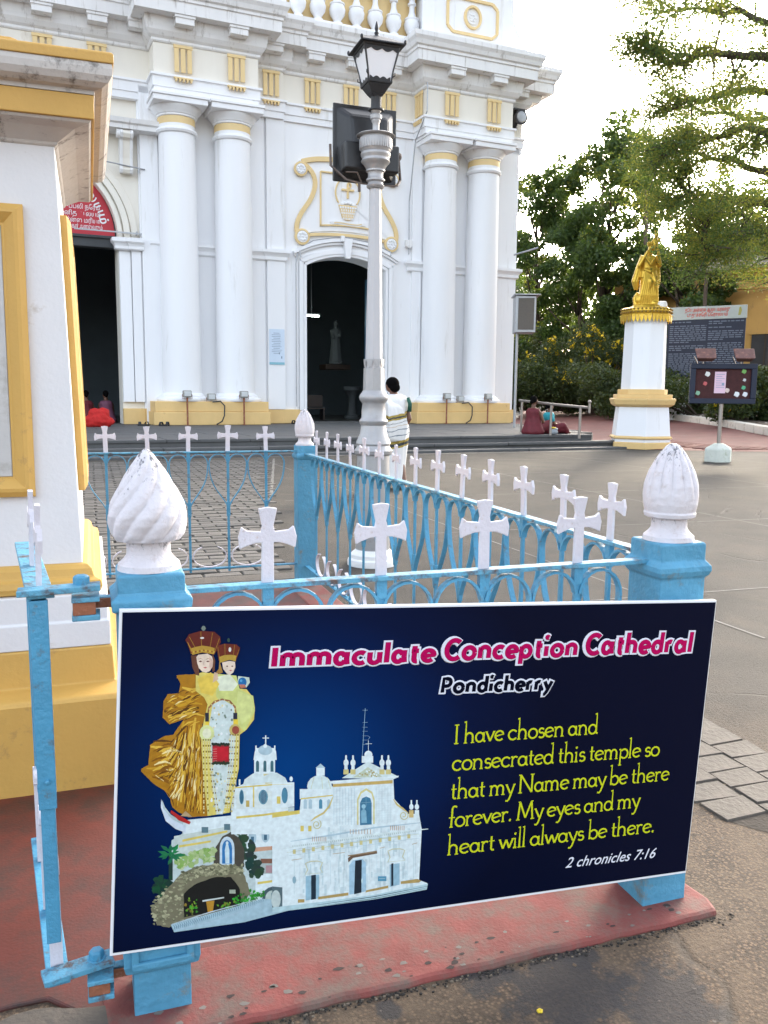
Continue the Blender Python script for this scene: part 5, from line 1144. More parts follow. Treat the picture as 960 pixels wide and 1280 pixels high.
lpart('neck_rings', [(.050,2.93),(.066,2.945),(.070,2.965),(.060,2.98),(.056,3.0),(.072,3.015),(.072,3.03),(.060,3.045),(.058,3.08),(.062,3.10),(.074,3.11),(.074,3.125)], SILV)
lpart('capital', [(.070,3.125),(.082,3.16),(.095,3.185),(.108,3.20),(.112,3.215),(.104,3.23),(.106,3.25),(.114,3.27),(.116,3.29),(.108,3.305),(.112,3.315),(.122,3.35),(.124,3.42),(.118,3.46)], SILV)
b = MB()
for k in range(40):
    a = 2*PI*k/40; b.obox((.122*math.cos(a), .122*math.sin(a), 3.385-GZ), ((math.cos(a),math.sin(a),0),(-math.sin(a),math.cos(a),0),(0,0,1)), (.004,.0045,.05))
obj('reeding', b, SILV, lamp, kind='stuff')
lpart('disc', [(.118,3.46),(.145,3.467),(.150,3.475),(.142,3.483),(.10,3.495),(.035,3.51)], SILV)
lpart('spindle', [(.033,3.50),(.026,3.54),(.026,3.60),(.034,3.62),(.034,3.635),(.044,3.645),(.046,3.68),(.034,3.695),(.030,3.70),(.040,3.72),(.040,3.73)], SILV)
lpart('socket', [(.045,3.725),(.060,3.73),(.060,3.745),(.040,3.75),(.040,3.855),(.044,3.87)], IRON, 12)
lt = empty('lantern', (0,0,0)); lt.parent = lamp
def frustum(b, a, za, c, zc, mi=0):
    b.add([(-a,-a,za),(a,-a,za),(a,a,za),(-a,a,za),(-c,-c,zc),(c,-c,zc),(c,c,zc),(-c,c,zc)], [(3,2,1,0),(0,1,5,4),(1,2,6,5),(2,3,7,6),(3,0,4,7),(4,5,6,7)], mi)
Z = lambda z: z-GZ
b = MB(); frustum(b, .045, Z(3.862), .060, Z(3.885)); frustum(b, .062, Z(3.886), .105, Z(3.955)); frustum(b, .112, Z(3.956), .118, Z(3.975)); obj('lantern_bottom', b, IRON, lt, bevel=.003)
b = MB(); v = []
zb_, zt_ = Z(3.975), Z(4.235); ab, at_ = .100, .158
frustum(b, ab, zb_, at_, zt_); obj('glass', b, GLASS, lt)
b = MB()
for sx in (-1,1):
    for sy in (-1,1): b.tube([(sx*(ab+.004),sy*(ab+.004),zb_-.02),(sx*(ab+.020),sy*(ab+.020),zb_+.09),(sx*(at_+.004),sy*(at_+.004),zt_+.01)], [.009,.008,.010], 6); b.tube([(sx*(ab+.012),sy*(ab+.012),zb_+.03),(sx*(ab+.035),sy*(ab+.035),zb_+.045),(sx*(ab+.032),sy*(ab+.032),zb_+.065)], .005, 6)
for s_ in range(4):
    a = s_*PI/2; ca_, sa_ = math.cos(a), math.sin(a); rot = lambda x, y, z: (x*ca_-y*sa_, x*sa_+y*ca_, z)
    for zz, up, half, n in ((zt_,-1,at_,5),(zb_,1,ab,5)):
        pts = []
        for k in range(41):
            t = k/40; x = (-1+2*t)*half*.97; d = (.020+.020*abs(math.cos(t*PI*3)))*(1 if up < 0 else .8); pts.append((x, d))
        for k in range(40):
            x0, d0 = pts[k]; x1, d1 = pts[k+1]
            hy = lambda z: -(ab+(at_-ab)*(z-zb_)/(zt_-zb_))-.004
            za = zz+up*d0; zc = zz+up*d1
            b.add([rot(x0,hy(zz),zz), rot(x1,hy(zz),zz), rot(x1,hy(zc),zc), rot(x0,hy(za),za)], [(0,1,2,3)])
obj('lantern_frame', b, IRON, lt)
b = MB(); frustum(b, .170, Z(4.235), .176, Z(4.250)); frustum(b, .208, Z(4.251), .205, Z(4.262)); frustum(b, .204, Z(4.2625), .085, Z(4.335)); frustum(b, .075, Z(4.3355), .030, Z(4.36)); 
for k in range(4):
    a = PI/4+k*PI/2; b.ell((.285*math.cos(a), .285*math.sin(a), Z(4.272)), (.014,.014,.02), 8, 6)
b.lathe([(.030,Z(4.36)),(.016,Z(4.375)),(.022,Z(4.39)),(.012,Z(4.40)),(.018,Z(4.42)),(.015,Z(4.44)),(.004,Z(4.475))], 12, (0,0,0))
obj('lantern_roof', b, IRON, lt, bevel=.002)
for o_ in list(lamp.children)+list(lt.children):
    if o_.type == 'MESH':
        for v_ in o_.data.vertices:
            z_ = v_.co.z+GZ
            if z_ > 2.9: v_.co.z = float(np.interp(z_, [2.9,3.0,3.125,3.475,3.87,3.975,4.235,4.36,4.475], [2.89,2.96,3.05,3.30,3.585,3.675,3.90,4.01,4.12]))-GZ
            if o_.parent == lt: v_.co.x *= .84; v_.co.y *= .84
# big floodlight hung on the post, its back to us
fl = empty('floodlight', (LX+.0,LY+.22,3.30), R(2), label='large black floodlight seen from behind, clamped to the silver lamp post', cat='floodlight')
b = MB(); b.box(-.27,.27,.06,.12,-.30,.30); b.box(-.285,.285,.045,.065,-.315,.315); obj('front_frame', b, BLK, fl, bevel=.008)
b = MB(); b.add([(-.26,.05,-.29),(.26,.05,-.29),(.26,.05,.29),(-.26,.05,.29),(-.15,-.10,-.22),(.15,-.10,-.22),(.17,-.05,.20),(-.17,-.05,.20)], [(0,1,5,4),(1,2,6,5),(2,3,7,6),(3,0,4,7),(4,5,6,7)]); obj('reflector_back', b, BLK, fl, bevel=.03)
b = MB(); b.box(-.24,.24,-.15,-.02,-.25,-.03); obj('gear_housing', b, BLK, fl, bevel=.015)
b = MB(); b.strip([(-.31,.05,-.02),(-.315,.02,-.20),(-.22,-.10,-.33),(-.10,-.14,-.36),(.10,-.14,-.36),(.24,-.10,-.34),(.315,.02,-.26),(.31,.05,-.08)], (0,1,.2), .035, .012); b.ell((.31,.05,-.06),(.03,.03,.035),10,6); b.tube([(-.10,-.14,-.35),(-.14,-.16,-.28),(-.22,-.1,-.27)], .008, 6); b.tube([(-.12,-.15,-.36),(-.12,-.15,-.43)], .012, 6); fl.scale = (.93,.93,.93); obj('bracket', b, paint('rusty_bracket', (.12,.09,.075), .7, .2, 9, .3, .3, (.30,.2,.12), 9.), fl)

# ================================================================ PEOPLE
def tapered(b, a, c, ra, rb, n=6, seg=14):
    a = Vector(a); c = Vector(c); b.tube([a+(c-a)*(i/n) for i in range(n+1)], [ra+(rb-ra)*i/n for i in range(n+1)], seg); b.ell(a, (ra,)*3, 12, 8); b.ell(c, (rb,)*3, 12, 8)
def hand(b, wrist, d, palm_n, s=1.):
    "palm, five unequal bent fingers and a thumb from the side"
    w0 = Vector(wrist); d = Vector(d).normalized(); n = Vector(palm_n).normalized(); sd = d.cross(n).normalized()
    b.obox(w0+d*.045*s, (d,sd,n), (.045*s,.036*s,.013*s))
    for k, l in enumerate((.060,.072,.066,.050)):
        o = w0+d*.085*s+sd*((k-1.5)*.019*s); m_ = o+d*l*.5*s+n*.008*s; e = m_+d*l*.45*s+n*.022*s; b.tube([o,m_,e],[.0095*s,.0088*s,.0075*s],8)
    o = w0+d*.030*s-sd*.034*s; b.tube([o,o+d*.028*s-sd*.020*s+n*.01*s,o+d*.052*s-sd*.024*s+n*.018*s],[.011*s,.010*s,.008*s],8)
# -- woman in the white sari, walking away, behind the fence
wm = empty('person', (4.13,9.90,GZ), R(14), label='woman seen from behind in a white sari with gold bands, walking towards the church', cat='person'); wm.scale = (1.14,1.1,1.0)
b = MB()
tapered(b, (-.085,.10,.08), (-.08,.05,.44), .042, .062); tapered(b, (-.08,.05,.44), (-.075,0,.80), .064, .085)
tapered(b, (.08,-.14,.09), (.08,-.03,.45), .042, .062); tapered(b, (.08,-.03,.45), (.075,0,.80), .064, .085)
for x, y, rz in ((-.085,.13,0),(.08,-.10,0)): b.ell((x,y+.02,.035),(.042,.115,.035),12,8)
b.lathe([(.10,.76),(.155,.82),(.165,.88),(.13,1.0),(.125,1.10),(.145,1.20),(.155,1.28),(.12,1.34),(.06,1.365),(.048,1.40),(.046,1.45)], 20, (0,0,0), sx=1.08, sy=.72)
for s_ in (-1,1): b.ell((s_*.155,0,1.285),(.055,.055,.055),12,8)
b.ell((-.02,.025,1.50),(.072,.092,.108),18,12); b.ell((-.035,.105,1.485),(.014,.022,.018),8,6); b.ell((-.03,.095,1.44),(.03,.02,.02),8,6)
for s_ in (-1,1): b.ell((-.02+s_*.072,.02,1.495),(.012,.02,.028),8,6)
tapered(b, (.165,-.01,1.28), (.205,-.055,1.02), .043, .036); tapered(b, (.205,-.055,1.02), (.205,.075,.84), .034, .024); hand(b, (.205,.08,.835), (.0,.45,-.9), (-1,0,0), .95)
tapered(b, (-.165,.02,1.28), (-.215,.09,1.03), .043, .036); tapered(b, (-.215,.09,1.03), (-.12,.20,.95), .034, .024); hand(b, (-.115,.205,.948), (.6,.75,-.1), (0,0,-1), .95)
remesh(obj('body', b, SKIN, wm, smooth='all'), .010, 3)
b = MB(); b.ell((-.018,.005,1.525),(.084,.100,.098),20,14); b.ell((-.012,-.045,1.47),(.072,.055,.072),16,10); remesh(obj('hair', b, HAIR, wm, smooth='all'), .008, 2)
def sari_mat():
    m = bpy.data.materials.new('white_banded_sari'); m.use_nodes = True; N = m.node_tree.nodes; L = m.node_tree.links; b = N['Principled BSDF']; b.inputs['Roughness'].default_value = .7
    tc = N.new('ShaderNodeTexCoord'); sp = N.new('ShaderNodeSeparateXYZ'); L.new(tc.outputs['Object'], sp.inputs[0])
    nz = N.new('ShaderNodeTexNoise'); nz.inputs['Scale'].default_value = 6; L.new(tc.outputs['Object'], nz.inputs[0])
    z = N.new('ShaderNodeMath'); z.operation = 'MULTIPLY_ADD'; L.new(sp.outputs[0], z.inputs[0]); z.inputs[1].default_value = -.18; L.new(sp.outputs[2], z.inputs[2])
    z2 = N.new('ShaderNodeMath'); z2.operation = 'MULTIPLY_ADD'; L.new(nz.outputs[0], z2.inputs[0]); z2.inputs[1].default_value = .07; L.new(z.outputs[0], z2.inputs[2])
    cr = N.new('ShaderNodeValToRGB'); mr = N.new('ShaderNodeMapRange'); mr.inputs[1].default_value = .0; mr.inputs[2].default_value = 1.5; L.new(z2.outputs[0], mr.inputs[0]); L.new(mr.outputs[0], cr.inputs[0])
    cr.color_ramp.interpolation = 'CONSTANT'; W_ = (.74,.73,.72,1); G_ = (.36,.26,.05,1); K_ = (.04,.045,.05,1); T_ = (.10,.14,.18,1)
    st = [(0,W_),(.43,G_),(.448,K_),(.475,G_),(.497,W_),(.545,T_),(.552,W_),(.60,T_),(.608,W_),(.642,(.5,.35,.2,1)),(.648,W_),(.668,K_),(.674,W_),(.70,G_),(.715,K_),(.732,G_),(.755,W_)]
    e = cr.color_ramp.elements; e[0].position, e[0].color = st[0]; e[1].position, e[1].color = st[1]
    for p, c in st[2:]: k = e.new(p); k.color = c
    L.new(cr.outputs[0], b.inputs['Base Color'])
    wv = N.new('ShaderNodeTexNoise'); wv.inputs['Scale'].default_value = 60; L.new(tc.outputs['Object'], wv.inputs[0]); bp = N.new('ShaderNodeBump'); bp.inputs['Strength'].default_value = .2; bp.inputs['Distance'].default_value=.01; L.new(wv.outputs[0], bp.inputs['Height']); L.new(bp.outputs[0], b.inputs['Normal'])
    return m
b = MB()
sk = [(.19,.07),(.175,.16),(.165,.30),(.175,.45),(.19,.60),(.205,.74),(.215,.84),(.205,.92),(.165,1.02),(.155,1.10)]
b.lathe([(r, z) for r, z in sk], 72, (0,0,0), sx=1.0, sy=.86, fn=lambda r, z, a: r*(1+.055*math.sin(a*9+z*3)*(1.2-z)+.03*math.sin(a*17+z*8)))
sari = obj('sari_skirt', b, sari_mat(), wm, smooth='all')
b = MB(); b.lathe([(.172,1.00),(.168,1.10),(.176,1.20),(.182,1.28),(.150,1.345),(.085,1.375)], 60, (0,.0,0), sx=1.12, sy=.80, fn=lambda r, z, a: r*(1+.02*math.sin(a*7+z*20)+.012*math.sin(a*15)))
bl = obj('sari_bodice', b, MATS.get('sari') or sari.data.materials[0], wm, smooth='all')
b = MB(); v = []
for i in range(13):       # end of the sari falling over the left shoulder and back
    t = i/12
    for j in range(9):
        s_ = j/8; x = -.20+.30*s_*(.55+.45*math.sin(t*2.2)); y = -.165-.03*math.sin(t*3)+.010*math.sin(s_*22+t*5); z = 1.335-.62*t-.05*s_
        if t < .12: y = -.11-.2*t*1.5
        v.append((x,y,z))
f = [(i*9+j, i*9+j+1, (i+1)*9+j+1, (i+1)*9+j) for i in range(12) for j in range(8)]
b.add(v, f); o = obj('sari_drape', b, sari.data.materials[0], wm, smooth='all'); sl = o.modifiers.new('thick','SOLIDIFY'); sl.thickness = .006
b = MB(); 
for x, y in ((-.085,.14),(.08,-.09)): b.box(x-.045,x+.045,y-.11,y+.12,.0,.018)
obj('sandals', b, BLK, wm, bevel=.006)
b = MB(); b.tube([(.13,-.135,1.33),(.155,-.145,1.24),(.165,-.12,1.13)], [.022,.028,.03], 10); obj('blouse_edge', b, paint('green_blouse', (.02,.10,.07), .7,.1,9,.2), wm, smooth='all')

# -- two women sitting on the platform by the railing
def seated(loc, rz, cloth, label, blouse=None, s=1.):
    p = empty('person', loc, rz, label=label, cat='person')
    b = MB(); q = lambda *a: tuple(k*s for k in a)
    b.lathe([(.17*s,.02*s),(.19*s,.10*s),(.15*s,.25*s),(.14*s,.40*s),(.16*s,.50*s),(.11*s,.57*s),(.055*s,.60*s),(.05*s,.66*s)], 18, (0,0,0), sx=1.05, sy=.75)
    b.ell(q(0,.035,.745),q(.07,.088,.105),16,10); b.ell(q(0,.12,.735),q(.013,.02,.016),8,6)
    for k in (-1,1):
        tapered(b, q(k*.10,.05,.12), q(k*.20,.36,.22), .085*s, .062*s); tapered(b, q(k*.20,.36,.22), q(k*.10,.50,.04), .06*s, .038*s); b.ell(q(k*.10,.56,.03),q(.04,.10,.03),10,6)
        tapered(b, q(k*.16,0,.50), q(k*.21,.10,.28), .042*s, .035*s); tapered(b, q(k*.21,.10,.28), q(k*.08,.28,.25), .033*s, .024*s); hand(b, q(k*.08,.28,.25), (-k*.6,.7,-.1), (0,0,-1), .9*s)
        b.ell(q(k*.07,.03,.74),q(.012,.018,.026),8,5)
    remesh(obj('body', b, SKIN, p, smooth='all'), .012*s, 3)
    b = MB(); b.ell(q(0,-.005,.785),q(.082,.095,.09),16,10); b.ell(q(0,-.09,.73),q(.045,.045,.045),12,8); remesh(obj('hair', b, HAIR, p, smooth='all'), .010, 2)
    b = MB(); b.lathe([(.25*s,.0),(.27*s,.06*s),(.21*s,.20*s),(.165*s,.36*s),(.17*s,.46*s),(.175*s,.52*s),(.12*s,.59*s)], 40, (0,0,0), sx=1.05, sy=.85, fn=lambda r, z, a: r*(1+.05*math.sin(a*8+z*12)))
    for k in (-1,1): tapered(b, q(k*.10,.05,.13), q(k*.20,.36,.23), .12*s, .095*s); tapered(b, q(k*.20,.36,.23), q(k*.12,.50,.07), .09*s, .085*s)
    b.ell(q(0,.32,.13),q(.26,.24,.13),18,10)
    remesh(obj('sari', b, cloth, p, smooth='all'), .018*s, 2)
    if blouse:
        b = MB(); b.lathe([(.172*s,.30*s),(.178*s,.45*s),(.182*s,.52*s),(.13*s,.60*s)], 30, (0,0,0), sx=1.08, sy=.88); obj('blouse', b, blouse, p, smooth='all')
        for k in (-1,1):
            b = MB(); tapered(b, q(k*.16,0,.51), q(k*.195,.06,.38), .055*s, .050*s); obj('sleeve', b, blouse, p, smooth='all')
    return p
PA = at(666,537,22.6); PB = at(683,537,22.9)
seated((PA.x,PA.y,FZ), R(-60), MARO, 'woman wrapped in a maroon sari sitting on the platform edge beside the railing post', None, 1.16)
seated((PB.x+.12,PB.y+.1,FZ), R(-100), MARO, 'smaller woman in cyan blouse and dark red sari sitting beside the larger maroon figure', CYAN, .95)
b = MB(); b.ell((0,0,.07),(.12,.10,.08),14,8); b.ell((.05,-.02,.14),(.06,.06,.04),10,6); o = obj('flower_bag', b, [paint('silver_bag', (.30,.33,.36), .4,.3,20,.5)], loc=(PB.x-.10,PB.y-.55,FZ), smooth='all'); tag(o, 'small silvery bag of flowers set down in front of the seated women', 'bag')
b = MB()
for k in range(6): b.ell((.04*math.cos(k), .04*math.sin(k), .18), (.03,.03,.02), 8, 5)
obj('flowers', b, paint('yellow_petal', (.75,.55,.03)), o)

# ================================================================ SMALL THINGS ON THE PLATFORM (facade frame)
def FW(s, y, z=FZ): c, n = math.cos(PHI), math.sin(PHI); return Vector((s*c-y*n, 25+s*n+y*c, z))
b = MB(); 
for x, y, z, r_ in ((0,0,.20,.30),(.10,.05,.36,.22),(-.10,.0,.38,.20),(.22,0,.14,.20),(-.25,.02,.16,.2)): b.ell((x,y,z),(r_,r_*.8,r_*.85),16,10)
o = obj('cloth_bundle', b, CLOTHR, loc=FW(.12,-.9), rot=(0,0,0), smooth='all'); remesh(o, .03, 2); tag(o, 'bright red cloth bundle heaped on the platform beside the dark portal', 'bundle')
tx = bpy.data.textures.new('folds','CLOUDS'); tx.noise_scale = .18; dm = o.modifiers.new('folds','DISPLACE'); dm.texture = tx; dm.strength = .12
random.seed(8)
for i, (s_, y) in enumerate(((1.35,-.25),(1.55,-.30),(1.95,-.45),(2.15,-.40),(6.45,.55),(6.6,.50),(6.75,.55))):
    b = MB(); b.prism([(.0,.045),(.04,.05),(.055,.02),(.05,-.05),(.04,-.13),(0,-.15),(-.035,-.13),(-.045,-.04),(-.045,.03)], 0, .03, 'z'); b.strip([(-.045,0,.025),(-.02,.0,.075),(.02,0,.08),(.05,0,.025)], (0,1,0), .05, .008)
    o = obj('sandal', b, BLK, loc=FW(s_,y), rot=(0,0,random.uniform(0,6)), bevel=.006); o.scale = (1.5,1.5,1.5)
    tag(o, ('dark sandal on the platform nearest the dark portal','dark sandal second from the dark portal on the platform','dark sandal just left of the left column plinth','dark sandal touching the corner of the left column plinth','dark sandal beside the side door, farthest from the doorway','dark sandal beside the side door, between two others','dark sandal beside the side door, nearest the doorway')[i], 'sandal', 'sandals left on the platform')
def flood(s_, post=True, label='', grp=None):
    e = empty('spotlight', FW(s_,-.18), PHI, label=label, cat='spotlight')
    if post:
        b = MB(); b.tube([(0,0,0),(0,0,.86)], .028, 8); b.box(-.06,.06,-.06,.06,0,.015); obj('stake', b, RUST, e); z = .95; y = 0
    else:
        b = MB(); b.tube([(0,.10,.72),(.25,.08,.74),(.36,.0,.60),(.34,-.04,.3),(.26,-.06,.12),(.08,-.08,.02)], .022, 7); obj('cable', b, BLK, e, smooth='all'); z = .86; y = .25
    b = MB(); b.box(-.13,.13,y-.09,y+.09,z-.10,z+.12); obj('housing', b, paint('old_lamp_housing', (.34,.33,.30), .5,.3,12,.3,.4,(.1,.09,.08),12.), e, bevel=.03)
    b = MB(); b.box(-.10,.10,y-.105,y-.088,z-.06,z+.09); obj('lens', b, paint('lamp_lens', (.6,.62,.62), .15,.1,9,0), e, bevel=.01)
    b = MB(); b.strip([(-.15,y,z),(-.15,y,z-.13),(.15,y,z-.13),(.15,y,z)], (0,1,0), .03, .012); obj('yoke', b, RUST, e); return e
for s_, p, l in ((2.80,True,'small spotlight on a rusty stake before the left plinth, leftmost of its three'),(3.60,False,'small spotlight resting on the left plinth ledge with a black cable hanging from it'),(4.58,True,'small spotlight on a rusty stake before the left plinth, under the second column'),
               (11.83,True,'small spotlight on a rusty stake before the right plinth, under the third column'),(12.50,False,'small spotlight on the right plinth ledge between two columns'),(13.50,True,'small spotlight on a rusty stake before the right plinth, rightmost of all')):
    e = flood(s_, p, l)
# security camera at the building's corner
e = empty('corner_camera', FW(14.95,.85,11.15), PHI, label='dark round camera on a bracket under the cornice at the corner of the cathedral', cat='lamp')
b = MB(); b.lathe([(.05,-.05),(.20,.02),(.26,.20),(.24,.22)], 20); obj('camera_head', b, IRON, e, loc=(0,-.2,0), rot=(PI/2,0,0), smooth=True)
b = MB(); b.lathe([(.20,0),(.17,.03),(.0,.05)], 20); obj('lens', b, GREY, e, loc=(0,-.415,0), rot=(PI/2,0,0), smooth=True)
b = MB(); b.box(-.28,.18,-.35,.1,.24,.30); b.box(-.03,.03,-.1,.25,-.35,.3); b.tube([(-.05,-.2,-.2),(-.15,-.2,-.45)], .03, 6); obj('bracket', b, IRON, e, bevel=.01)

# interior things seen through the side door
e = empty('tube_light', FW(8.2,5.2,4.35), PHI, label='white fluorescent tube glowing inside the dark side doorway', cat='light')
b = MB(); b.box(-1.05,.85,-.03,.03,0,.05); obj('fitting', b, GREY, e); b = MB(); b.tube([(-1.0,-.03,-.035),(.8,-.03,-.035)], .026, 10); obj('tube', b, emis('tube_glow', (.85,1,.9), 9.), e, smooth=True)
b = MB(); b.tube([(-.7,0,.05),(-.7,0,6)], .01, 5); b.tube([(.5,0,.05),(.5,0,6)], .01, 5); obj('hanger', b, GREY, e)
e = empty('saint_statue', FW(10.3,6.75,2.62), PHI, label='pale robed statue standing on a wall shelf inside the dark doorway', cat='statue')
b = MB(); b.lathe([(.26,0),(.27,.1),(.22,.5),(.19,.9),(.21,1.15),(.20,1.3),(.08,1.42),(.06,1.48)], 24, sy=.8, fn=lambda r, z, a: r*(1+.06*math.sin(a*7))); b.ell((0,0,1.58),(.10,.11,.13)); tapered(b,(-.2,0,1.28),(-.18,-.2,1.0),.06,.05); tapered(b,(.2,0,1.28),(.1,-.22,1.05),.06,.05); b.lathe([(.3,-.08),(.3,0)], 20)
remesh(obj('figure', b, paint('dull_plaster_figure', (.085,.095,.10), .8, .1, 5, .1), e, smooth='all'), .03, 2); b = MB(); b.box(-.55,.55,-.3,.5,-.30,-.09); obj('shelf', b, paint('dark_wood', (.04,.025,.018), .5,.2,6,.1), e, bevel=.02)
e = empty('font_stand', FW(10.7,5.9,FZ), PHI, label='small white stone pedestal standing inside the doorway below the statue', cat='pedestal')
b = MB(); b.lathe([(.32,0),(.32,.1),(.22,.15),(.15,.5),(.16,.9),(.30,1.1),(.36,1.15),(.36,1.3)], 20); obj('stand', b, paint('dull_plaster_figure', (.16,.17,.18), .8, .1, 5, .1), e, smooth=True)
e = empty('bench', FW(8.1,4.6,FZ), PHI, label='dark wooden bench inside the side doorway', cat='bench')
b = MB(); b.box(-.9,.9,-.2,.2,.42,.47); obj('seat', b, MATS['dark_wood'], e); b = MB(); b.box(-.9,.9,.16,.22,.5,.95); obj('backrest', b, MATS['dark_wood'], e)
for sx in (-.85,.8):
    b = MB(); b.box(sx,sx+.06,-.2,.22,0,.42); obj('leg', b, MATS['dark_wood'], e)
b = MB(); b.box(-.35,.35,-.14,.14,0,1.0); o = obj('wall_speaker', b, BLK, loc=FW(8.75,7.05,2.2), rot=(0,0,PHI), bevel=.03); tag(o, 'black loudspeaker box on the pier inside the side doorway', 'loudspeaker')
b = MB(); b.box(-.5,.5,-.04,.04,0,3.6); o = obj('blue_shutter', b, BDOOR, loc=FW(8.0,7.6,FZ), rot=(0,0,PHI), bevel=.01); tag(o, 'tall blue shutter leaning deep inside the side doorway', 'shutter')
# worshippers seen dimly through the central portal
for k, (s_, y, cl) in enumerate(((.1,2.8,MARO),(.75,3.1,paint('mauve_sari', (.20,.07,.12), .7,.1,9,.2)))):
    seated(FW(s_,y,FZ), R(10), cl, 'worshipper in a dark red sari sitting inside the dark portal' if k == 0 else 'worshipper in a mauve sari sitting inside the dark portal near its jamb', None, 1.2)

# ================================================================ RAILING at the platform's end
ra = [at(651.5,535,23.6), at(688,541,21.9), at(724,548,20.4)]
rl = empty('handrail', (ra[0].x,ra[0].y,FZ), 0, label='steel handrail with three posts at the right end of the stone platform', cat='railing')
STEEL = paint('dull_steel', (.36,.32,.29), .35, .1, 8, .1, metal=.7)
rp = [Vector((p.x,p.y,FZ))-Vector((ra[0].x,ra[0].y,FZ)) for p in ra]
for p, h in zip(rp, (.88,.80,.74)):
    b = MB(); b.tube([p, p+Vector((0,0,h))], .032, 10); obj('post', b, STEEL, rl, smooth=True)
b = MB(); b.tube([rp[0]+Vector((-.05,.05,.88)), rp[1]+Vector((0,0,.80)), rp[2]+Vector((.12,-.15,.74))], .034, 10); obj('rail', b, STEEL, rl, smooth=True)
b = MB(); b.tube([rp[2]+Vector((.14,-.17,.62)), rp[2]+Vector((.14,-.17,.86))], .028, 8); b.ell(rp[2]+Vector((.14,-.17,.88)), (.045,)*3, 10, 8); obj('rail_end', b, STEEL, rl, smooth=True)

# ================================================================ SPEAKER BOX on a pole
sb = at(655,395,27.0); e = empty('speaker_cabinet', (sb.x,sb.y,0), R(-22), label='grey metal speaker cabinet raised on a slim pole at the corner of the cathedral', cat='loudspeaker')
z0 = sb.z-.55; 
b = MB(); b.prism([(-.33,z0),(.30,z0),(.30,z0+1.10),(-.33,z0+1.12)], -.62, .28, 'x' if False else 'y'); b.box(-.40,.42,-.72,.30,z0+1.125,z0+1.16); obj('cabinet', b, GREY, e, bevel=.01)
b = MB(); b.box(.302,.325,-.54,.20,z0+.08,z0+1.04); obj('grille', b, GRILLE, e)
b = MB(); b.box(-.25,.24,-.645,-.622,z0+.08,z0+1.04); obj('side_grille', b, GRILLE, e)
b = MB(); b.tube([(-.22,-.18,.0),(-.22,-.18,z0)], .045, 10); obj('pole', b, GREY, e, smooth=True)
b = MB(); b.tube([(-.4,-.2,z0+2.4),(.35,-.2,z0+2.62)], .03, 6); obj('arm', b, GREY, e)

# ================================================================ STATUE on its pedestal
PX, PY = 14.0, 17.7
ped = empty('pedestal', (PX,PY,GZ), R(0), label='white and ochre stepped pedestal carrying the golden statue', cat='pedestal')
def poly_part(name, prof, mat, n, off, par=ped, **k):
    b = MB(); b.lathe([(r, z-GZ) for r, z in prof], n, off=off); return obj(name, b, mat, par, **k)
vd = math.atan2(CAM[1]-PY, CAM[0]-PX)     # heading from the pedestal towards the plaza
o6 = vd+R(9); o8 = vd+R(12)
poly_part('foot', [(.86,GZ),(.86,.13),(.83,.15)], YEL, 6, o6, bevel=.01)
poly_part('foot_band', [(.82,.151),(.82,.23)], WHITE, 6, o6); poly_part('foot_moulding', [(.86,.231),(.88,.26),(.86,.29),(.82,.31)], YEL, 6, o6, bevel=.008)
poly_part('lower_shaft', [(.815,.31),(.735,1.07)], WHITE, 6, o6, bevel=.006)
poly_part('middle_cornice', [(.745,1.071),(.82,1.10),(.88,1.14),(.90,1.20),(.92,1.25),(.92,1.29),(.87,1.30)], YEL, 6, o6, bevel=.008)
poly_part('middle_step', [(.82,1.301),(.82,1.40)], YEL, 6, o6, bevel=.01); poly_part('middle_step', [(.66,1.401),(.66,1.535)], YEL, 8, o8, bevel=.01)
poly_part('upper_shaft', [(.575,1.536),(.545,3.45)], WHITE, 8, o8, bevel=.006)
poly_part('gold_cap', [(.55,3.451),(.63,3.47),(.66,3.56),(.66,3.62),(.60,3.66)], GOLD, 8, o8, bevel=.01)
b = MB()
for k in range(8):
    a0, a1 = o8+k*PI/4, o8+(k+1)*PI/4; p = Vector((.665*math.cos(a0), .665*math.sin(a0),0)); q = Vector((.665*math.cos(a1), .665*math.sin(a1),0)); nn = ((p+q)/2).normalized()
    for j in range(5):
        c = p+(q-p)*((j+.5)/5)+nn*.006; u_ = (q-p).normalized()*.048; z = 3.47-GZ
        b.add([c-u_+Vector((0,0,z)), c+u_+Vector((0,0,z)), c+u_*.9+Vector((0,0,z-.12)), c+Vector((0,0,z-.21)), c-u_*.9+Vector((0,0,z-.12))], [(0,1,2,3,4)])
        b.lathe([(.030,0),(.030,.012)], 8, tuple(c+nn*.004+Vector((0,0,z-.03))))
lc = obj('lace_fringe', b, GOLD, ped); sl = lc.modifiers.new('t','SOLIDIFY'); sl.thickness = .012
b = MB()
for k in range(8):
    a0, a1 = o8+k*PI/4, o8+(k+1)*PI/4; p = Vector((.672*math.cos(a0), .672*math.sin(a0),0)); q = Vector((.672*math.cos(a1), .672*math.sin(a1),0))
    for j in range(5):
        for r_ in range(2): c = p+(q-p)*((j+.5)/5); b.ell((c.x,c.y,3.53-GZ+r_*.075+(.0)), (.028,.028,.028), 8, 5)
obj('lace_studs', b, paint('dark_gold', (.28,.16,.02), .5,.2,9,.2), ped, kind='stuff')
st = empty('golden_statue', (PX,PY,3.62), vd+PI/2+R(18), label='golden statue of a crowned woman lifting a child, standing on the white pedestal', cat='statue')
b = MB()   # local: faces -y
b.lathe([(.47,.0),(.50,.05),(.46,.10),(.36,.13)], 24, sx=1., sy=.85); b.ell((-.28,-.05,.24),(.15,.14,.14)); b.ell((.20,-.1,.16),(.14,.12,.08)); b.tube([(-.38,-.05,.1),(-.42,0,.28),(-.34,0,.40),(-.24,-.02,.36)], [.07,.06,.05,.03], 10)
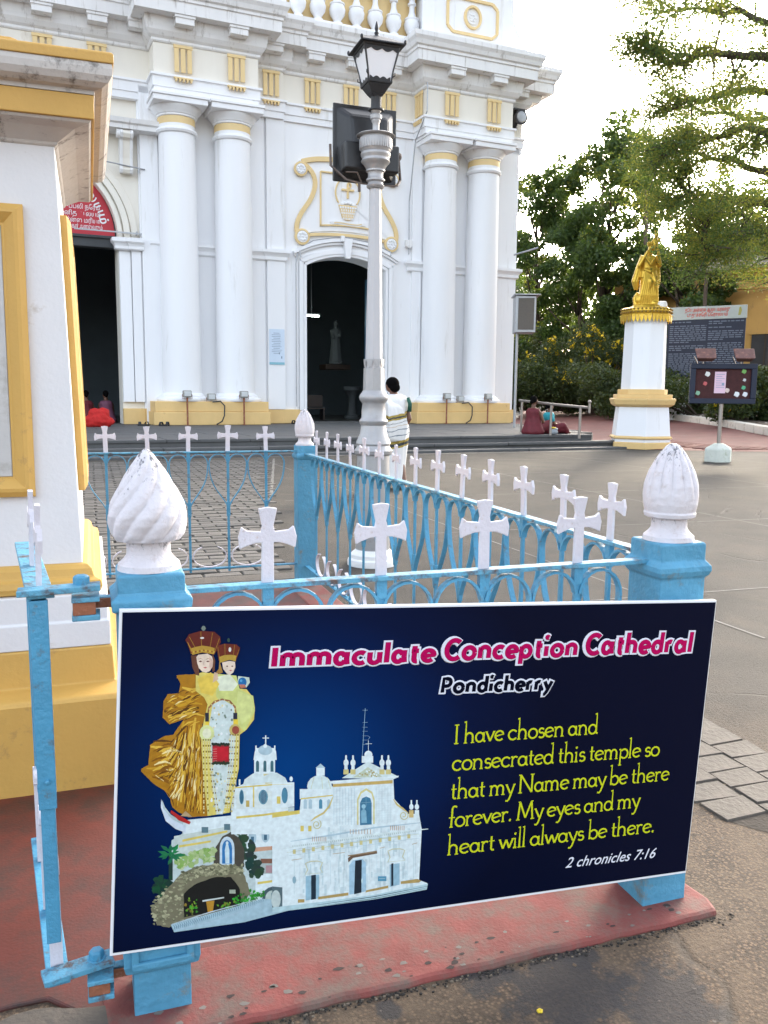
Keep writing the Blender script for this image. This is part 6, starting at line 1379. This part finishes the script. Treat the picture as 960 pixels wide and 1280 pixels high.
tapered(b,(-.10,0,.12),(-.05,.02,.85),.17,.20); tapered(b,(.13,0,.12),(.10,.02,.85),.13,.19); tapered(b,(-.05,-.05,.2),(.02,-.12,.7),.10,.13)
b.lathe([(.26,.80),(.25,.95),(.19,1.06),(.20,1.15),(.22,1.25),(.20,1.33),(.09,1.38),(.065,1.44)], 24, sx=1.05, sy=.75)
b.ell((.02,-.03,1.50),(.085,.095,.12),16,10); b.lathe([(.09,1.58),(.11,1.62),(.13,1.68)], 16, (.02,-.02,0)); 
tapered(b,(-.22,0,1.28),(-.33,-.06,1.10),.075,.065); tapered(b,(-.33,-.06,1.10),(-.12,-.16,1.42),.06,.04); hand(b,(-.12,-.16,1.42),(.7,0,.5),(0,1,0),1.0)
tapered(b,(.22,0,1.28),(.34,-.05,1.12),.075,.065); tapered(b,(.34,-.05,1.12),(.24,-.14,1.40),.06,.045); hand(b,(.24,-.14,1.40),(-.3,0,.8),(0,1,0),1.0)
# child held high
b.ell((.12,-.12,1.62),(.10,.09,.16),14,10); b.ell((.15,-.13,1.84),(.065,.07,.08),14,10); tapered(b,(.20,-.12,1.70),(.30,-.16,1.76),.035,.028); tapered(b,(.05,-.12,1.70),(.0,-.18,1.62),.035,.028); b.lathe([(.05,1.90),(.07,1.95)], 12, (.15,-.13,0))
# mantle falling at both sides, folds of the robe
for x0, x1, r_ in ((-.28,-.44,.075),(-.24,-.36,.07),(.28,.34,.07),(.24,.24,.08)): b.tube([(x0*.75,.08,1.36),(x0*1.15,.08,1.05),(x1,.06,.70),(x1*.9,.05,.50)], [.05,r_,r_*1.1,r_*.5], 10)
for k in range(9): x = -.26+.065*k; b.tube([(x*.6,-.15,.98),(x*.8+.02,-.18,.7),(x,-.16,.35),(x*1.15,-.13,.12)], [.02,.04,.045,.04], 8)
b.tube([(-.20,-.13,1.0),(0,-.19,.93),(.20,-.14,1.02)], [.04,.05,.04], 8); b.tube([(-.18,-.14,1.32),(.0,-.19,1.10),(.15,-.15,1.28)], [.03,.04,.03], 8)
b.tube([(.05,-.17,.95),(.16,-.2,.7),(.24,-.16,.42),(.26,-.14,.3)], [.05,.07,.05,.02], 8)
st.scale = (.82,.82,1.03); remesh(obj('figure', b, GOLD, st, smooth='all'), .011, 1)
# security camera on the pedestal
cc = at(829,386,22.4); e = empty('security_camera', (cc.x-.05,cc.y,cc.z-.22), R(-30), label='small white security camera on a bracket at the pedestal, in front of the blue board', cat='camera')
b = MB(); b.lathe([(.10,0),(.11,.05),(.11,.38),(.08,.44)], 16); obj('camera_body', b, WHITE, e, loc=(0,0,-.1), rot=(.15,0,0), smooth=True); b = MB(); b.tube([(0,0,-.5),(0,0,-.1)], .04, 8); b.tube([(0,0,-.45),(-.45,0,-.52)], .03, 8); b.box(-.08,.08,-.08,.08,-.25,-.08); obj('bracket', b, IRON, e); e.scale = (1.2,1.2,1.2)

# ================================================================ NOTICE CABINET on its post
nb = Vector((12.66,13.08,GZ)); e = empty('notice_cabinet', nb, R(-19.07-6), label='blue framed glass notice cabinet on a steel post set in a white concrete block', cat='notice board')
b = MB(); b.lathe([(.30,0),(.30,.28),(.27,.31),(.10,.40)], 6, off=R(10)); obj('concrete_foot', b, paint('mossy_white_block', (.60,.62,.55), .8,.15,4,.4,.3,(.35,.38,.25),5.), e, bevel=.02)
b = MB(); b.tube([(0,0,.38),(0,0,1.30)], .042, 12); obj('post', b, STEEL, e, smooth=True)
zc = 1.64
b = MB(); b.box(-.66,.66,.0,.10,zc-.38,zc+.42); obj('back_box', b, NAVY, e, bevel=.01)
b = MB()
for q in ((-.68,.68,zc-.40,zc-.29),(-.68,.68,zc+.33,zc+.44),(-.68,-.57,zc-.289,zc+.329),(.57,.68,zc-.289,zc+.329)): b.box(q[0],q[1],-.06,-.0,q[2],q[3])
obj('frame', b, NAVY, e, bevel=.01)
b = MB(); b.box(-.57,.57,-.012,-.002,zc-.29,zc+.33); obj('pin_board', b, paint('maroon_felt', (.06,.018,.018), .9,.3,12,.4), e)
b = MB(); b.box(-.17,.06,-.02,-.013,zc-.18,zc+.27); pp = obj('notice_paper', b, PINKP, e); b = MB(); 
for k in range(7): b.box(-.14,.03-.05*(k%2),-.023,-.021,zc+.21-k*.045,zc+.22-k*.045)
b.box(-.02,.03,-.0235,-.021,zc-.02,zc+.04); obj('paper_print', b, paint('grey_print', (.25,.32,.42)), pp)
for i, (x, z, c, r_) in enumerate(((-.32,.22,(.75,.75,.72),.055),(-.36,.02,(.55,.12,.12),.045),(.10,-.12,(.70,.55,.5),.05),(.30,-.20,(.75,.78,.78),.058),(.47,-.20,(.72,.74,.76),.055),(-.50,-.18,(.25,.45,.30),.05),(.42,.28,(.20,.45,.12),.05),(.44,.10,(.6,.6,.6),.035),(.43,-.06,(.10,.40,.22),.045))):
    b = MB(); b.lathe([(r_,0),(r_*.9,.008),(r_*.4,.010)], 9, fn=lambda r, z_, a: r*(1+.15*math.sin(a*4))); obj('paper_flower', b, paint('flower_paper_%s' % 'abcdefghi'[i], c, .7,.1,20,0), e, loc=(x,-.014,zc+z), rot=(PI/2,0,0))
for x, l in ((-.42,'left'),(.36,'right')):
    pos = Vector((nb.x,nb.y,GZ))+Matrix.Rotation(R(-25.07),3,'Z') @ Vector((x,.0,zc+.44))
    f_ = empty('display_lamp', pos, R(-25.07), label='rusty brown display lamp on top of the notice cabinet, the %s one' % l, cat='lamp')
    b = MB(); b.add([(-.20,-.28,.10),(.20,-.28,.10),(.24,-.02,.32),(-.20,-.02,.32),(-.14,-.14,.03),(.14,-.14,.03),(.18,.10,.24),(-.14,.10,.24)], [(0,1,2,3),(4,7,6,5),(0,4,5,1),(1,5,6,2),(2,6,7,3),(3,7,4,0)])
    obj('shade', b, paint('rusty_lamp_shade', (.13,.055,.045), .6,.3,9,.4,.3,(.3,.12,.08),9.), f_, bevel=.02); b = MB(); b.tube([(0,.03,0),(0,.06,.16)], .02, 8); b.tube([(-.12,.0,.0),(-.2,-.05,.14)], .012, 6); obj('stem', b, STEEL, f_)

# ================================================================ FAR GROUND: brick path, kerbs, planting bed
def K(px, py, d): return at(px, py, d)
near = [at(742,568,20.3), at(860,567,20.2), at(985,569,19.5)]
kp = [at(655,512.5,62), at(697,512,56), at(735,514,50), at(790,519,42), at(847,524,36), at(905,531,30.5), at(960,541,26.5), at(1040,553,24)]
b = MB(); NA = [(13.6,16.5),(13.2,18.2),(16.5,32.0),(15.0,33.5)]
# sloping brick sheet between the plaza edge and the bed kerb
e0 = [Vector((13.0,24.0,GZ+.008)),Vector((13.1,20.5,GZ+.008)),Vector((13.3,18.0,GZ+.008)),Vector((13.8,16.9,GZ+.008)),Vector((15.2,15.9,GZ+.008)),Vector((17.2,15.3,GZ+.008)),Vector((20,15.0,GZ+.008)),Vector((24,14.8,GZ+.008))]
n_ = len(e0); rowsN = 12; v = []
for i in range(n_):
    for j in range(rowsN): t = j/(rowsN-1); p = e0[i].lerp(kp[i], t); v.append((p.x,p.y,e0[i].z+(kp[i].z-e0[i].z-.03)*t))
b.add(v, [(i*rowsN+j, i*rowsN+j+1, (i+1)*rowsN+j+1, (i+1)*rowsN+j) for i in range(n_-1) for j in range(rowsN-1)])
def brickpath():
    m = paint('red_brick_path', (0.158,0.054,0.044), .85, .22, 2.2, .4, .35, (.15,.10,.085), 2.4, fine=20)
    return m
path = obj('path', b, brickpath(), kind='structure')
random.seed(61)
bme = []
for k in range(3):
    q = MB(); q.add([(-.19,-.09,0),(.19,-.09,0),(.19,.09,0),(-.19,.09,0),(-.18,-.08,.03),(.18,-.08,.03),(.18,.08,.03),(-.18,.08,.03)], [(0,1,5,4),(1,2,6,5),(2,3,7,6),(3,0,4,7),(4,5,6,7)])
    mm = bpy.data.meshes.new('brick'); mm.from_pydata(q.v, [], q.f); mm.materials.append(paint('path_brick_%s' % 'abc'[k], ((.16,.05,.04),(.125,.04,.033),(.19,.07,.056))[k], .85, .2, 6, .4, .3, (.14,.10,.085), 5.)); bme.append(mm)
for i in range(12):
    for j in range(22):
        x = 15.2+i*.40+(j%2)*.2; y = 16.35+j*.20-(x-15.2)*.22
        t_ = max(0,(y-15.6+ (x-15.2)*.2))/22; o = share('brick', random.choice(bme), path, (x, y, GZ+.006+.45*t_*.62), (random.uniform(-.02,.02), random.uniform(-.02,.02)+0, random.uniform(-.02,.02)-.2))
b = MB(); pa = at(782,538,32); pb = at(700,532,36); line(b, (pb.x,pb.y), (pa.x,pa.y), 1.1, (pa.z+pb.z)/2+.012)
obj('worn_patch', b, CORN, path)
for i in range(len(kp)-1):
    n3 = 5
    for j in range(n3):
        p, q = kp[i].lerp(kp[i+1], (j+.02)/n3), kp[i].lerp(kp[i+1], (j+.97)/n3); d = (q-p); L_ = d.length; d.normalize(); bb = MB(); nn = Vector((-d.y,d.x,0)).normalized()
        bb.obox((p+q)/2+Vector((0,0,.06)), (d,nn,(0,0,1)), (L_/2,.16,.14)); obj('kerb_stone', bb, KERBW, path, bevel=.03)
g = MB(); v = []
for i in range(len(kp)):
    p = kp[i]; d = Vector((p.x-CAM[0], p.y-CAM[1], 0)).normalized()
    for j, (dd, dz) in enumerate(((.1,.12),(2,.22),(6,.3),(16,.4),(45,.4))): v.append((p.x+d.x*dd, p.y+d.y*dd, p.z+dz))
g.add(v, [(i*5+j, i*5+j+1, (i+1)*5+j+1, (i+1)*5+j) for i in range(len(kp)-1) for j in range(4)]); bed = obj('planting_bed', g, SOIL, kind='structure')

# ================================================================ INFORMATION BOARD in the bed
q0, q1, q2 = at(831,387,37), at(927,386,35.4), at(831,478,37)
wd = (q1-q0).length; hd = (q0-q2).length; ax = math.atan2(q1.y-q0.y, q1.x-q0.x)
e = empty('information_board', (q2.x,q2.y,q2.z), ax, label='large dark blue board of small Tamil text with a pale header, behind the notice cabinet', cat='notice board')
b = MB(); b.box(0,wd,0,.08,0,hd*.83); obj('text_panel', b, NAVY, e, bevel=.01)
b = MB(); b.box(-.02,wd+.02,-.02,.09,hd*.831,hd); hdr = obj('header_panel', b, paint('pale_header_print', (.38,.42,.40), .5,.05,4,0), e, bevel=.01)
RP = paint('red_print', (.55,.06,.03), .5,.05,4,0)
for i, s_ in enumerate(('தூய அன்னை ஆலய வரலாறு','புதுச்சேரி பேராலயம்')):
    put_text('lettering', s_, (wd*.22+.1*i, hd*(.935-.065*i)), (wd*(.80-.03*i), hd*(.935-.065*i)), hd*.045, RP, e, -.03, offset=.015)
b = MB(); b.prism([(wd*.90,hd*.87),(wd*.93,hd*.87),(wd*.945,hd*.93),(wd*.93,hd*.98),(wd*.91,hd*.97)], -.03, -.022, 'y'); obj('emblem', b, paint('olive_print', (.35,.33,.08), .5,.2,20,0), hdr)
b = MB(); random.seed(31)
for col_ in (0,1):
    x0 = wd*(.03 if col_ == 0 else .535); x1 = wd*(.50 if col_ == 0 else .97); z = hd*.80
    while z > hd*.10:
        x = x0
        brk = random.random() < .16
        while x < (x1 if not brk else x0+(x1-x0)*random.uniform(.2,.8)):
            l = min(random.uniform(.08,.26), x1-x+.02); b.box(x, x+l, -.008, -.001, z-.022, z+.022); x += l+.045
        z -= .085 if not brk else .16
obj('small_print', b, paint('pale_small_print', (.12,.14,.19), .6,.1,4,0), e, kind='stuff')
b = MB(); b.box(wd*.10,wd*.62,-.012,-.001,hd*.02,hd*.07); obj('caption_strip', b, paint('tan_print', (.45,.30,.22), .6,.1,9,0), e)
for x in (.25,wd-.3):
    b = MB(); b.box(x,x+.10,.08,.18,-1.6,hd); obj('post', b, paint('blue_grey_post', (.08,.16,.24), .6,.1,4,0), e)
# small white drum and pale stones by the kerb
for i, (px, py, d, r_) in enumerate(((843,522,36.5,.45),)):
    p = at(px,py,d); b = MB(); b.lathe([(r_,0),(r_,1.6),(r_*.9,1.7)], 20); o = obj('white_marker', b, CORN, loc=(p.x,p.y,p.z-.1), smooth=True); tag(o, 'short whitewashed marker stone beside the pedestal at the bed kerb', 'marker stone')
random.seed(44)
# ================================================================ OCHRE BUILDING behind
A_, B_ = at(762,500,50), at(1040,500,42); dx = B_-A_; dx.z = 0; Lb = dx.length; ab_ = math.atan2(dx.y, dx.x)
bl = empty('ochre_building', (A_.x,A_.y,.4), ab_, label='long ochre building with a dark roof edge behind the trees on the right', cat='building')
Hb = at(770,352,50).z-.4; HB2 = Hb+1.2
b = MB(); b.box(0,Lb,0,6,0,Hb); obj('wall', b, OCHW, bl)
b = MB(); b.box(Lb*.42,Lb+1,-.5,6,Hb,HB2); obj('upper_wall', b, OCHW, bl)
b = MB(); b.box(-.4,Lb*.42,-.35,6.3,Hb,Hb+.30); b.box(Lb*.40,Lb+1.3,-.9,6.3,HB2,HB2+.32); rf = obj('roof_edge', b, paint('dark_roof_tile', (.07,.06,.055), .9,.3,4,.4), bl, bevel=.03)
b = MB(); b.sweep([(Lb*.42,-.5),(Lb+1,-.5)], [(0,Hb-.2),(.2,Hb-.1),(.25,Hb+.1),(0,Hb+.15)]); b.sweep([(Lb*.42,-.5),(Lb+1,-.5)], [(0,Hb-1.2),(.12,Hb-1.15),(.15,Hb-1.0),(0,Hb-.95)]); obj('string_course', b, OCHW, bl)
b = MB(); b.box(Lb*.44,Lb,-.06,-.001,Hb-.62,Hb-.5); obj('dark_band', b, MATS['dark_roof_tile'], bl)
for x in (.55,.72,.9):
    b = MB(); b.box(Lb*x-.7,Lb*x+.7,-.08,-.001,1.2,4.2); w_ = obj('window', b, DARK, bl); b = MB(); b.box(Lb*x-.85,Lb*x+.85,-.16,-.081,4.2,4.4); obj('lintel', b, OCHW, w_); b = MB(); b.box(Lb*x-.04,Lb*x+.04,-.12,-.081,1.2,4.2); obj('mullion', b, BARK, w_)
aw0 = at(868,342,36); e = empty('lean_to', (aw0.x,aw0.y,0), ab_, label='weathered grey lean-to roof jutting from the ochre building at the right edge', cat='roof')
b = MB(); b.add([(0,0,aw0.z),(6,0,aw0.z),(6,5,aw0.z+2.2),(.4,5,aw0.z+2.2),(0,0,aw0.z+.12),(6,0,aw0.z+.12),(6,5,aw0.z+2.35),(.4,5,aw0.z+2.35)], [(0,1,2,3),(4,7,6,5),(0,4,5,1),(1,5,6,2),(2,6,7,3),(3,7,4,0)]); obj('roof_sheet', b, paint('weathered_roof', (.12,.10,.085), .9,.3,3,.6,.4,(.10,.09,.08),4.), e, bevel=.02)
for x in (.4,3.2,5.8):
    b = MB(); b.box(x,x+.12,.1,.22,.3,aw0.z); obj('prop', b, BARK, e)
b = MB(); b.box(3.4,6,3,3.2,.3,aw0.z+.5); obj('back_wall', b, OCHW, e)

# ================================================================ TREES
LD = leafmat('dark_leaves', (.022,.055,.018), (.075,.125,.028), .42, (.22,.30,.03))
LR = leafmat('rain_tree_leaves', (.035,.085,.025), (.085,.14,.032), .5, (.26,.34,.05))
LY_ = leafmat('painted_sun_leaves', (.09,.14,.02), (.24,.24,.04), .55, (.50,.48,.06))  # yellower leaf colour that stands for sunlight on the foliage
LH = leafmat('hedge_leaves', (.020,.045,.014), (.05,.075,.018), .3, (.2,.22,.02))
LF = leafmat('yellow_blossom', (.60,.42,.01), (.72,.55,.02), .4, (.7,.5,.02))
def crown_points(blobs, n):
    vol = np.array([r[0]*r[1]*r[2] for _, r in blobs]); vol = vol**.75; vol = vol/vol.sum(); out = []
    for (c, r), k in zip(blobs, vol):
        m_ = max(8, int(n*k)); d = rng.normal(size=(m_,3)); d /= np.linalg.norm(d,axis=1)[:,None]; rad = rng.uniform(.35,1.05,m_)**.6
        out.append(np.array(c)+d*rad[:,None]*np.array(r))
    return np.vstack(out)
def tree(loc, H, W_, label, nb=34, nl=26000, leaf=.22, seed=1, trunk_r=.3, low=.25, mat=None, group=None, yel=0., name='broadleaf_tree'):
    rs = random.Random(seed); e = empty(name, loc, 0, label=label, cat='tree', group=group)
    b = MB(); top = Vector((rs.uniform(-.5,.5), rs.uniform(-.5,.5), H*.8)); tp = [Vector((0,0,-.3)), Vector((.1,0,H*.2)), Vector((rs.uniform(-.4,.4),0,H*.45)), top]
    b.tube(tp, [trunk_r*1.2,trunk_r,trunk_r*.7,trunk_r*.25], 10); blobs = []
    for k in range(nb):
        t = low+(1-low)*k/nb; z = H*t; hw = W_*(.35+.65*math.sin(PI*min(1,max(.05,(t-low)/(1-low)*.85+.1)))); a = rs.uniform(0,2*PI); d = hw*rs.uniform(.25,1)
        c = Vector((d*math.cos(a), d*math.sin(a), z)); r_ = rs.uniform(.10,.20)*W_+H*.02
        blobs.append(((c.x,c.y,c.z), (r_*1.15,r_*1.15,r_*.75)))
        s0 = Vector((0,0,max(H*.15,z-d*.7-H*.05))); mid = s0.lerp(c,.5)+Vector((0,0,-.05*d)); b.tube([s0,mid,c], [trunk_r*.35,trunk_r*.22,trunk_r*.08], 6)
        for q in range(2):
            c2 = c+Vector((rs.gauss(0,r_),rs.gauss(0,r_),rs.gauss(0,r_*.7))); r2 = r_*rs.uniform(.35,.6); blobs.append(((c2.x,c2.y,c2.z),(r2,r2,r2*.8)))
    obj('trunk', b, BARK, e, smooth='all')
    P = crown_points(blobs, nl); leaf_mesh('crown', P, leaf, mat or LD, e)
    if yel: leaf_mesh('painted_sun_foliage', crown_points([bb for bb in blobs if rs.random() < .3], int(nl*yel)), leaf, LY_, e)  # brighter leaf copies paint sun patches into the crown
    return e
def gpos(px, py, d, dz=0): p = at(px, py, d); return (p.x, p.y, p.z+dz)
tree(gpos(668,512,54), 14.5, 4.2, 'dark green leafy tree right beside the corner of the cathedral', 36, 34000, .24, 3, .28, .05, yel=.05)
tree(gpos(717,512,50), 10.5, 3.4, 'lower dark bushy tree between the tall tree and the one by the cathedral', 26, 24000, .24, 5, .22, .10)
tree(gpos(752,512,50), 15.6, 3.7, 'tallest dark tree with a slim trunk rising behind the steel handrail', 40, 36000, .24, 8, .25, .22, yel=.05)
tree(gpos(795,505,56), 8.6, 3.3, 'thin crowned tree behind the golden statue', 16, 7000, .26, 12, .2, .35, mat=LR)
tree(gpos(845,505,46), 8.2, 3.6, 'dark rounded tree behind the blue board, in front of the ochre building', 26, 22000, .22, 14, .2, .15, mat=LD)
tree(gpos(905,505,58), 15., 5.0, 'light green tree rising above the roof of the ochre building', 22, 9000, .28, 17, .2, .4, mat=LR, yel=.25)
# young palm
pp_ = gpos(806,500,47); e = empty('palm_tree', pp_, 0, label='slender young palm with drooping fronds above the statue', cat='palm')
b = MB(); b.tube([(0,0,0),(-.3,0,5),(-.6,0,11.2)], [.16,.13,.10], 8); obj('trunk', b, BARK, e, smooth='all')
for k in range(11):
    a = k*2*PI/11+.3; b = MB(); pts = [Vector((-.6+math.cos(a)*t*2.6, math.sin(a)*t*2.6, 11.2+1.2*math.sin(t*2.2)-1.9*t*t)) for t in np.linspace(0,1,9)]
    b.tube(pts, [.03]*9, 5)
    for i in range(1,9):
        for s_ in (-1,1):
            for q in (0,.5):
                p = pts[i-1].lerp(pts[i], q) if i else pts[i]; sd_ = Vector((-math.sin(a),math.cos(a),0))*s_; L_ = .75*math.sin(PI*(i+q)/10)+.15
                b.add([p, p+sd_*L_*.5+Vector((math.cos(a)*.1,math.sin(a)*.1,.03)), p+sd_*L_+Vector((0,0,-.35*L_-.1)), p+sd_*L_*.5+Vector((0,0,-.06))], [(0,1,2,3)])
    obj('frond', b, LY_ if k % 3 == 0 else LR, e)
# hedge and flowering shrubs
def shrub(px, py, d, w_, h_, label, flowers, seed, group='dark shrubs of the hedge behind the brick path', n=9000):
    rs = random.Random(seed); p = gpos(px,py,d); e = empty('shrub', p, 0, label=label, cat='shrub', group=group); blobs = []
    b = MB()
    for k in range(12):
        c = (rs.uniform(-w_,w_), rs.uniform(-w_*.5,w_*.5), rs.uniform(.15,.85)*h_); r_ = rs.uniform(.25,.45)*w_; blobs.append((c,(r_,r_,r_*.8))); b.tube([(c[0]*.2,c[1]*.2,0),(c[0]*.7,c[1]*.7,c[2]*.6),c], [.06,.04,.015], 5)
    obj('stem', b, BARK, e); leaf_mesh('foliage', crown_points(blobs, n), .17, LH, e)
    if flowers: 
        P = crown_points([(c,(r[0]*1.02,r[1]*1.02,r[2]*1.05)) for c, r in blobs[:7]], flowers*3); c0 = P[rng.integers(0,len(P),flowers//3)]; P2 = (c0[:,None,:]+rng.normal(size=(len(c0),5,3))*.09).reshape(-1,3)
        leaf_mesh('blossom', P2, .19, LF, e, aspect=.8)
shrub(655,514,50,3.0,5.0,'dark flowering shrub with yellow blossoms right beside the cathedral corner',150,1)
shrub(700,514,47,2.6,4.8,'dark flowering shrub with yellow blossoms behind the seated women',190,2)
shrub(742,516,44,2.4,4.6,'dark shrub thick with yellow blossoms behind the handrail',420,3)
shrub(785,520,40,2.2,2.2,'low dark shrub left of the golden statue pedestal',0,4)
shrub(835,524,38,2.0,2.0,'low dark shrub just right of the golden statue pedestal',0,5)
shrub(880,522,36,2.4,1.7,'low dark shrub under the blue information board',0,6)
shrub(940,530,31,1.8,2.2,'low dark shrub at the right edge behind the notice cabinet',20,7)
shrub(668,514,46,2.2,2.6,'low dark hedge shrub behind the steel speaker pole',20,8); shrub(715,515,45,2.4,2.6,'low dark hedge shrub under the tall tree',0,9); shrub(762,517,43,2.4,2.4,'low dark hedge shrub left of the pedestal, in front of the blossoms',0,10)
g = MB(); random.seed(2)
for i in range(160):
    t = random.random()*(len(kp)-1.01); i0 = int(t); p = kp[i0].lerp(kp[i0+1], t-i0); d = Vector((p.x-CAM[0],p.y-CAM[1],0)).normalized(); q = p+d*random.uniform(.5,5)+Vector((0,0,.2)); r_ = random.uniform(.03,.10)
    g.ell((q.x,q.y,q.z), (r_,r_,r_*.5), 6, 4, 0 if random.random() < .4 else 1)
obj('rubble', g, [KERBW, BARK], kind='stuff', label='pale rubble and dry litter on the soil of the planting bed')
# great rain tree: trunk out of frame on the right, boughs reaching over the plaza
tb = at(1120,560,24); RT = empty('rain_tree', (tb.x,tb.y,0), 0, label='great spreading tree whose long boughs reach in from the right over the plaza', cat='tree')
org = Vector((tb.x,tb.y,0)); b = MB(); trunk = [Vector((0,0,-.3)), Vector((0,0,2.5)), at(1075,360,24)-org, at(1050,250,23.5)-org, at(1060,60,23)-org, at(1050,-150,23)-org]
b.tube(trunk, [.75,.6,.5,.42,.34,.2], 14); rs = random.Random(5); tips = []
def bough(pts, r0, r1):
    P = [Vector(p) for p in pts]; n = len(P); Q = []
    for i in range(n-1):
        for t in (0,.33,.66): Q.append(P[i].lerp(P[i+1], t)+Vector((rs.gauss(0,.05),rs.gauss(0,.05),rs.gauss(0,.05))))
    Q.append(P[-1]); m_ = len(Q); b.tube(Q, [r0+(r1-r0)*(i/(m_-1))**.7 for i in range(m_)], 7); return Q
bo = [([(1075,330,24),(1000,300,23),(940,285,22),(915,300,21.5),(890,315,21),(880,280,20.5)],.26),
      ([(1075,340,24),(1010,330,24.5),(950,310,25),(915,300,25.5),(890,290,26)],.16),
      ([(1055,260,23.5),(990,262,23.5),(930,250,23),(880,262,22.5),(865,250,22),(848,225,21.5)],.20),
      ([(1055,240,23.5),(980,225,25),(915,200,26),(872,190,26.5),(840,195,27)],.18),
      ([(1055,200,23.5),(985,170,22),(930,160,21),(870,175,20.5),(835,190,20)],.18),
      ([(1060,160,23.5),(990,120,24.5),(925,110,25),(860,130,25.5),(822,140,26)],.18),
      ([(1060,110,23.5),(990,75,22),(930,65,21),(870,70,20.5),(835,80,20),(806,58,19.5)],.18),
      ([(1060,60,23),(985,40,24),(925,15,25),(870,10,25.5),(830,15,26)],.16),
      ([(1055,-10,23),(985,-40,22),(925,-45,21),(860,-30,21),(810,-10,20.5)],.16),
      ([(1060,140,23.5),(1000,160,27),(940,150,29),(885,140,30),(840,120,31)],.15),
      
      ([(1060,-60,23),(1000,-90,25),(940,-100,26),(880,-80,27)],.15)]
for pts, r0 in bo:
    Q = bough([at(*p)-org for p in pts], r0, .025)
    for i in range(2, len(Q)): tips += [Q[i]+Vector((rs.gauss(0,.15),rs.gauss(0,.15),.14)), Q[i]+Vector((rs.gauss(0,.3),rs.gauss(0,.3),.05))]
    for i in range(3, len(Q)):
        for k in range(3):
            dirv = (Q[i]-Q[i-2]).normalized(); sidev = Vector((rs.gauss(0,1),rs.gauss(0,1),rs.gauss(.1,.5))).normalized(); L_ = rs.uniform(.45,1.15)*(1.25-.55*i/len(Q))
            e1 = Q[i]+(dirv*.7+sidev*.8).normalized()*L_; mid = Q[i].lerp(e1,.5)+Vector((0,0,rs.uniform(-.02,.12))); b.tube([Q[i],mid,e1], [.035,.022,.01], 5); tips += [mid.lerp(e1,.4), e1]
            for m_ in range(2):
                e2 = e1+(dirv*.5+Vector((rs.gauss(0,.7),rs.gauss(0,.7),rs.gauss(0,.3)))).normalized()*rs.uniform(.35,.8); b.tube([mid.lerp(e1,.6),e2], [.014,.006], 4); tips.append(e2)
obj('trunk', b, BARK, RT, smooth='all')
tips = np.array([tuple(t) for t in tips])
def sprays(T, per, sp=.34):
    k = len(T); off = rng.normal(size=(k,per,3))*np.array([sp,sp,sp*.38]); return (T[:,None,:]+off).reshape(-1,3)
tips = tips[rng.random(len(tips)) < .78]
sel = rng.random(len(tips)) < .58
leaf_mesh('crown', sprays(tips[sel], 150, .30), .062, LR, RT, aspect=.5)
leaf_mesh('painted_sun_foliage', sprays(tips[~sel], 150, .26), .062, LY_, RT, aspect=.5)  # random sprays in the yellower colour, painting sunlight into the crown
dk = tips[rng.random(len(tips)) < .2]; leaf_mesh('painted_shade_foliage', sprays(dk+np.array([.15,.2,.12]), 150, .40), .065, LD, RT, aspect=.55)  # darker leaf copies paint shade into the crown
# a backdrop of far trees closes the view to the right
for i, (px, d, h_) in enumerate(((640,75,11),(725,80,12),(810,85,11),(1010,52,10),(1090,50,13))):
    tree(gpos(px,505,d), h_, 6.0, ('far tree in the gap behind the tall dark tree','far tree showing between the tall trees and the statue','far tree behind the palm','far tree at the right end of the ochre building','far tree off the right end of the ochre building')[i], 24, 12000, .36, 60+i, .3, .05, mat=LD)
